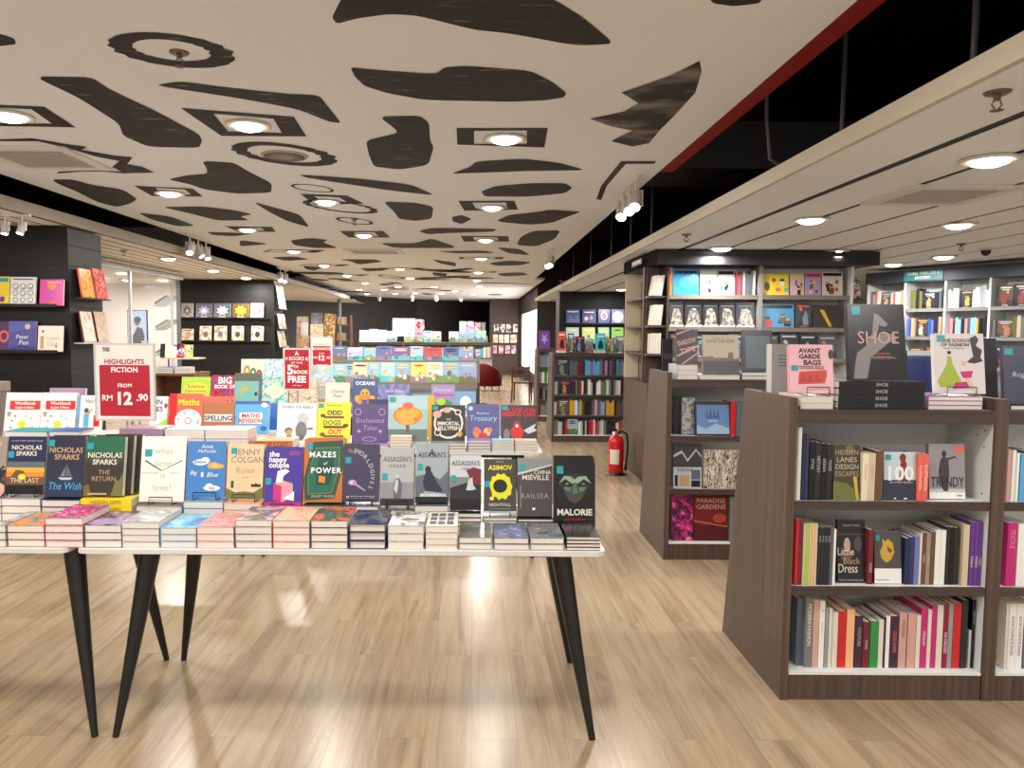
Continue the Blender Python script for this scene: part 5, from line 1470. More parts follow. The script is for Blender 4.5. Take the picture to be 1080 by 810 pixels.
# ================================================================== near bookcases on the aisle
GX, GA, GB = 1.385, 3.30, 5.40
ea = gondola(GX, GA, [0.868, 0.868], 'dark wood bookcase of fashion books nearest the camera', holes=True)
eb = gondola(GX, GB, [0.868, 0.868], 'dark wood bookcase of art books behind the nearest one')
U = 'nearest bookcase'
Z1, Z2s, Z3 = 0.902, 0.517, 0.128
EP = 'the end panel'
Y1 = GA + 0.03
W = 'white'
row1 = [(841.7, 845.5, 451, W, dict(look='thin white')), (846, 849.5, 459, 'navy', dict(look='thin navy')), (849.5, 853, 459.5, 'indigo', dict(look='thin slate blue')),
        (853.5, 859.5, 466, 'black', dict(sp=(('STYLE', .62, .5, 'silver', .3),))), (859.5, 866, 467, 'charcoal', dict(sp=(('HISTORY', .62, .5, 'silver', .3),))), (866, 872, 468, 'black', dict(sp=(('DESIGN', .62, .5, 'silver', .3),))), (872, 878, 469, 'charcoal', dict(sp=(('MODE', .62, .5, 'silver', .3),)))]
shelf_spines(row1, Y1, Z1, U + ' top shelf', EP)
row1b = [(909, 916, 478.5, 'cream', dict(look='pale yellow', sp=(('FASHION', .6, .4, 'tan', .5),))), (916, 923, 478.5, 'sand', dict(sp=(('FASHION', .6, .4, 'tan', .5),))), (923.5, 931.5, 476, 'brown'), (967.5, 973, 479.5, 'coral', dict(sp=(('ILLUSTRATION', .5, .5, 'white', .8),))), (973, 979, 479.5, 'coral', dict(sp=(('ILLUSTRATION', .5, .5, 'white', .8),)))]
shelf_spines(row1b, Y1 - 0.005, Z1, U + ' top shelf', 'the olive cover', depth=0.12)
def facebook(name, a, b, yt, yb, Y, z, t, cov, lab, lean=5, yaw=0, **kw):
    w, h, x, _ = fit(a, b, yt, yb, Y, lean, z)
    return book(name, w - 0.003, h, t, cov, face_M(x, Y, z, t, lean, yaw), lab, **kw)
facebook('display_book', 878.5, 908, 470, 527, Y1 + 0.0, Z1, .022, 'olive', 'olive cover with gold lettering and a yellow path, nearest bookcase top shelf', front=(64, 62, 50),
         draw=[('p', [(0, 0), (1, 0), (1, .1), (.5, .3), (0, .35)], 'olive'), ('p', [(.72, .42), (.86, .42), (.92, 0), (.84, 0)], 'mustard'), ('e', .6, .92, .16, .08, 'olive')],
         texts=[('HIDDEN', .5, .82, .09, 'tan', dict(mw=.84)), ('LANES', .5, .69, .09, 'sand', dict(mw=.84)), ('DESIGN', .5, .56, .09, 'sand', dict(mw=.84)), ('ESCAPES', .5, .43, .09, 'tan', dict(mw=.84))])
facebook('display_book', 932, 967, 477.5, 526, Y1 + 0.0, Z1, .025, 'sky', 'pale blue cover with a large white number and a red-haired figure', front=(190, 206, 214),
         draw=[('r', 0, 0, 1, .42, (46, 50, 66)), ('e', .58, .88, .10, .09, (130, 40, 34)), ('e', .6, .72, .10, .12, (130, 40, 34)), ('p', [(.5, .62), (.7, .62), (.74, .4), (.46, .4)], 'maroon'), ('r', .30, .02, .36, .05, 'white'), ('r', .6, .02, .7, .05, 'white')], texts=[('100', .52, .42, .28, 'white', dict(bold=.03)), ('years of fashion illustration', .52, .36, .03, 'white')], sticker=(.05, .84))
facebook('display_book', 979.5, 1018, 469, 527, Y1 + 0.03, Z1, .025, 'taupe', 'grey cover with a dark standing figure and large black lettering', lean=6, front=(150, 142, 146),
         draw=[('r', 0, 0, 1, .12, 'white'), ('r', .0, .12, 1, .18, 'silver'), ('e', .42, .82, .07, .06, (50, 46, 50)), ('p', [(.30, .30), (.26, .5), (.32, .72), (.42, .78), (.54, .72), (.56, .5), (.52, .14), (.40, .14)], (62, 56, 62)), ('p', [(.5, .70), (.72, .75), (.80, .72), (.72, .78), (.5, .74)], (62, 56, 62)), ('r', .72, .84, .96, .96, 'coral'), ('r', .76, .05, .9, .07, 'ash')], texts=[('TRENDY', .50, .22, .18, (40, 36, 38), dict(mw=.92))])

row2 = [(839, 842.5, 548, 'red', dict(look='red topped thin')), (842.5, 846.5, 548, 'maroon', {}), (846.8, 850, 552.7, 'sand', dict(look='pale yellow and red')), (850, 853, 552.7, 'lime', dict(look='thin pale lime')), (853, 856, 552.7, 'sand', {}), (856, 859, 552.7, 'peach', {}), (859, 862, 552.7, 'sand', {}),
        (862.5, 865.8, 556.6, 'charcoal', dict(sp=(('STYLE', .8, .6, 'silver', .2),))), (865.8, 869, 556.6, 'charcoal', dict(sp=(('STYLE', .8, .6, 'silver', .2),))), (869, 872.2, 556.6, 'charcoal', dict(sp=(('STYLE', .8, .6, 'silver', .2),))), (872.2, 875.4, 556.6, 'charcoal', dict(sp=(('STYLE', .8, .6, 'silver', .2),))), (875.4, 878.6, 556.6, 'slate', {}), (878.8, 881.5, 558.5, 'white', {})]
shelf_spines(row2, Y1 + 0.0, Z2s, U + ' middle shelf', EP, depth=0.16)
facebook('display_book', 883, 912.5, 549, 609.5, Y1 + 0.03, Z2s, .02, 'black', 'black cover with white and gold lettering and a portrait, middle shelf', front=(34, 32, 36),
         draw=[('e', .35, .60, .12, .12, (190, 160, 146)), ('p', [(.1, .5), (.6, .5), (.5, .38), (.15, .36)], (110, 76, 66)), ('e', .75, .62, .15, .12, (76, 74, 78)), ('r', 0, .76, 1, .78, (80, 78, 86))],
         texts=[('Little', .30, .44, .12, 'ivory', dict(mw=.6)), ('Black', .52, .30, .10, 'tan', dict(mw=.6)), ('Dress', .38, .16, .14, 'ivory', dict(mw=.7)), ('Sophie Wells', .5, .90, .035, 'silver'), ('from the runway to the street', .5, .03, .03, 'silver')])
facebook('display_book', 922, 951, 561, 612, Y1 + 0.02, Z2s, .02, 'maroon', 'grey and white cover with a yellow draped garment, middle shelf', front=(78, 74, 76),
         draw=[('r', 0, 0, 1, .29, 'white'), ('p', [(.30, .86), (.42, .80), (.5, .86), (.68, .78), (.74, .6), (.62, .46), (.45, .40), (.26, .48), (.20, .62), (.30, .72)], (196, 160, 60)), ('p', [(.46, .72), (.66, .64), (.6, .58), (.5, .62)], 'brown'), ('r', .25, .29, .7, .31, 'maroon')], texts=[('Draping: the basics', .3, .06, .03, 'charcoal', dict(mw=.5))], sticker=(.03, .82))
row2b = [(915.5, 921, 559, 'maroon', dict(sp=(('DRESS', .3, .5, 'silver', .3),))), (954, 959, 568, 'navy', {}), (959, 964, 567, 'indigo', {}), (964, 969, 566, 'periwinkle', dict(look='dusty blue')), (969.5, 972, 563, 'ivory', {}), (972, 976.5, 562.5, 'brown', dict(sp=(('FABRIC', .5, .5, 'sand', .5),))), (976.5, 981, 562.5, 'taupe', dict(sp=(('FABRIC', .5, .5, 'sand', .5),))), (981, 985.8, 561, 'brown', {}), (986, 991.5, 559.5, 'white', {}), (991.5, 997, 559.5, 'white', {}), (997.3, 1001.5, 556, 'charcoal', {}), (1001.5, 1006, 556.5, 'black', {}), (1006, 1010.8, 557, 'charcoal', {}),
         (1015.5, 1022, 554, 'sand', dict(look='cream', dy=-.012, d=.17)), (1023, 1027.5, 551, 'purple', dict(sp=(('TORSO', .38, .6, 'white', .26),), dy=-.012)), (1027.7, 1032.3, 551, 'purple', dict(sp=(('TORSO', .38, .6, 'white', .26),), dy=-.012)), (1032.4, 1035.6, 551, 'purple', dict(sp=(('TORSO', .38, .6, 'white', .26),), dy=-.012))]
shelf_spines(row2b, Y1 + 0.015, Z2s, U + ' middle shelf', 'the black portrait cover', depth=0.15)

row3_ = [(840.5, 847.5, 632, 'slate', dict(look='thick grey-green', dy=.02)), (849.2, 857.3, 631.7, 'ash', dict(sp=(('MODERN FASHION', .62, .5, 'white', .6),))), (857.5, 863.7, 633, 'rose', dict(look='dusty taupe')), (864, 869.8, 634, 'white', dict(sp=(('P', .85, .5, 'charcoal', .2), ('THE STYLE', .6, .3, 'grey', .3)))), (870, 873.8, 641, 'grey', {}), (874, 877.5, 642, 'ivory', {}), (877.8, 883.4, 646, 'ivory', dict(look='pinkish white')),
         (883.6, 892.3, 645, 'red', dict(look='half red half white')), (892.6, 901, 643, 'peach', dict(look='orange')), (901.6, 909.4, 650, 'plum', dict(sp=(('COUTURE', .6, .4, 'silver', .5),))), (909.6, 916.8, 656, 'maroon', dict(look='dull red', sp=(('PARIS', .5, .4, 'silver', .4),))), (917.4, 926, 655.5, 'green', dict(look='bright green')), (926.3, 931.4, 654, 'ivory', {}), (931.6, 933.8, 652, 'plum', dict(look='thin plum')), (934, 938.2, 650, 'white', {}),
         (938.5, 947.6, 650, 'plum', dict(look='dark purple', sp=(('DESIGNER', .5, .4, 'coral', .5),))), (948, 956, 647, 'rose', dict(look='pale pink', sp=(('FASHION', .72, .4, 'maroon', .35),))), (957, 965.7, 648, 'rose', dict(look='pink beige')), (966, 970.6, 649, 'ivory', dict(look='pale pink white')), (971, 977.7, 642, 'magenta', dict(look='orange and magenta', sp=(('FASHION', .5, .4, 'white', .5),))), (978, 982, 643, 'ivory', dict(look='pinkish cream')),
         (982.2, 987.6, 639, 'magenta', dict(look='bright magenta')), (988, 994.4, 638.5, 'ivory', dict(look='blush white')), (994.7, 999.8, 638, 'wine', dict(sp=(('100 DRESSES', .4, .6, 'white', .45),))), (1000, 1004.8, 637, 'grey', {}), (1005, 1013.4, 636.5, 'red', dict(look='brick red')), (1013.9, 1020.5, 633, 'charcoal', dict(look='thick charcoal')), (1021, 1024, 665, 'silver', dict(look='short silver')), (1024.8, 1028.4, 633, 'black', dict(look='thick black', sp=(('STREET STYLE', .75, .5, 'silver', .4),)))]
shelf_spines(row3_, Y1 + 0.02, Z3, U + ' bottom shelf', EP)
# red and white spine gets its white half as a band, like the red and orange ones
# second bay
B2 = 'nearest bookcase second bay,'
shelf_spines([(1062, 1066.5, 475, 'rose', {}), (1067, 1071, 475, 'white', {}), (1071.5, 1074.5, 478, 'white', dict(look='thin white')), (1075.5, 1087, 480, 'sky', dict(look='light blue')), (1088, 1096, 478, 'slate', {})], Y1, Z1, B2 + ' top shelf', 'the divider')
shelf_spines([(1062, 1072, 552, 'magenta', dict(look='dark magenta', sp=(('TEXTILE', .75, .5, 'pink', .3),))), (1073, 1084, 553, 'white', {}), (1085, 1094, 556, 'grey', {})], Y1, Z2s, B2 + ' middle shelf', 'the divider')
shelf_spines([(1060.5, 1063.5, 637, 'ivory', {}), (1063.8, 1071.5, 637, 'white', dict(sp=(('BOOK COMPLETE SHOES', .5, .4, 'charcoal', .6),))), (1071.7, 1079.3, 637, 'white', dict(sp=(('BOOK COMPLETE SHOES', .5, .4, 'charcoal', .6),))), (1079.6, 1087, 637, 'slate', {}), (1087.5, 1096, 640, 'white', {})], Y1 + .02, Z3, B2 + ' bottom shelf', 'the divider')

# ---- on top of the nearest bookcase
ZT = 1.309
YT = GA + 0.04
TOPG = 'displays on top of the nearest bookcase'
def topstack(a, b, n, t, cov, look, Y=YT, depth=0.24, so=False, sp=(), hard=False):
    return stack('display_book', n, X(a, Y, 425), X(b, Y, 425), Y, depth, t, ZT, cov, look, 'on top of the nearest bookcase', None, TOPG and 'book', TOPG, spine_out=so, spine=sp, hard=hard)
z1 = topstack(844, 880, 2, .027, 'ivory', 'white edged')
facebook('display_book', 833, 878, 365, 418, YT + 0.025, z1 + .006, .038, 'pink', 'pink cover with a red clutch bag on top of the nearest bookcase', lean=9, front=(226, 176, 184), yaw=-4,
         draw=[('p', [(.18, .18), (.80, .20), (.86, .38), (.84, .48), (.22, .44)], (196, 60, 44)), ('p', [(.24, .24), (.30, .40), (.38, .24), (.46, .40), (.54, .25), (.62, .41), (.70, .26), (.78, .42), (.74, .24)], (170, 44, 34)), ('e', .95, .80, .06, .10, (60, 40, 50))],
         texts=[('AVANT', .46, .83, .09, (60, 44, 50), dict(bold=.04)), ('GARDE', .46, .71, .09, (60, 44, 50), dict(bold=.04)), ('BAGS', .52, .58, .10, (60, 44, 50), dict(bold=.04)), ('FASHIONABLE, CREATIVE', .5, .53, .03, 'maroon', dict(bold=.03)), ('AND UNUSUAL DESIGNS', .5, .49, .03, 'maroon', dict(bold=.03))], sticker=(.03, .46))
wire_stand(at(862, 418, YT + .025).x, YT + 0.025, z1 + 0.0008, .038, 9, 'black wire stand holding the pink bag cover', a=.05, hgt=.04)
facebook('display_book', 809, 840, 364, 417, YT + 0.40, ZT + 0.001, .03, 'silver', 'light grey cover turned partly away behind the pink bag cover', lean=8, yaw=-12, front=(150, 152, 152), draw=[('r', .0, 0, .14, 1, 'white'), ('r', .35, .78, .7, .8, 'slate'), ('r', .35, .72, .68, .74, 'slate'), ('r', .35, .66, .7, .68, 'slate'), ('r', .35, .6, .66, .62, 'slate')])
z2 = topstack(884, 976, 4, .030, 'black', 'black plastic-wrapped', so=True, sp=(('SHOE', .5, .5, 'silver', .2),), depth=.26)
w, h, x, _ = fit(894, 957, 322, 406, YT + .03, 8, z2)
book('display_book', w, h, .03, 'black', face_M(x, YT + .03, z2, .03, 8, 5), 'large black cover with a grey high-heeled foot standing on black books', front=(34, 33, 37),
     draw=[('p', [(.06, .02), (.30, .02), (.38, .30), (.72, .50), (.84, .50), (.82, .60), (.64, .62), (.50, .56), (.14, .36), (.10, .22)], (136, 132, 130)), ('p', [(.26, .40), (.42, .62), (.46, .88), (.54, .86), (.70, .74), (.66, .70), (.54, .72), (.50, .58)], (136, 132, 130)), ('r', .40, .30, .76, .315, (150, 90, 80)), ('r', .45, .34, .72, .355, (150, 90, 80))],
     texts=[('SHOE', .52, .48, .16, 'rose', dict(mw=.85)), ('FASHIONABLE, CREATIVE', .60, .28, .02, 'rose', dict(mw=.5))], sticker=(.06, .86), group=TOPG)
z3 = topstack(979, 1038, 3, .019, 'mauve', 'mauve edged')
w, h, x, _ = fit(986, 1037, 353, 421, YT + .03, 9, z3 + .006)
book('display_book', w, h, .028, 'white', face_M(x, YT + .03, z3 + .006, .028, 9, -3), 'white cover with a lime dress and fashion sketches in a wire stand', front=(214, 206, 206),
     draw=[('p', [(.26, .62), (.34, .62), (.36, .48), (.52, .22), (.44, .12), (.10, .10), (.04, .20), (.24, .48)], (160, 176, 60)), ('e', .30, .68, .04, .03, 'charcoal'), ('p', [(.72, .92), (.84, .97), (.90, .9), (.84, .8), (.96, .72), (.92, .6), (.97, .54), (.80, .50), (.64, .52), (.78, .62)], (60, 56, 60)), ('e', .58, .50, .05, .04, (226, 170, 150)), ('p', [(.50, .36), (.76, .38), (.72, .26), (.56, .26)], 'magenta'), ('p', [(.34, .08), (.68, .10), (.62, .2), (.40, .18)], 'magenta'), ('p', [(.62, .26), (.70, .26), (.76, .10), (.70, .10)], (226, 180, 160))],
     texts=[('THE SCHOOL', .46, .855, .055, (90, 70, 76), dict(bold=.02, mw=.66)), ('OF FASHION', .42, .785, .055, (90, 70, 76), dict(bold=.02, mw=.6)), ('30 PARSONS DESIGNERS', .40, .74, .022, (90, 70, 76))], sticker=(.06, .86), group=TOPG)
wire_stand(x, YT + 0.03, z3 + 0.0008, .028, 9, 'black wire stand holding the white fashion sketches cover', a=.065, hgt=.04)
z4 = topstack(1066, 1108, 1, .02, 'navy', 'single navy')
w, h, x, _ = fit(1060, 1112, 366, 434, YT + .03, 9, z4)
book('display_book', w, h, .028, 'indigo', face_M(x, YT + .03, z4, .028, 9, -9), 'indigo and mauve cover cut off by the photo edge on the bookcase top', front=(64, 64, 86), draw=[('r', .42, .6, 1, 1, (120, 92, 124)), ('r', .6, 0, 1, .6, (98, 80, 112))], texts=[('Roger', .34, .46, .09, 'silver', dict(italic=.25, mw=.5))], sticker=(.02, .84), group=TOPG)
# deep blue flat covers lying behind
facebook('display_book', 958, 992, 371, 408, YT + 0.29, ZT, .03, 'navy', 'deep blue book standing behind the lime dress cover', lean=10, front=(40, 52, 112), draw=[('r', 0, .9, 1, 1, 'silver')])
facebook('display_book', 1034, 1052, 358, 420, YT + 0.29, ZT, .03, 'charcoal', 'charcoal book standing behind the indigo and mauve cover', lean=8)

# ---- second bookcase of the row
UB = 'second bookcase'
YBk = GB + 0.03
zb = (Z1, Z2s, Z3)
facebook('display_book', 710, 719, 418, 460, YBk + .08, zb[0], .03, 'charcoal', 'narrow charcoal book beside the wrapped one on the second bookcase', lean=4)
facebook('display_book', 719, 733, 420, 460, YBk + .05, zb[0], .03, 'taupe', 'plastic-wrapped grey book on the top shelf of the second bookcase', lean=4, front=misty(['taupe', 'ash', 'silver', 'grey'], 16))
facebook('display_book', 733, 770, 424, 460, YBk, zb[0], .025, 'black', 'black-edged book with a glossy icy blue cover, second bookcase', lean=8, front=(28, 30, 36), draw=[('r', .04, .04, .98, .9, (96, 130, 176)), ('p', [(.04, .04), (.98, .04), (.98, .2), (.6, .35), (.3, .2), (.04, .3)], (150, 176, 204)), ('p', [(.3, .5), (.34, .8), (.37, .5), (.45, .82), (.5, .5), (.56, .78), (.6, .5), (.66, .8), (.7, .5)], (66, 92, 136))], texts=[('TRAVELS', .5, .40, .05, 'white')])
shelf_spines([(770.5, 775.5, 424, 'red', {}), (776, 783, 426, 'slate', {}), (784, 792, 426, 'navy', {})], YBk, zb[0], 'top shelf of the second bookcase', 'the icy blue cover')
facebook('display_book', 710, 740, 469, 514.5, YBk, zb[1], .025, 'black', 'dark cover with black and white photo tiles, second bookcase', lean=4, front=(70, 68, 68), draw=[('r', 0, 0, 1, .48, 'silver'), ('r', .05, .05, .16, .3, 'charcoal'), ('r', .22, .05, .58, .3, 'tan'), ('r', .64, .03, .96, .18, 'charcoal'), ('r', .64, .2, .96, .42, 'slate'), ('p', [(0, .7), (.3, .8), (.5, .6), (.8, .85), (1, .7), (1, .74), (.8, .9), (.5, .66), (.3, .86), (0, .76)], 'silver')], texts=[('VISIONS', .4, .38, .07, 'charcoal')])
facebook('display_book', 742, 779, 475, 515, YBk, zb[1], .03, 'sand', 'beige cover dense with scratchy drawn lines, second bookcase', lean=4, front=art(['sand', 'taupe', 'charcoal', 'ivory'], 38, 0.3, (1, 1, 0.4)))
facebook('display_book', 708.5, 731, 523, 567, YBk + .01, zb[2], .03, 'magenta', 'magenta and violet flower cover, bottom of the second bookcase', lean=4, front=misty(['indigo', 'plum', 'magenta', 'pink'], 10))
facebook('display_book', 731.5, 768, 523, 567, YBk + .01, zb[2], .03, 'maroon', 'dark red garden cover, bottom of the second bookcase', lean=4, front=(112, 36, 38), draw=[('p', [(0, 0), (1, 0), (1, .3), (.6, .42), (.3, .3), (0, .4)], (84, 30, 32)), ('e', .75, .5, .2, .1, (164, 70, 50)), ('p', [(0, .42), (.5, .36), (1, .30), (1, .33), (.5, .39), (0, .46)], (180, 104, 76))], texts=[('PARADISE', .5, .84, .10, 'rose', dict(mw=.88)), ('GARDENS', .5, .70, .10, 'rose', dict(mw=.88))])
shelf_spines([(769.5, 778, 525, 'ash', {}), (779, 790, 525, 'brown', {})], YBk, zb[2], 'bottom shelf of the second bookcase', 'the dark red garden cover')
# its top
YU = GB + 0.04
def upstack(a, b, n, t, cov, look):
    return stack('display_book', n, X(a, YU, 400), X(b, YU, 400), YU, 0.26, t, ZT, cov, look, 'on top of the second bookcase', None, 'book', 'displays on top of the second bookcase')
zu = upstack(714, 736, 3, .034, 'silver', 'silver wrapped')
facebook('display_book', 713.5, 736, 348, 385, YU + .02, zu, .03, 'plum', 'dark plum cover with slanting bands of lettering, second bookcase top', lean=7, front=(70, 58, 66), draw=[('p', [(0, .2), (1, .5), (1, .55), (0, .25)], 'rose'), ('p', [(0, .88), (.6, 1), (.7, 1), (0, .83)], 'rose'), ('p', [(.3, 0), (1, .3), (1, .34), (.2, 0)], 'rose')], texts=[('SHADOW', .5, .58, .14, 'rose', dict(rot=14, bold=.02)), ('TYPE', .55, .34, .14, 'rose', dict(rot=14, bold=.02))])
zu = upstack(738, 781, 1, .03, 'ivory', 'ivory edged')
facebook('display_book', 741, 779, 354, 399, YU + .02, zu, .03, 'taupe', 'desert film cover with sandy sky and dark ground', lean=8, front=(176, 166, 140), draw=[('r', 0, 0, 1, .34, (70, 60, 60)), ('p', [(0, .34), (1, .34), (1, .40), (.86, .40), (.84, .56), (.72, .56), (.70, .42), (.3, .42), (.28, .46), (0, .44)], (104, 88, 80)), ('r', 0, .04, 1, .06, (100, 84, 80))], texts=[('THE ART OF THE', .5, .90, .04, (90, 80, 70)), ('LONE RANGER', .5, .80, .085, (90, 80, 70), dict(mw=.8))])
zu = upstack(782, 816, 2, .026, 'slate', 'slate covered')
facebook('display_book', 783, 815, 349, 396, YU + .02, zu, .03, 'charcoal', 'charcoal bordered slate cover, second bookcase top', lean=8, front=(52, 56, 62), draw=[('r', .1, .08, .9, .86, (92, 104, 112))])
facebook('display_book', 698, 709, 358, 398, YU + .30, ZT, .03, 'black', 'black cover half hidden at the second bookcase top corner', lean=10, yaw=-8, draw=[('r', .1, .45, .9, .6, 'plum')])

# ================================================================== tall comics bookcase
CY = 8.0
o = thing('tall_bookcase', 'tall dark bookcase of comics with a black header under the grooved ceiling', 'bookcase', T((1.84, CY, 0)))
inv = T((-1.84, -CY, 0))
def cpart(name, f, parent=None):
    m_ = MB(); f(m_)
    return m_.build(name, parent or o, inv)
CX0, CXm, CXd, CX1, CXe = 1.84, 2.05, 3.01, 3.98, 4.13
CZ = [at(750, y, CY + .02).z for y in (311, 345, 377)] + [1.10]
BACKY = 9.25
BRN = mat((74, 60, 52), 0.5)
CRM = mat((226, 214, 186), 0.5)
cpart('base_cabinet', lambda m: (m.box(CX0, CX1, CY + 0.005, BACKY, 0.08, 1.10, WALNUT), m.box(CX0 + 0.03, CX1 - 0.03, CY + 0.03, BACKY - 0.03, 0, 0.08, BLACKMETAL)))
cpart('header', lambda m: m.prism([(1.875, CY - 0.16), (CXe + 0.03, CY - 0.16), (CXe + 0.03, BACKY + 0.05), (1.83, BACKY + 0.05)], 2.345, 2.485, mat((28, 27, 31), 0.42)))
cpart('header_end_matte_skin', lambda m: m.prism([(1.868, CY - 0.155), (1.8745, CY - 0.155), (1.8295, BACKY + 0.045), (1.823, BACKY + 0.045)], 2.346, 2.484, mat((34, 30, 30), 0.9, 0, 0, 0.05)))  # thin matte skin added to keep reflections off the header's end face
cpart('header_sign', lambda m: (m.box(1.806, 1.820, 8.25, 8.75, 2.385, 2.445, mat((60, 58, 60), 0.4)), [m.box(1.803, 1.8055, 8.30 + 0.05 * k, 8.335 + 0.05 * k, 2.40, 2.43, mat('silver')) for k in range(8)]))
cpart('front_divider', lambda m: m.box(CXm - 0.02, CXm, CY, CY + 0.30, 1.1005, 2.3445, BRN))
cpart('front_divider', lambda m: m.box(CXd - 0.02, CXd + 0.02, CY, CY + 0.30, 1.1005, 2.3445, mat((150, 146, 140), 0.5)))
cpart('front_divider', lambda m: m.box(CX1 - 0.03, CX1, CY, CY + 0.30, 1.1005, 2.3445, SHELFWHITE))
cpart('corner_post', lambda m: m.box(CX0, CX0 + 0.02, CY + 0.24, CY + 0.30, 1.1005, 2.3445, BRN))
cpart('back_panel', lambda m: (m.box(CXm, CX1 - 0.03, CY + 0.28, CY + 0.30, 1.1005, 2.3445, SHELFWHITE), m.box(CX0 + 0.02, CXm - 0.02, CY + 0.20, CY + 0.22, 1.1005, 2.3445, mat((70, 52, 46), 0.5))))
cpart('side_back_panel', lambda m: (m.box(2.12, 2.14, CY + 0.31, BACKY, 1.1005, 2.3445, CRM), m.box(CX0, 2.119, BACKY - 0.02, BACKY, 1.1005, 2.3445, CRM)))
for z in CZ[:3]:
    for a, b in ((CXm, CXd - 0.02), (CXd + 0.02, CX1 - 0.03)):
        cpart('shelf', lambda m: m.box(a + 0.001, b - 0.001, CY + 0.004, CY + 0.279, z - 0.045, z, mat((126, 116, 108), 0.5)))
for z in (2.03, 1.72, 1.42):
    cpart('corner_shelf', lambda m: m.box(CX0 + 0.001, CXm - 0.021, CY + 0.02, CY + 0.199, z - 0.022, z, BRN))
    cpart('side_shelf', lambda m: m.box(CX0 + 0.001, 2.119, CY + 0.32, BACKY - 0.021, z - 0.022, z, BRN))
cpart('end_shelf', lambda m: (m.box(CX1 + 0.001, CXe, CY + 0.10, CY + 0.30, 1.995, 2.02, BRN), m.box(CX1 + 0.001, CXe, CY + 0.30, CY + 0.32, 1.1005, 2.3445, BRN), m.box(CX1 + 0.001, CXe, CY + 0.10, CY + 0.30, 1.65, 1.675, BRN)))
UC = 'the tall comics bookcase'
COM = [art(['white', 'black', 'red', 'sky', 'yellow'], 26), art(['ivory', 'charcoal', 'coral', 'lime', 'white'], 30), art(['white', 'slate', 'pink', 'purple'], 28), art(['black', 'ivory', 'ash', 'red'], 26)]
def comic(a, b, yt, z, cov, lab, front=None, draw=(), lean=6, Y=CY + 0.035, **kw):
    w, h, x, _ = fit(a, b, yt, yt + 28, Y, lean, z)
    h = min(h, 0.262)
    book('comic_book', w - 0.004, h, .02, cov, face_M(x, Y, z, .02, lean), lab + ', tall comics bookcase', front=front, draw=draw, group='comics in the tall bookcase', **kw)
shelf_spines([(706, 709, 282, 'orange', dict(look='orange and red', sp=(('FRIGID', .5, .6, 'maroon', .8),)))], CY + .03, CZ[0], 'top shelf of ' + UC, 'the corner', name='comic_book')
comic(709.5, 737, 283, CZ[0], 'sky', 'bright blue cover with a dark zigzag top', front=(40, 150, 214), draw=[('p', [(.1, .95), (.9, .95), (.9, .84), (.8, .9), (.72, .82), (.62, .9), (.5, .83), (.4, .9), (.3, .83), (.2, .9), (.1, .83)], 'black'), ('e', .5, .5, .34, .3, (30, 110, 180)), ('e', .5, .5, .31, .27, (40, 150, 214))])
comic(738, 756, 283, CZ[0], 'white', 'white cover full of tiny drawn figures, next to the bright blue one', **comic_draw(random.Random(1), (222, 222, 218)))
comic(756.5, 775, 284, CZ[0], 'white', 'black and white cover splashed with lime and red', **comic_draw(random.Random(2), (206, 206, 206)))
rand_row(X(775.5, CY + .03, 300), X(797, CY + .03, 300), CY + .03, CZ[0], 0.27, ['white', 'red', 'charcoal', 'ivory', 'slate', 'rose'], 'top shelf of ' + UC, 'the splashed cover', 'comic_book', tmin=.018, tmax=.028, seed=3)
comic(803, 832, 289, CZ[0], 'yellow', 'bright yellow cover with scattered cartoon figures', front=(236, 210, 40), draw=[('e', .2, .4, .1, .2, 'brown'), ('e', .45, .7, .08, .1, 'red'), ('e', .75, .55, .09, .13, 'white'), ('e', .75, .7, .1, .06, 'charcoal'), ('e', .6, .25, .1, .1, 'coral'), ('e', .9, .25, .07, .1, 'sky')])
comic(833, 848, 289, CZ[0], 'pink', 'pale pink cover next to the bright yellow one', **comic_draw(random.Random(3), (214, 180, 190)))
comic(848.5, 866, 288, CZ[0], 'teal', 'green topped purple cover', **comic_draw(random.Random(14), (170, 150, 190)))
comic(866.5, 889, 287, CZ[0], 'charcoal', 'dark topped cover with pink and orange figures', **comic_draw(random.Random(5), (226, 200, 196)))
for i, (a, b) in enumerate(((705.5, 721), (722, 740.5), (741, 757.5), (758, 775.5), (776, 796))):
    comic(a, b, 318, CZ[1], 'black', 'black cover with a pale pyramid of figures, %s from the corner' % ORD[i], front=(36, 34, 38), draw=[('p', [(.1, .06), (.95, .06), (.78, .62), (.62, .74), (.3, .74)], misty(['charcoal', 'slate', 'ash', 'peach', 'ivory'], 16)), ('r', .1, .82, .9, .88, 'ash'), ('p', [(0, .04), (.2, .1), (.4, .04), (.6, .1), (.8, .04), (1, .1), (1, .0), (0, .0)], 'ivory')])
comic(803, 837.5, 321, CZ[1], 'sky', 'wide blue cover with red splashes', **comic_draw(random.Random(9), (70, 150, 196)))
comic(838.5, 856, 320, CZ[1], 'charcoal', 'dark cover with a pale figure beside the wide blue one', **dark_draw(random.Random(8)))
comic(857, 890, 322, CZ[1], 'charcoal', 'dark cover crossed by a yellow sword', front=(60, 50, 48), draw=[('p', [(.22, .8), (.36, .78), (.62, .05), (.52, .04)], 'mustard')])
a = 706
for i in range(9):
    b = a + (19 if i % 2 else 21)
    if a > 797 and a < 803: a, b = 803, 823
    if b > 890: break
    if a < 799 and b > 797: b = 797
    comic(a + .3, b - 1, 352 + (i % 3), CZ[2], 'charcoal', 'dark cover partly hidden on the third shelf, %s from the corner' % ORD[i], **dark_draw(random.Random(i + 40)))
    a = b if b < 795 or a > 800 else 803
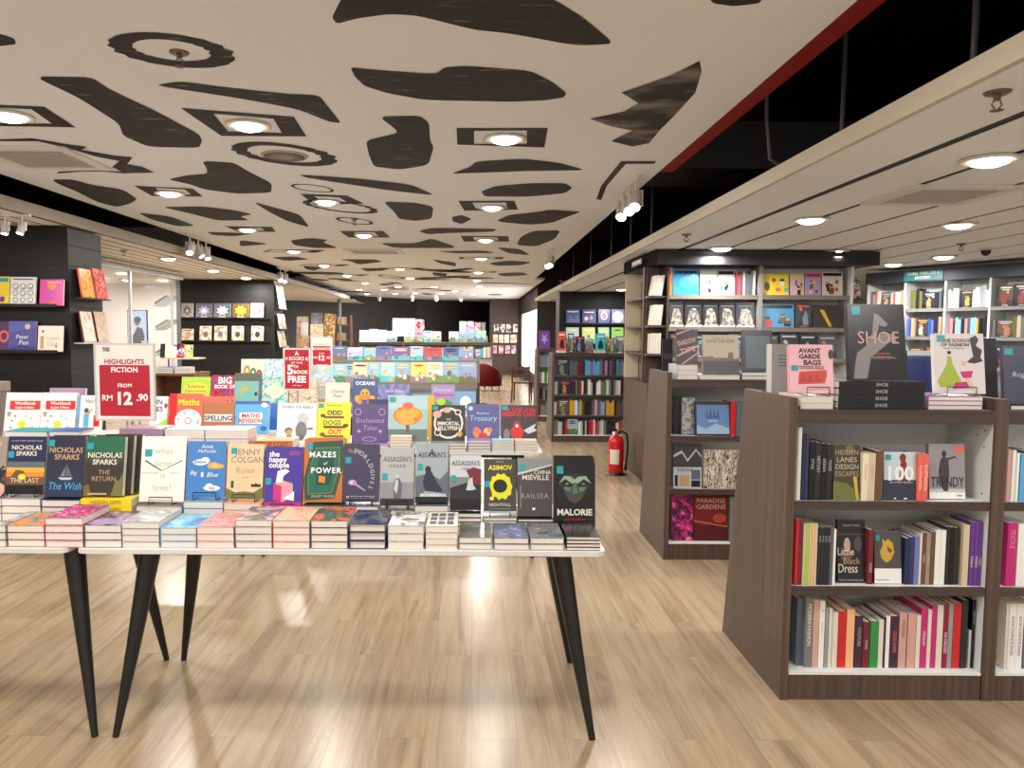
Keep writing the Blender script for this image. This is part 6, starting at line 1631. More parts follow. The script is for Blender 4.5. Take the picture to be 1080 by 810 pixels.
for k, (z, y0) in enumerate(((2.03, 290), (1.72, 322), (1.42, 356))):
    xx = CX0 + 0.026
    for j in range(4):
        t = 0.026
        book('comic_book', .13, .21 + .006 * (j % 2), t, 'ivory', T((xx + t, CY + 0.03 + 0.065, z + 0.001)) @ R((9, 6, 1)[k], 'Y') @ R(90, 'Z'), 'ivory spined volume in the narrow corner bay, %s on its %s shelf' % (ORD[j], ['highest', 'middle', 'lowest'][k]), group='volumes in the corner bay')
        xx += t + 0.003
    for j, c in enumerate(('sand', 'tan')):
        book('comic_book', .10, .22, .03, c, T((2.055, BACKY - 0.06 - .04 * j, z + 0.001)) @ R(0, 'Z'), '%s book in the open cream side of the tall bookcase, %s shelf' % (c, ['highest', 'middle', 'lowest'][k]), group='books in the cream side shelves')
for j, c in enumerate(('brown', 'charcoal', 'tan')):
    book('comic_book', .10, .24, .03, c, T((2.055, BACKY - 0.06 - .04 * j, 1.1015)), '%s book at the foot of the cream side shelves' % c, group='books in the cream side shelves')
for z, l, fr in ((2.02, 'upper', COM[0]), (1.675, 'lower', COM[3])):
    book('comic_book', .135, .22, .02, 'orange', face_M((CX1 + CXe) / 2, CY + .13, z, .02, 6), 'face-out comic on the %s outer end shelf of the tall bookcase' % l, front=fr)

# ================================================================== crime shelves along the right wall
PH = -65
P0 = Vector((5.29, 10.2, 0)) + Vector((math.cos(RAD(PH)), math.sin(RAD(PH)), 0)) * (-0.02)
M0 = T(P0) @ R(PH, 'Z')
o = thing('wall_bookcase', 'pale wall bookcase of crime novels with a teal sign on its dark header', 'bookcase', M0)
nb, bw = 6, 0.525
LEV = [1.965, 1.615, 1.265, 0.915, 0.565, 0.10]
GRYSH = mat((140, 136, 134), 0.5)
for i in range(nb + 1):
    m_ = MB(); m_.box(i * bw - 0.012, i * bw + 0.012, 0, 0.30, 0, 2.30, SHELFWHITE); m_.build('upright_panel', o)
m_ = MB(); m_.box(-0.012, nb * bw + 0.012, 0.301, 0.32, 0, 2.30, SHELFWHITE); m_.build('back_panel', o)
m_ = MB(); m_.box(-0.03, nb * bw + 0.03, -0.02, 0.32, 2.301, 2.45, mat((52, 56, 66), 0.45)); m_.build('header', o)
for i in range(nb):
    for z in LEV:
        m_ = MB(); m_.box(i * bw + 0.0125, (i + 1) * bw - 0.0125, 0.003, 0.30, z - 0.04, z, GRYSH); m_.build('shelf', o)
for i0, words in ((1, ('CRIME, THRILLER &', 'MYSTERY')), (4, ('FICTION', ''))):
    a, b = i0 * bw + 0.0, (i0 + 1) * bw - 0.02
    m_ = MB(); m_.box(a, b, -0.03, -0.0205, 2.315, 2.44, mat((54, 130, 132), 0.4)); sg = m_.build('genre_sign', o)
    m_ = MB()
    put_text(m_, words[0], mat('white'), Vector(((a + b) / 2, -0.0312, 2.385)), UV_U, UV_V, 0, 0, .034, .45, bold=.02)
    if words[1]:
        put_text(m_, words[1], mat('white'), Vector(((a + b) / 2, -0.0312, 2.330)), UV_U, UV_V, 0, 0, .034, .45, bold=.02)
    if i0 == 1:
        m_.build('lettering', sg)
    else:
        pass
pal_by = {
    (0, 0): ['orange', 'white', 'silver', 'charcoal'], (1, 0): ['coral', 'white', 'silver', 'tan', 'ash'], (2, 0): ['charcoal', 'ash', 'teal', 'green', 'slate', 'olive'], (3, 0): ['white', 'silver', 'white'], (4, 0): ['slate', 'indigo', 'charcoal', 'blue'], (5, 0): ['navy', 'slate'],
    (1, 1): ['navy', 'slate', 'ash'], (2, 1): ['slate', 'navy', 'peach', 'blue', 'tan', 'periwinkle'], (3, 1): ['slate', 'mustard', 'pink', 'maroon', 'charcoal', 'aqua', 'rose'], (4, 1): ['sand', 'olive', 'ash', 'teal'], (5, 1): ['ash', 'navy'], (0, 1): ['navy'],
    (2, 2): ['brown', 'coral', 'tan'], (3, 2): ['charcoal', 'ash', 'ivory'], (4, 2): ['charcoal', 'slate', 'ivory'], (1, 2): ['brown', 'maroon'], (0, 2): ['brown'], (5, 2): ['slate', 'ash'],
}
for (i, l), pal in sorted(pal_by.items()):
    if i == 0 or i == 5:
        continue
    key, i = (i, l), i - 1
    x0, x1 = i * bw + 0.018, (i + 1) * bw - 0.018
    shelf = '%s shelf, %s bay of the crime shelves' % (['top', 'second', 'third'][l], ORD[i])
    fc = {(4, 0): .8, (4, 1): .3, (1, 0): .2}.get(key, 0.08 if l < 2 else 0.3)
    rand_row(x0 + (0.05 if (i + l) % 2 else 0.01), x1, 0.015, LEV[l], 0.25, pal, shelf, 'the left upright', 'crime_novel', depth=0.13, tmin=.026, tmax=.042, seed=30 + i * 7 + l, faces=fc, fronts=[dark_draw], M0=M0, group='novels in the crime shelves')

# ================================================================== bookcases of the far aisle row
FY = 11.3
FX = at(582, 420, FY).x
zs4 = (1.005, 0.71, 0.40, 0.105)
ef = gondola(FX, FY, [1.06], 'dark bookcase of novels behind the fire extinguisher, four shelves high', tops=zs4, ztop=1.335, zpan=1.335, thick=.03, board=.05)
e2_ = gondola(at(566, 420, 13.9).x, 13.9, [1.06], 'dark bookcase with a purple cover on top, farthest of the aisle row', tops=zs4, ztop=1.335, zpan=1.335, thick=.03, board=.05)
pals = [['mustard', 'ash', 'lilac', 'maroon', 'slate', 'navy', 'rose', 'teal', 'sky', 'slate', 'tan', 'mauve', 'ivory'], ['forest', 'charcoal', 'white', 'red', 'ivory', 'ash', 'green', 'silver', 'cream', 'plum'], ['charcoal', 'slate', 'blue', 'sky', 'mustard', 'brown', 'rose', 'pink', 'charcoal', 'white'], ['charcoal', 'white', 'maroon', 'ash', 'red', 'ivory', 'silver']]
for l, z in enumerate(zs4):
    sh = '%s shelf of the bookcase behind the extinguisher' % ['top', 'second', 'third', 'bottom'][l]
    rand_row(ef[0][0] + 0.01, ef[0][1] - 0.01, FY + .03, z, 0.235, pals[l], sh, 'its end panel', 'novel', seed=60 + l, faces=.05, fronts=[dark_draw, kid_draw], tmin=.024, tmax=.042, group='novels in the far aisle bookcases')
    rand_row(e2_[0][0] + 0.01, e2_[0][0] + 0.26, 13.93, z, 0.235, [['slate', 'ash', 'sky'], ['lime', 'ivory', 'green', 'ash'], ['slate', 'charcoal', 'sky', 'ash'], ['ash', 'maroon']][l], ['top', 'second', 'third', 'bottom'][l] + ' shelf of the farthest aisle bookcase', 'its end panel', 'novel', seed=80 + l, tmin=.03, tmax=.06, group='novels in the far aisle bookcases')
for i, (a, b, yt, cov, fr) in enumerate(((588, 597.5, 350, 'red', misty(['red', 'coral', 'maroon'], 6)), (598.5, 606, 352, 'slate', None), (607, 617, 355, 'navy', DARKART[3]), (617.5, 626, 358, 'ash', KID[3]), (628, 639, 352, 'teal', misty(['teal', 'turquoise', 'slate'], 6)), (640, 648.5, 357, 'olive', KID[4]), (649, 660, 355, 'slate', DARKART[3]))):
    st = 1.337
    if i in (0, 4):
        st = stack('novel', 1, X(a, FY + .04, 368), X(b, FY + .04, 368), FY + .03, .2, .035, 1.3355, 'ivory', ['red', 0, 0, 0, 'teal'][i] + ' cover support', 'far aisle bookcase top', None, 'book', joined=True)
    w, h, x, _ = fit(a, b, yt, 369, FY + .06, 8, st)
    book('novel', w - .01, h, .03, cov, face_M(x, FY + .06, st, .03, 8), '%s cover displayed on top of the bookcase behind the extinguisher%s' % (cov, ', nearer the extinguisher' if i == 6 else ''), joined=True, group='covers on the far bookcase tops', **(dark_draw(random.Random(50 + i), PAL[cov]) if i not in (0, 4) else dict(front=fr, draw=[('r', .15, .78, .85, .88, 'ivory'), ('p', [(.2, .1), (.8, .1), (.7, .5), (.5, .62), (.3, .5)], 'charcoal')])))
w, h, x, _ = fit(568.5, 580, 349, 367, 13.96, 8, 1.337)
book('novel', w, h, .03, 'purple', face_M(x, 13.96, 1.337, .03, 8), 'purple cover displayed on top of the farthest aisle bookcase', front='purple', draw=[('p', [(.5, .2), (.6, .42), (.85, .45), (.65, .58), (.72, .82), (.5, .68), (.28, .82), (.35, .58), (.15, .45), (.4, .42)], 'lilac')], joined=True)

# ================================================================== black display walls
GROOVE = mat((18, 17, 17), 0.7)
def slatwall(x0, x1, y0, y1, ztop, label, group='black slatted display walls', gz=None):
    o = thing('slatwall_display', label, 'display wall', T(((x0 + x1) / 2, y0, 0)), group)
    inv = T((-(x0 + x1) / 2, -y0, 0))
    m_ = MB()
    m_.box(x0, x1, y0, y1, 0, ztop, BLACKWALL)
    m_.build('panel_body', o, inv)
    m_ = MB()
    for z in gz or [0.45 + 0.2 * k for k in range(11)]:
        if z < ztop - .1:
            m_.box(x0 - 0.001, x1 + 0.001, y0 - 0.0015, y1 + 0.001, z, z + 0.012, GROOVE)
    m_.build('slat_groove', o, inv)
    return o, inv
def ledge(o, inv, x0, x1, y, z, d=0.10, m=None, vert=False):
    m_ = MB(); m_.box(x0, x1, y - d, y - 0.002, z - 0.012, z, m or BLACKMETAL); m_.box(x0, x1, y - d - 0.004, y - d, z - 0.012, z + 0.018, m or BLACKMETAL); return m_.build('book_ledge', o, inv)

BY = 7.4
bo, binv = slatwall(-6.6, XL - 0.065, BY, 8.06, 2.62, 'near black slatted display wall of picture books beside the tables')
BZ = [at(40, 322.5, BY - .07).z, at(40, 371, BY - .07).z]
for z in BZ:
    ledge(bo, binv, -5.2, -4.0, BY, z)
def wallbook(a, b, yt, yb, Y, cov, lab, z, front=None, draw=(), texts=(), lean=7, t=.02, grp='books on the black display walls', **kw):
    w, h, x, _ = fit(a, b, yt, yb, Y - 0.088, lean, z)
    book('picture_book', w, h, t, cov, face_M(x, Y - 0.088, z, t, lean), lab, front=front, draw=draw, texts=texts, group=grp, **kw)
wallbook(-16, 10, 292, 322, BY, 'yellow', 'yellow cartoon cover on the near black wall at the photo edge', BZ[0], **comic_draw(random.Random(4), (226, 200, 60)))
wallbook(11, 37.5, 292.5, 322, BY, 'white', 'white cover of black line drawings on the near black wall', BZ[0], front=(226, 226, 222), draw=[q for i in range(9) for q in (('e', .2 + .3 * (i % 3), .2 + .24 * (i // 3), .12, .09, 'slate'), ('e', .2 + .3 * (i % 3), .2 + .24 * (i // 3), .095, .07, (226, 226, 222)), ('e', .17 + .3 * (i % 3), .22 + .24 * (i // 3), .02, .02, 'black'), ('r', .12 + .3 * (i % 3), .09 + .24 * (i // 3), .3 + .3 * (i % 3), .10 + .24 * (i // 3), 'slate'))] + [('r', .1, .9, .9, .94, 'slate')])
wallbook(42, 67, 295, 323.5, BY, 'magenta', 'magenta cover with an orange mark on the near black wall', BZ[0], front=(214, 60, 150), draw=[('e', .5, .74, .18, .14, 'orange'), ('r', .3, .86, .9, .92, 'pink'), ('e', .4, .4, .25, .2, (196, 60, 170)), ('p', [(.2, 0), (.8, 0), (.6, .2)], 'coral')])
wallbook(-18, 8, 339, 369, BY, 'plum', 'plum cover with a red ring on the near black wall at the photo edge', BZ[1], front=(88, 62, 96), draw=[('e', .85, .5, .2, .2, 'coral'), ('e', .85, .5, .13, .13, (88, 62, 96))])
wallbook(9, 38, 339, 370, BY, 'violet', 'violet blue cover with white brush lettering on the near black wall', BZ[1], front=(84, 84, 150), draw=[('p', [(0, .6), (1, .8), (1, 1), (0, 1)], (96, 98, 166)), ('e', .68, .82, .10, .09, 'sand'), ('p', [(0, 0), (1, 0), (1, .15), (.5, .22), (0, .1)], (66, 62, 120))], texts=[('Peter', .5, .42, .13, 'white', dict(italic=.2)), ('Pen', .55, .22, .15, 'white', dict(italic=.2))])
wallbook(40, 66, 344, 371, BY, 'ivory', 'cream cover with brown brush letters on the near black wall', BZ[1], front=(228, 220, 208), draw=[('r', .1, .12, .24, .6, 'tan'), ('e', .2, .78, .05, .05, 'slate'), ('e', .75, .2, .05, .05, 'coral')], texts=[('Lunch', .6, .46, .13, 'tan', dict(italic=.1, mw=.6)), ('Club', .6, .22, .16, 'tan', dict(italic=.1, mw=.5))])
def sidebook(px, yt, yb, Xf, Yc, w, cov, lab, front, z):
    h = at(px, yt, Yc).z - z
    book('picture_book', w, h, .022, cov, T((Xf + 0.088, Yc, z + .006)) @ R(90, 'Z') @ R(-9, 'X'), lab, front=front, group='books on the display wall ends')
sx = XL - 0.065
for z_, py in ((0, 315), (1, 361)):
    zz = at(104, py, 7.75).z
    m_ = MB(); m_.box(sx + 0.001, sx + 0.10, 7.46, 8.04, zz - 0.012, zz, mat('silver', .3) if z_ else BLACKMETAL); m_.build('book_ledge', bo, binv)
    for j, (yc, lab, fr) in enumerate(((7.62, ['orange and yellow cover on the end of the near black wall, upper', 'pale green cover with a red spine on the end of the near black wall'][z_], [misty(['coral', 'mustard', 'orange', 'maroon'], 9), misty(['ash', 'silver', 'sand', 'tan'], 6)][z_]),
                                       (7.9, ['red patterned cover on the end of the near black wall, upper', 'rosy brown cover on the end of the near black wall, lower'][z_], [misty(['maroon', 'red', 'coral', 'rose'], 10), misty(['rose', 'tan', 'taupe'], 8)][z_]))):
        sidebook(100, [284, 329][z_], py, sx, yc, .23, 'maroon' if z_ else 'coral', lab, fr, zz)

BY2 = 15.0
x2 = at(186, 330, BY2).x
bo2, binv2 = slatwall(x2, XL - 0.065, BY2, 15.65, 2.62, 'far black slatted display wall with two rows of small picture books')
BZ2 = [at(230, 335.5, BY2 - .07).z, at(230, 360, BY2 - .07).z]
for z in BZ2:
    ledge(bo2, binv2, x2 + 0.05, XL - 0.15, BY2, z)
cols2 = [['taupe', 'slate', 'ash', 'mustard', 'silver'], ['peach', 'rose', 'ivory', 'olive', 'ash']]
look2 = [['dark grey castle', 'slate lantern', 'ash grey lantern', 'golden star', 'pale arching'], ['peach', 'rosy brown', 'black and white', 'olive landscape', 'grey oval']]
for r_, row in enumerate((((191, 204), (206.5, 224), (225.5, 243.5), (245, 262.5), (264, 278)), ((191.5, 204), (210.5, 223), (226, 239), (244.5, 257), (265, 278)))):
    for i, (a, b) in enumerate(row):
        c = cols2[r_][i]
        wallbook(a, b, 320 + r_ * 24 + (3 if (r_, i) == (1, 0) else 0), 335 + r_ * 25, BY2, c, '%s cover in the %s row on the far black wall' % (look2[r_][i], ['upper', 'lower'][r_]), BZ2[r_], front=(['taupe', (78, 76, 92), (84, 92, 104), (96, 78, 44), (170, 172, 176)][i] if r_ == 0 else misty([c, 'ivory', 'tan', 'ash'], 8)), lean=7,
                 draw=[('p', [(.5 + (.38 if k % 2 else .22) * math.cos(k * math.pi / 8), .5 + (.36 if k % 2 else .22) * math.sin(k * math.pi / 8)) for k in range(16)], ['charcoal', 'lilac', 'silver', 'yellow', 'slate'][i]), ('e', .5, .48, .12, .14, ['tan', 'white', 'white', 'mustard', 'white'][i]), ('r', .3, .06, .7, .1, 'ivory')] if r_ == 0 else [('e', .5, .45, .2, .2, ['tan', 'brown', 'slate', 'forest', 'charcoal'][i]), ('r', .2, .84, .8, .9, 'charcoal')])
sx2 = XL - 0.065
for k, (yb, hh) in enumerate(((326, .46), (347, .30), (366, .33))):
    zz = at(297, yb, 15.3).z
    m_ = MB(); m_.box(sx2 + 0.001, sx2 + 0.12, 15.03, 15.62, zz - 0.012, zz, BLACKMETAL); m_.build('book_ledge', bo2, binv2)
    for j, yc in enumerate((15.18, 15.47)):
        book('magazine', .24, hh, .012, 'ivory', T((sx2 + 0.098, yc, zz + .005)) @ R(90, 'Z') @ R(-9, 'X'), '%s magazine on the end of the far black wall, %s shelf' % (['nearer', 'farther'][j], ['highest', 'middle', 'lowest'][k]), front=art([['ivory', 'white', 'rose'], ['tan', 'ivory', 'silver'], ['ash', 'sand', 'ivory']][k], 10), group='magazines on the display wall ends')

GY = 16.0
go, ginv = slatwall(at(590, 330, GY).x, 4.4, GY, 16.7, 2.48, 'black display wall of blue covers behind the far aisle bookcases', gz=[2.2, 2.0, 1.6])
GZ = [at(620, 341.5, GY - .07).z, at(620, 363, GY - .07).z]
for z in GZ:
    ledge(go, ginv, at(594, 340, GY).x, 4.2, GY, z)
for i, (a, b) in enumerate(((597, 611.5), (614, 628.5), (631, 643.5), (645, 658.5), (660, 674))):
    wallbook(a, b, 326.5, 341, GY, 'violet', '%s on the far black wall behind the aisle bookcases' % ['blue city cover', 'navy white-figured cover', 'blue cover with an orange badge', 'lilac cover with a white moon', 'blue patterned cover at the tall bookcase'][i], GZ[0],
             front=[(70, 84, 140), (66, 60, 120), (80, 84, 150), (150, 150, 196), (110, 116, 170)][i], draw=[[('r', .1 + .12 * k, .08, .19 + .12 * k, .25 + .12 * (k * 3 % 4), 'periwinkle') for k in range(7)] + [('r', .1, .8, .9, .88, 'white')], [('e', .3, .35, .14, .16, 'ivory'), ('e', .66, .4, .12, .18, 'lilac'), ('e', .5, .2, .2, .1, 'violet'), ('r', .15, .76, .85, .84, 'white')], [('e', .5, .55, .3, .3, 'ivory'), ('e', .5, .55, .2, .2, 'coral')], [('e', .5, .5, .42, .4, 'white')], [('e', .5, .4, .3, .2, 'white'), ('r', .2, .75, .8, .85, 'white')]][i])
    wallbook(a, b - 1, 345.5, 362, GY, 'lime', '%s cover in the lower row behind the aisle bookcases' % ['pale green', 'yellow-green', 'mint', 'bright green', 'deep green'][i], GZ[1], **kid_draw(random.Random(70 + i), [(190, 214, 206), (206, 214, 120), (160, 210, 190), (150, 200, 90), (80, 140, 90)][i]))

# ================================================================== left corner: glass screen, poster, counter
GLASS = plastic_mat('partition_glass', 0.06, (240, 244, 244))
ALU = mat((196, 192, 186), 0.3, 0.4)
gx = -5.08
o = thing('glass_partition', 'tall glass partition between the two black display walls', 'partition', T((gx, 9.6, 0)))
for i, (a, b) in enumerate(((9.62, 11.25), (11.29, 13.2))):
    m_ = MB(); m_.box(-0.005, 0.005, a - 9.6, b - 9.6, 0.03, 2.5, GLASS); m_.build('glass_pane', o)
m_ = MB(); m_.box(-0.02, 0.02, 11.252 - 9.6, 11.288 - 9.6, 0, 2.5, ALU); m_.build('post', o)
m_ = MB(); m_.box(-0.05, 0.05, 0, 3.62, 2.502, 2.58, mat((158, 156, 152), 0.4)); m_.build('top_rail', o)
m_ = MB(); m_.box(-0.03, 0.03, 0, 3.62, 0, 0.028, ALU); m_.build('bottom_rail', o)
p = at(145.5, 370, 11.8)
hp = at(145.5, 327, 11.8).z - p.z
wp = at(156, 350, 11.8).x - at(135, 350, 11.8).x
o = thing('poster_stand', 'upright lit poster of a person in dark clothes behind the glass partition', 'poster', T((p.x, 11.8, 0)))
m_ = MB(); m_.box(-wp / 2, wp / 2, 0, 0.03, p.z, p.z + hp, mat((40, 44, 56), 0.3)); m_.build('frame', o)
m_ = MB(); m_.box(-wp / 2 + .012, wp / 2 - .012, -0.004, -0.0005, p.z + .012, p.z + hp - .012, mat((176, 196, 228), 0.3, 0, 0.5)); m_.build('screen', o)
m_ = MB()
for pts, c in (([(-.04, .0), (.09, .0), (.11, .18), (.08, .30), (.0, .33), (-.05, .22), (-.12, .14), (-.10, .10)], (52, 58, 84)), (ell(.0, .40, .045, .06), (150, 120, 110)), (ell(.005, .43, .055, .045), (34, 34, 44)), ([(-.12, .12), (-.02, .17), (-.02, .21), (-.13, .16)], (150, 120, 110))):
    m_.add([(x, -0.0048, p.z + 0.03 + y * hp / .6) for x, y in pts], [list(range(len(pts)))], mat(c, 0.4))
m_.build('printed_figure', o)
m_ = MB(); m_.tube([(0, 0.016, 0.02), (0, 0.016, p.z - 0.0005)], 0.02, ALU); m_.box(-.16, .16, -.1, .14, 0, 0.018, ALU); m_.build('stand', o)

# white magazine rack beside the far black wall, shelves tilted
rx0, rx1 = at(169, 330, 15).x, at(185.5, 330, 15).x - 0.03
o = thing('magazine_rack', 'white rack of tilted shelves beside the far black wall', 'rack', T((rx1, 14.9, 0)))
m_ = MB(); m_.box(-0.04, 0, 0, 0.05, 0, 2.5, mat('silver', .4)); m_.build('post', o)
m_ = MB(); m_.box(-0.04, 0, 0.5, 0.55, 0, 2.5, mat('silver', .4)); m_.build('post', o)
for k, z in enumerate((2.30, 1.83, 1.33)):
    m_ = MB(); m_.prism([(-0.36, z - 0.20), (-0.041, z + 0.0), (-0.041, z + 0.02), (-0.37, z - 0.18)], 0, 0.55, mat('silver', .4), None, 'Y'); m_.build('tilted_shelf', o)
    mg = MB()
    ang = math.atan2(0.20, 0.32)
    M = T((rx1 - 0.345, 15.05, z - 0.155)) @ Matrix.Rotation(-ang, 4, 'Y')
    for j in range(2):
        mm = M @ T((0.0, 0.26 * j - .13, 0.004))
        m2 = MB(); m2.box(0, 0.27, 0, 0.22, 0, 0.03, [mat('charcoal'), mat('olive'), mat('slate')][k]); m2.box(0.004, 0.266, 0.003, 0.217, 0.0301, 0.0308, art(['charcoal', 'lime', 'ash', 'white'], 12))
        ob = m2.build('magazine', None, mm)
        tag(ob, '%s magazine lying on the %s tilted shelf of the white rack' % (['nearer', 'farther'][j], ['highest', 'middle', 'lowest'][k]), 'magazine', 'magazines on the white rack')

cy = 11.0
cxa, cxb = at(163, 394, cy).x, at(204, 394, cy).x
cz = at(180, 394, cy).z
DWOOD = wood('counter_wood', (96, 62, 44), (116, 76, 54), (134, 92, 66), 'X')
o = thing('wooden_counter', 'brown wooden counter with a raised shelf in front of the glass partition', 'counter', T((cxa, cy, 0)))
m_ = MB(); m_.box(0, cxb - cxa, 0, 0.7, cz - 0.035, cz, DWOOD); m_.build('counter_top', o)
for a in (0.0, cxb - cxa - 0.03):
    m_ = MB(); m_.box(a, a + .03, 0.02, 0.68, 0, cz - 0.0355, DWOOD); m_.build('side_panel', o)
m_ = MB(); m_.box(0.031, cxb - cxa - 0.031, 0.3, 0.32, 0, cz - 0.036, DWOOD); m_.build('back_panel', o)
m_ = MB(); m_.box(0.031, cxb - cxa - 0.031, 0.02, 0.299, cz - .40, cz - .375, mat('tan')); m_.build('shelf', o)
uz = at(190, 377.5, cy + .3).z
ua, ub = at(170, 377, cy + .3).x - cxa, at(209, 377, cy + .3).x - cxa
m_ = MB(); m_.box(ua, ub, .28, .62, uz - .02, uz, mat('sand', .4)); m_.build('raised_shelf', o)
for a in (ua + .05, min(ub, cxb - cxa) - .05):
    m_ = MB(); m_.tube([(a, .45, cz + .0005), (a, .45, uz - .0205)], .012, BLACKMETAL); m_.build('shelf_post', o)
for i, (a, b, yt, c, fr) in enumerate(((169, 174, 363, 'charcoal', None), (174.5, 180, 364, 'cream', None), (180.5, 186, 366, 'ivory', None), (186.5, 194, 363, 'navy', art(['red', 'navy', 'sky', 'ivory'], 14)), (194.5, 203, 364, 'yellow', art(['mustard', 'violet', 'lime', 'ivory'], 14)))):
    w, h, x, _ = fit(a, b, yt, 377, cy + .33, 10, uz)
    book('picture_book', w, h, .03, c, face_M(x, cy + .33, uz, .03, 10), '%s cover on the raised shelf of the wooden counter' % ['charcoal', 'cream', 'ivory', 'red and navy', 'yellow and violet'][i], front=fr, joined=True, group='books on the wooden counter')
for k, (a, b, c) in enumerate(((165, 182, 'blue'), (184, 200, 'silver'))):
    stack('picture_book', 3, at(a, 390, cy + .03).x, at(b, 390, cy + .03).x, cy + .03, .22, .03, cz, c, c + ' covered', 'on the wooden counter', None, 'lying book', 'books on the wooden counter', joined=True)

o = thing('display_plinth', 'taupe display plinth with a padded top at the photo edge by the black wall', 'plinth', T((-4.3, 6.5, 0)))
m_ = MB(); m_.box(-.2, .2, -.2, .2, 0, 1.10, mat((116, 102, 92), .6)); m_.build('body', o)
m_ = MB(); m_.prism(rrect(-.21, .21, -.21, .21, .03), 1.101, 1.18, mat((134, 120, 110), .7)); m_.build('padded_cap', o)

# ================================================================== far end
extinguisher(1.66, 8.72)
armchair(at(515, 404, 21.2).x, 21.2, 150)
p = at(551, 420, 17.6)
wood_chair(p.x, 17.9, 170)

FFY = 23.0
FZ = at(440, 361, FFY).z
ff = gondola(at(378, 370, FFY).x, FFY, [1.30, 1.30, 1.30], 'long dark bookcase of picture books in front of the black back wall', tops=(FZ - .46, FZ - .86, 0.117), ztop=FZ, zpan=FZ, thick=.03, board=.08)
fr_ = random.Random(9)
n = 0
for bi, (x0, x1) in enumerate(ff):
    rand_row(x0 + .02, x1 - .02, FFY + .04, FZ - .459, .34, ['cream', 'sand', 'lilac', 'tan', 'ivory', 'sky', 'coral', 'rose', 'brown'], 'far bookcase upper shelf, %s bay' % ORD[bi], 'the bay side', 'far_shelf_book', tmin=.045, tmax=.085, seed=90 + bi, faces=.2, fronts=[kid_draw], group='books in the long far bookcase')
    x = x0 - .02
    while x < x1 - .24:
        w = fr_.uniform(.26, .34)
        w = min(w, x1 + .01 - x)
        n += 1
        book('picture_book', w - .01, fr_.uniform(.33, .40), .02, 'white', face_M(x + w / 2, FFY + .06, FZ + .0005, .02, 10), 'cover on top of the long far bookcase, %s from its magazine end' % ORD[n - 1], joined=True, **(dict(front=mat('white')) if bi == 0 and n < 4 else kid_draw(fr_)), group='covers on top of the long far bookcase')
        x += w
GLARE_WHITE = mat((244, 242, 240), .4)  # near-white puts the spotlight overexposure into the cover colour
for i, (a, b, yt, lab, fr) in enumerate(((414, 424, 336, 'tall glare-white cover raised over the long far bookcase, nearest the magazines', GLARE_WHITE), (424.5, 438, 336, 'tall glare-white cover with a faint mark raised over the long far bookcase', GLARE_WHITE), (438.5, 447.5, 337, 'red and white cover raised over the long far bookcase', art(['red', 'white', 'pink'], 7)),
                                         (484.5, 492, 339, 'glare-white cover raised over the far bookcase, nearest the armchair row', GLARE_WHITE), (492.5, 500, 339, 'white and mauve cover raised over the far bookcase', art(['white', 'lilac', 'white'], 7)), (500.5, 507, 340, 'pale pink cover raised over the far bookcase', art(['ivory', 'pink', 'mauve'], 8)), (507.5, 512, 340, 'grey cover at the end of the raised row', None))):
    w, h, x, _ = fit(a, b, yt, 350, FFY + .32, 6, FZ + .20)
    book('picture_book', w - .004, h, .02, 'ash', face_M(x, FFY + .32, FZ + .20, .02, 6), lab, front=fr, joined=True, group='raised covers over the long far bookcase')
for a, b, l in ((412, 449, 'white raised stand carrying tall white covers on the long far bookcase'), (482, 514, 'white raised stand carrying pale covers near the alcove end')):
    x0, x1 = at(a, 350, FFY + .3).x, at(b, 350, FFY + .3).x
    o = thing('display_riser', l, 'riser', T((x0, FFY + .28, FZ + .0005)))
    m_ = MB(); m_.box(0, x1 - x0, 0, .16, .18, .1985, RISE); m_.build('deck', o)
    for q in (0, x1 - x0 - .015):
        m_ = MB(); m_.box(q, q + .015, 0, .16, 0, .1795, RISE); m_.build('end_support', o)

# low case and ladder shelf by the magazines
fg = gondola(at(312, 370, 16.0).x, 16.0, [0.92], 'short dark bookcase of boxed books between the black walls and the ladder shelf', tops=(0.9, 0.5, 0.117), ztop=1.28, zpan=1.28, thick=.03, board=.05)
for i, (a, b, yt, z, dy, c, fr, lab) in enumerate(((313, 326, 354, 1.2805, .04, 'orange', misty(['orange', 'tan', 'brown'], 9), 'orange brown boxed books on the short far bookcase'), (327, 341, 342, 1.2805, .04, 'mauve', misty(['mauve', 'pink', 'lime', 'ivory'], 9), 'mauve and pink covers on the short far bookcase'), (317, 325, 340, 1.2805, .25, 'white', None, 'tall plain white cover on the short far bookcase'),
                                                   (327.5, 340, 330, 1.2805, .34, 'black', misty(['black', 'ash', 'charcoal', 'silver'], 9), 'tall black and white patterned cover by the pipe'), (312.5, 325, 334, 1.2805, .40, 'cream', misty(['cream', 'ivory', 'orange'], 7), 'tall cream boxed set behind the plain white cover'), (341.5, 353, 331, 1.2805, .34, 'tan', misty(['tan', 'brown', 'mustard', 'cream'], 9), 'tall tan landscape cover by the pipe'))):
    w, h, x, _ = fit(a, b, yt, 366, 16.0 + dy, 6, z)
    book('picture_book', w - .01, h, .03, c, face_M(x, 16.0 + dy, z, .03, 6), lab, front=fr, joined=True, group='tall covers on the short far bookcase')
LW = mat((128, 84, 58), .5)
lx = at(361, 370, 17.1).x
o = thing('ladder_shelf', 'brown wooden ladder shelf of small books beside the short far bookcase', 'shelf', T((lx, 17.15, 0)))
for s in (-.22, .22):
    m_ = MB(); m_.tube([(s, -.28, 0), (s * .8, .1, 2.0)], .02, LW, 6); m_.tube([(s, .40, 0), (s * .8, .12, 2.0)], .02, LW, 6); m_.build('side_frame', o)
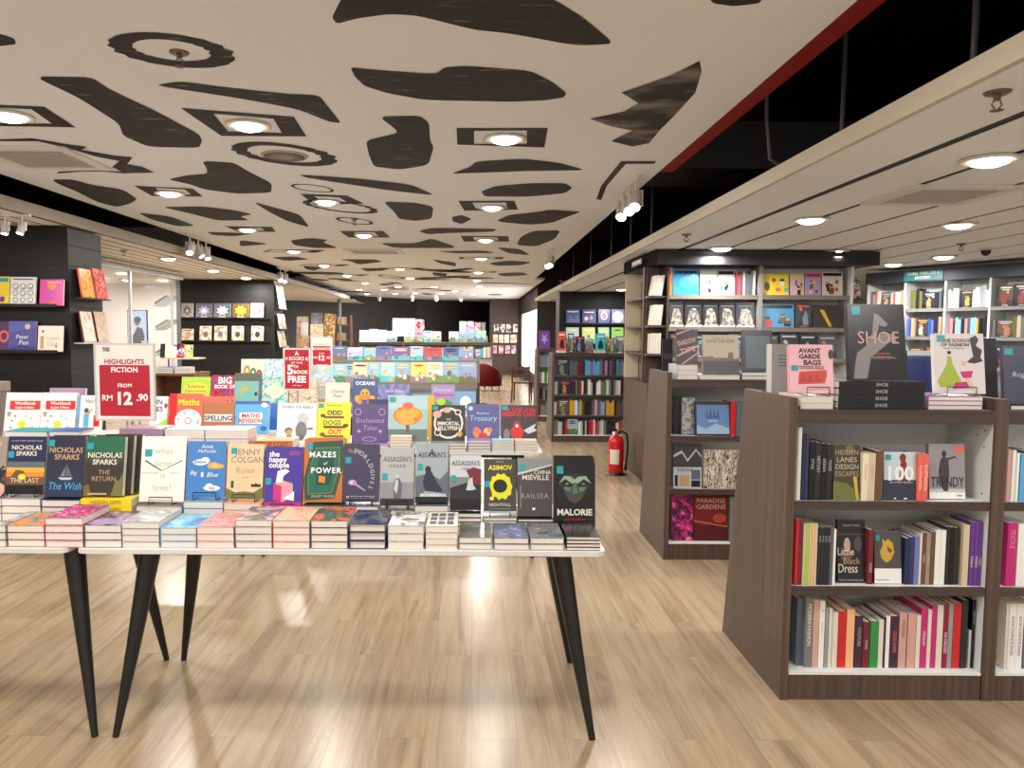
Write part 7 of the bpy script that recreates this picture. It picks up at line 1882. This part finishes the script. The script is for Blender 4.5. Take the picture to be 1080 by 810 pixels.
for k in range(5):
    z = .35 + .36 * k
    f = -.28 + .38 * z / 2.0
    m_ = MB(); m_.box(-.2, .2, f + .01, .40 - .28 * z / 2 - .01, z - .02, z, LW); m_.build('shelf_board', o)
    if k > 1:
        for j in range(3):
            book('far_shelf_book', .12, .17, .05, 'tan', T((lx - .13 + .07 * j + .05, 17.15 + f + .02 + .06, z + .001)) @ R(90, 'Z'), '%s book, %s on the %s board of the ladder shelf' % (['tan', 'cream', 'ash'][j], ORD[j], ['middle', 'fourth', 'highest'][k - 2]), front=mat(['tan', 'cream', 'ash'][j]), joined=True)
m_ = MB(); m_.tube([(0, 0, 0.0), (0, 0, 2.895)], .06, mat((96, 104, 116), .4), 16); st_ = m_.mesh('pipe')
p = at(358, 322, 24.0)
o = thing('column_pipe', 'thin blue-grey pipe standing before the black back wall', 'pipe', T((p.x, 24.0, 0)))
link('pipe', st_, o)
m_ = MB(); m_.lathe([(.1, 0), (.1, .02), (.062, .03)], mat((96, 104, 116), .4)); m_.build('foot_flange', o)

# covers on the alcove wall
AY = 29.0
rows_a = (((521, 526), (527.5, 532.5), (534, 539), (541, 546)), ((520, 525), (526, 531), (532, 537), (538.5, 545)), ((519.5, 524), (526, 531), (533, 538), (539.5, 544)))
for r_, (yb, row) in enumerate(zip((350.5, 361.5, 373), rows_a)):
    z = at(532, yb, AY - .05).z
    x0, x1 = at(518, yb, AY).x - .04, at(547, yb, AY).x + .02
    m_ = MB(); m_.box(0, x1 - x0, -.08, -.002, z - .015, z, BLACKMETAL); tag(m_.build('wall_shelf', None, T((x0, AY, 0))), '%s thin dark shelf of covers on the brown alcove wall' % ['upper', 'middle', 'lower'][r_], 'shelf')
    for i, (a, b) in enumerate(row):
        w, h, x, _ = fit(a, b, yb - 8.5, yb, AY - .07, 8, z)
        book('greeting_book', w, h, .015, 'ivory', face_M(x, AY - .07, z, .015, 8), '%s cover on the alcove wall, %s row, %s from the window' % (['cream', 'white', 'rosy'][r_], ['upper', 'middle', 'lower'][r_], ORD[3 - i]), front=art([['slate', 'ivory', 'white'], ['ivory', 'white', 'peach'], ['pink', 'rose', 'ivory', 'mauve']][r_], 6), joined=True, group='covers on the alcove wall')

# ================================================================== ambient fill light added through the open back, exposure
w = bpy.data.worlds.new('ambient_fill')
SC.world = w
w.use_nodes = True
bg = w.node_tree.nodes['Background']
bg.inputs['Color'].default_value = (1.0, 0.94, 0.86, 1)
bg.inputs['Strength'].default_value = 1.2
SC.view_settings.view_transform = 'Standard'
SC.view_settings.look = 'None'
SC.view_settings.gamma = 1.0
SC.view_settings.use_curve_mapping = False
SC.view_settings.exposure = -0.42
SC.cycles.use_denoising = True
SC.cycles.max_bounces = 8
SC.cycles.diffuse_bounces = 5
SC.cycles.transparent_max_bounces = 12
SC.cycles.sample_clamp_indirect = 6.0
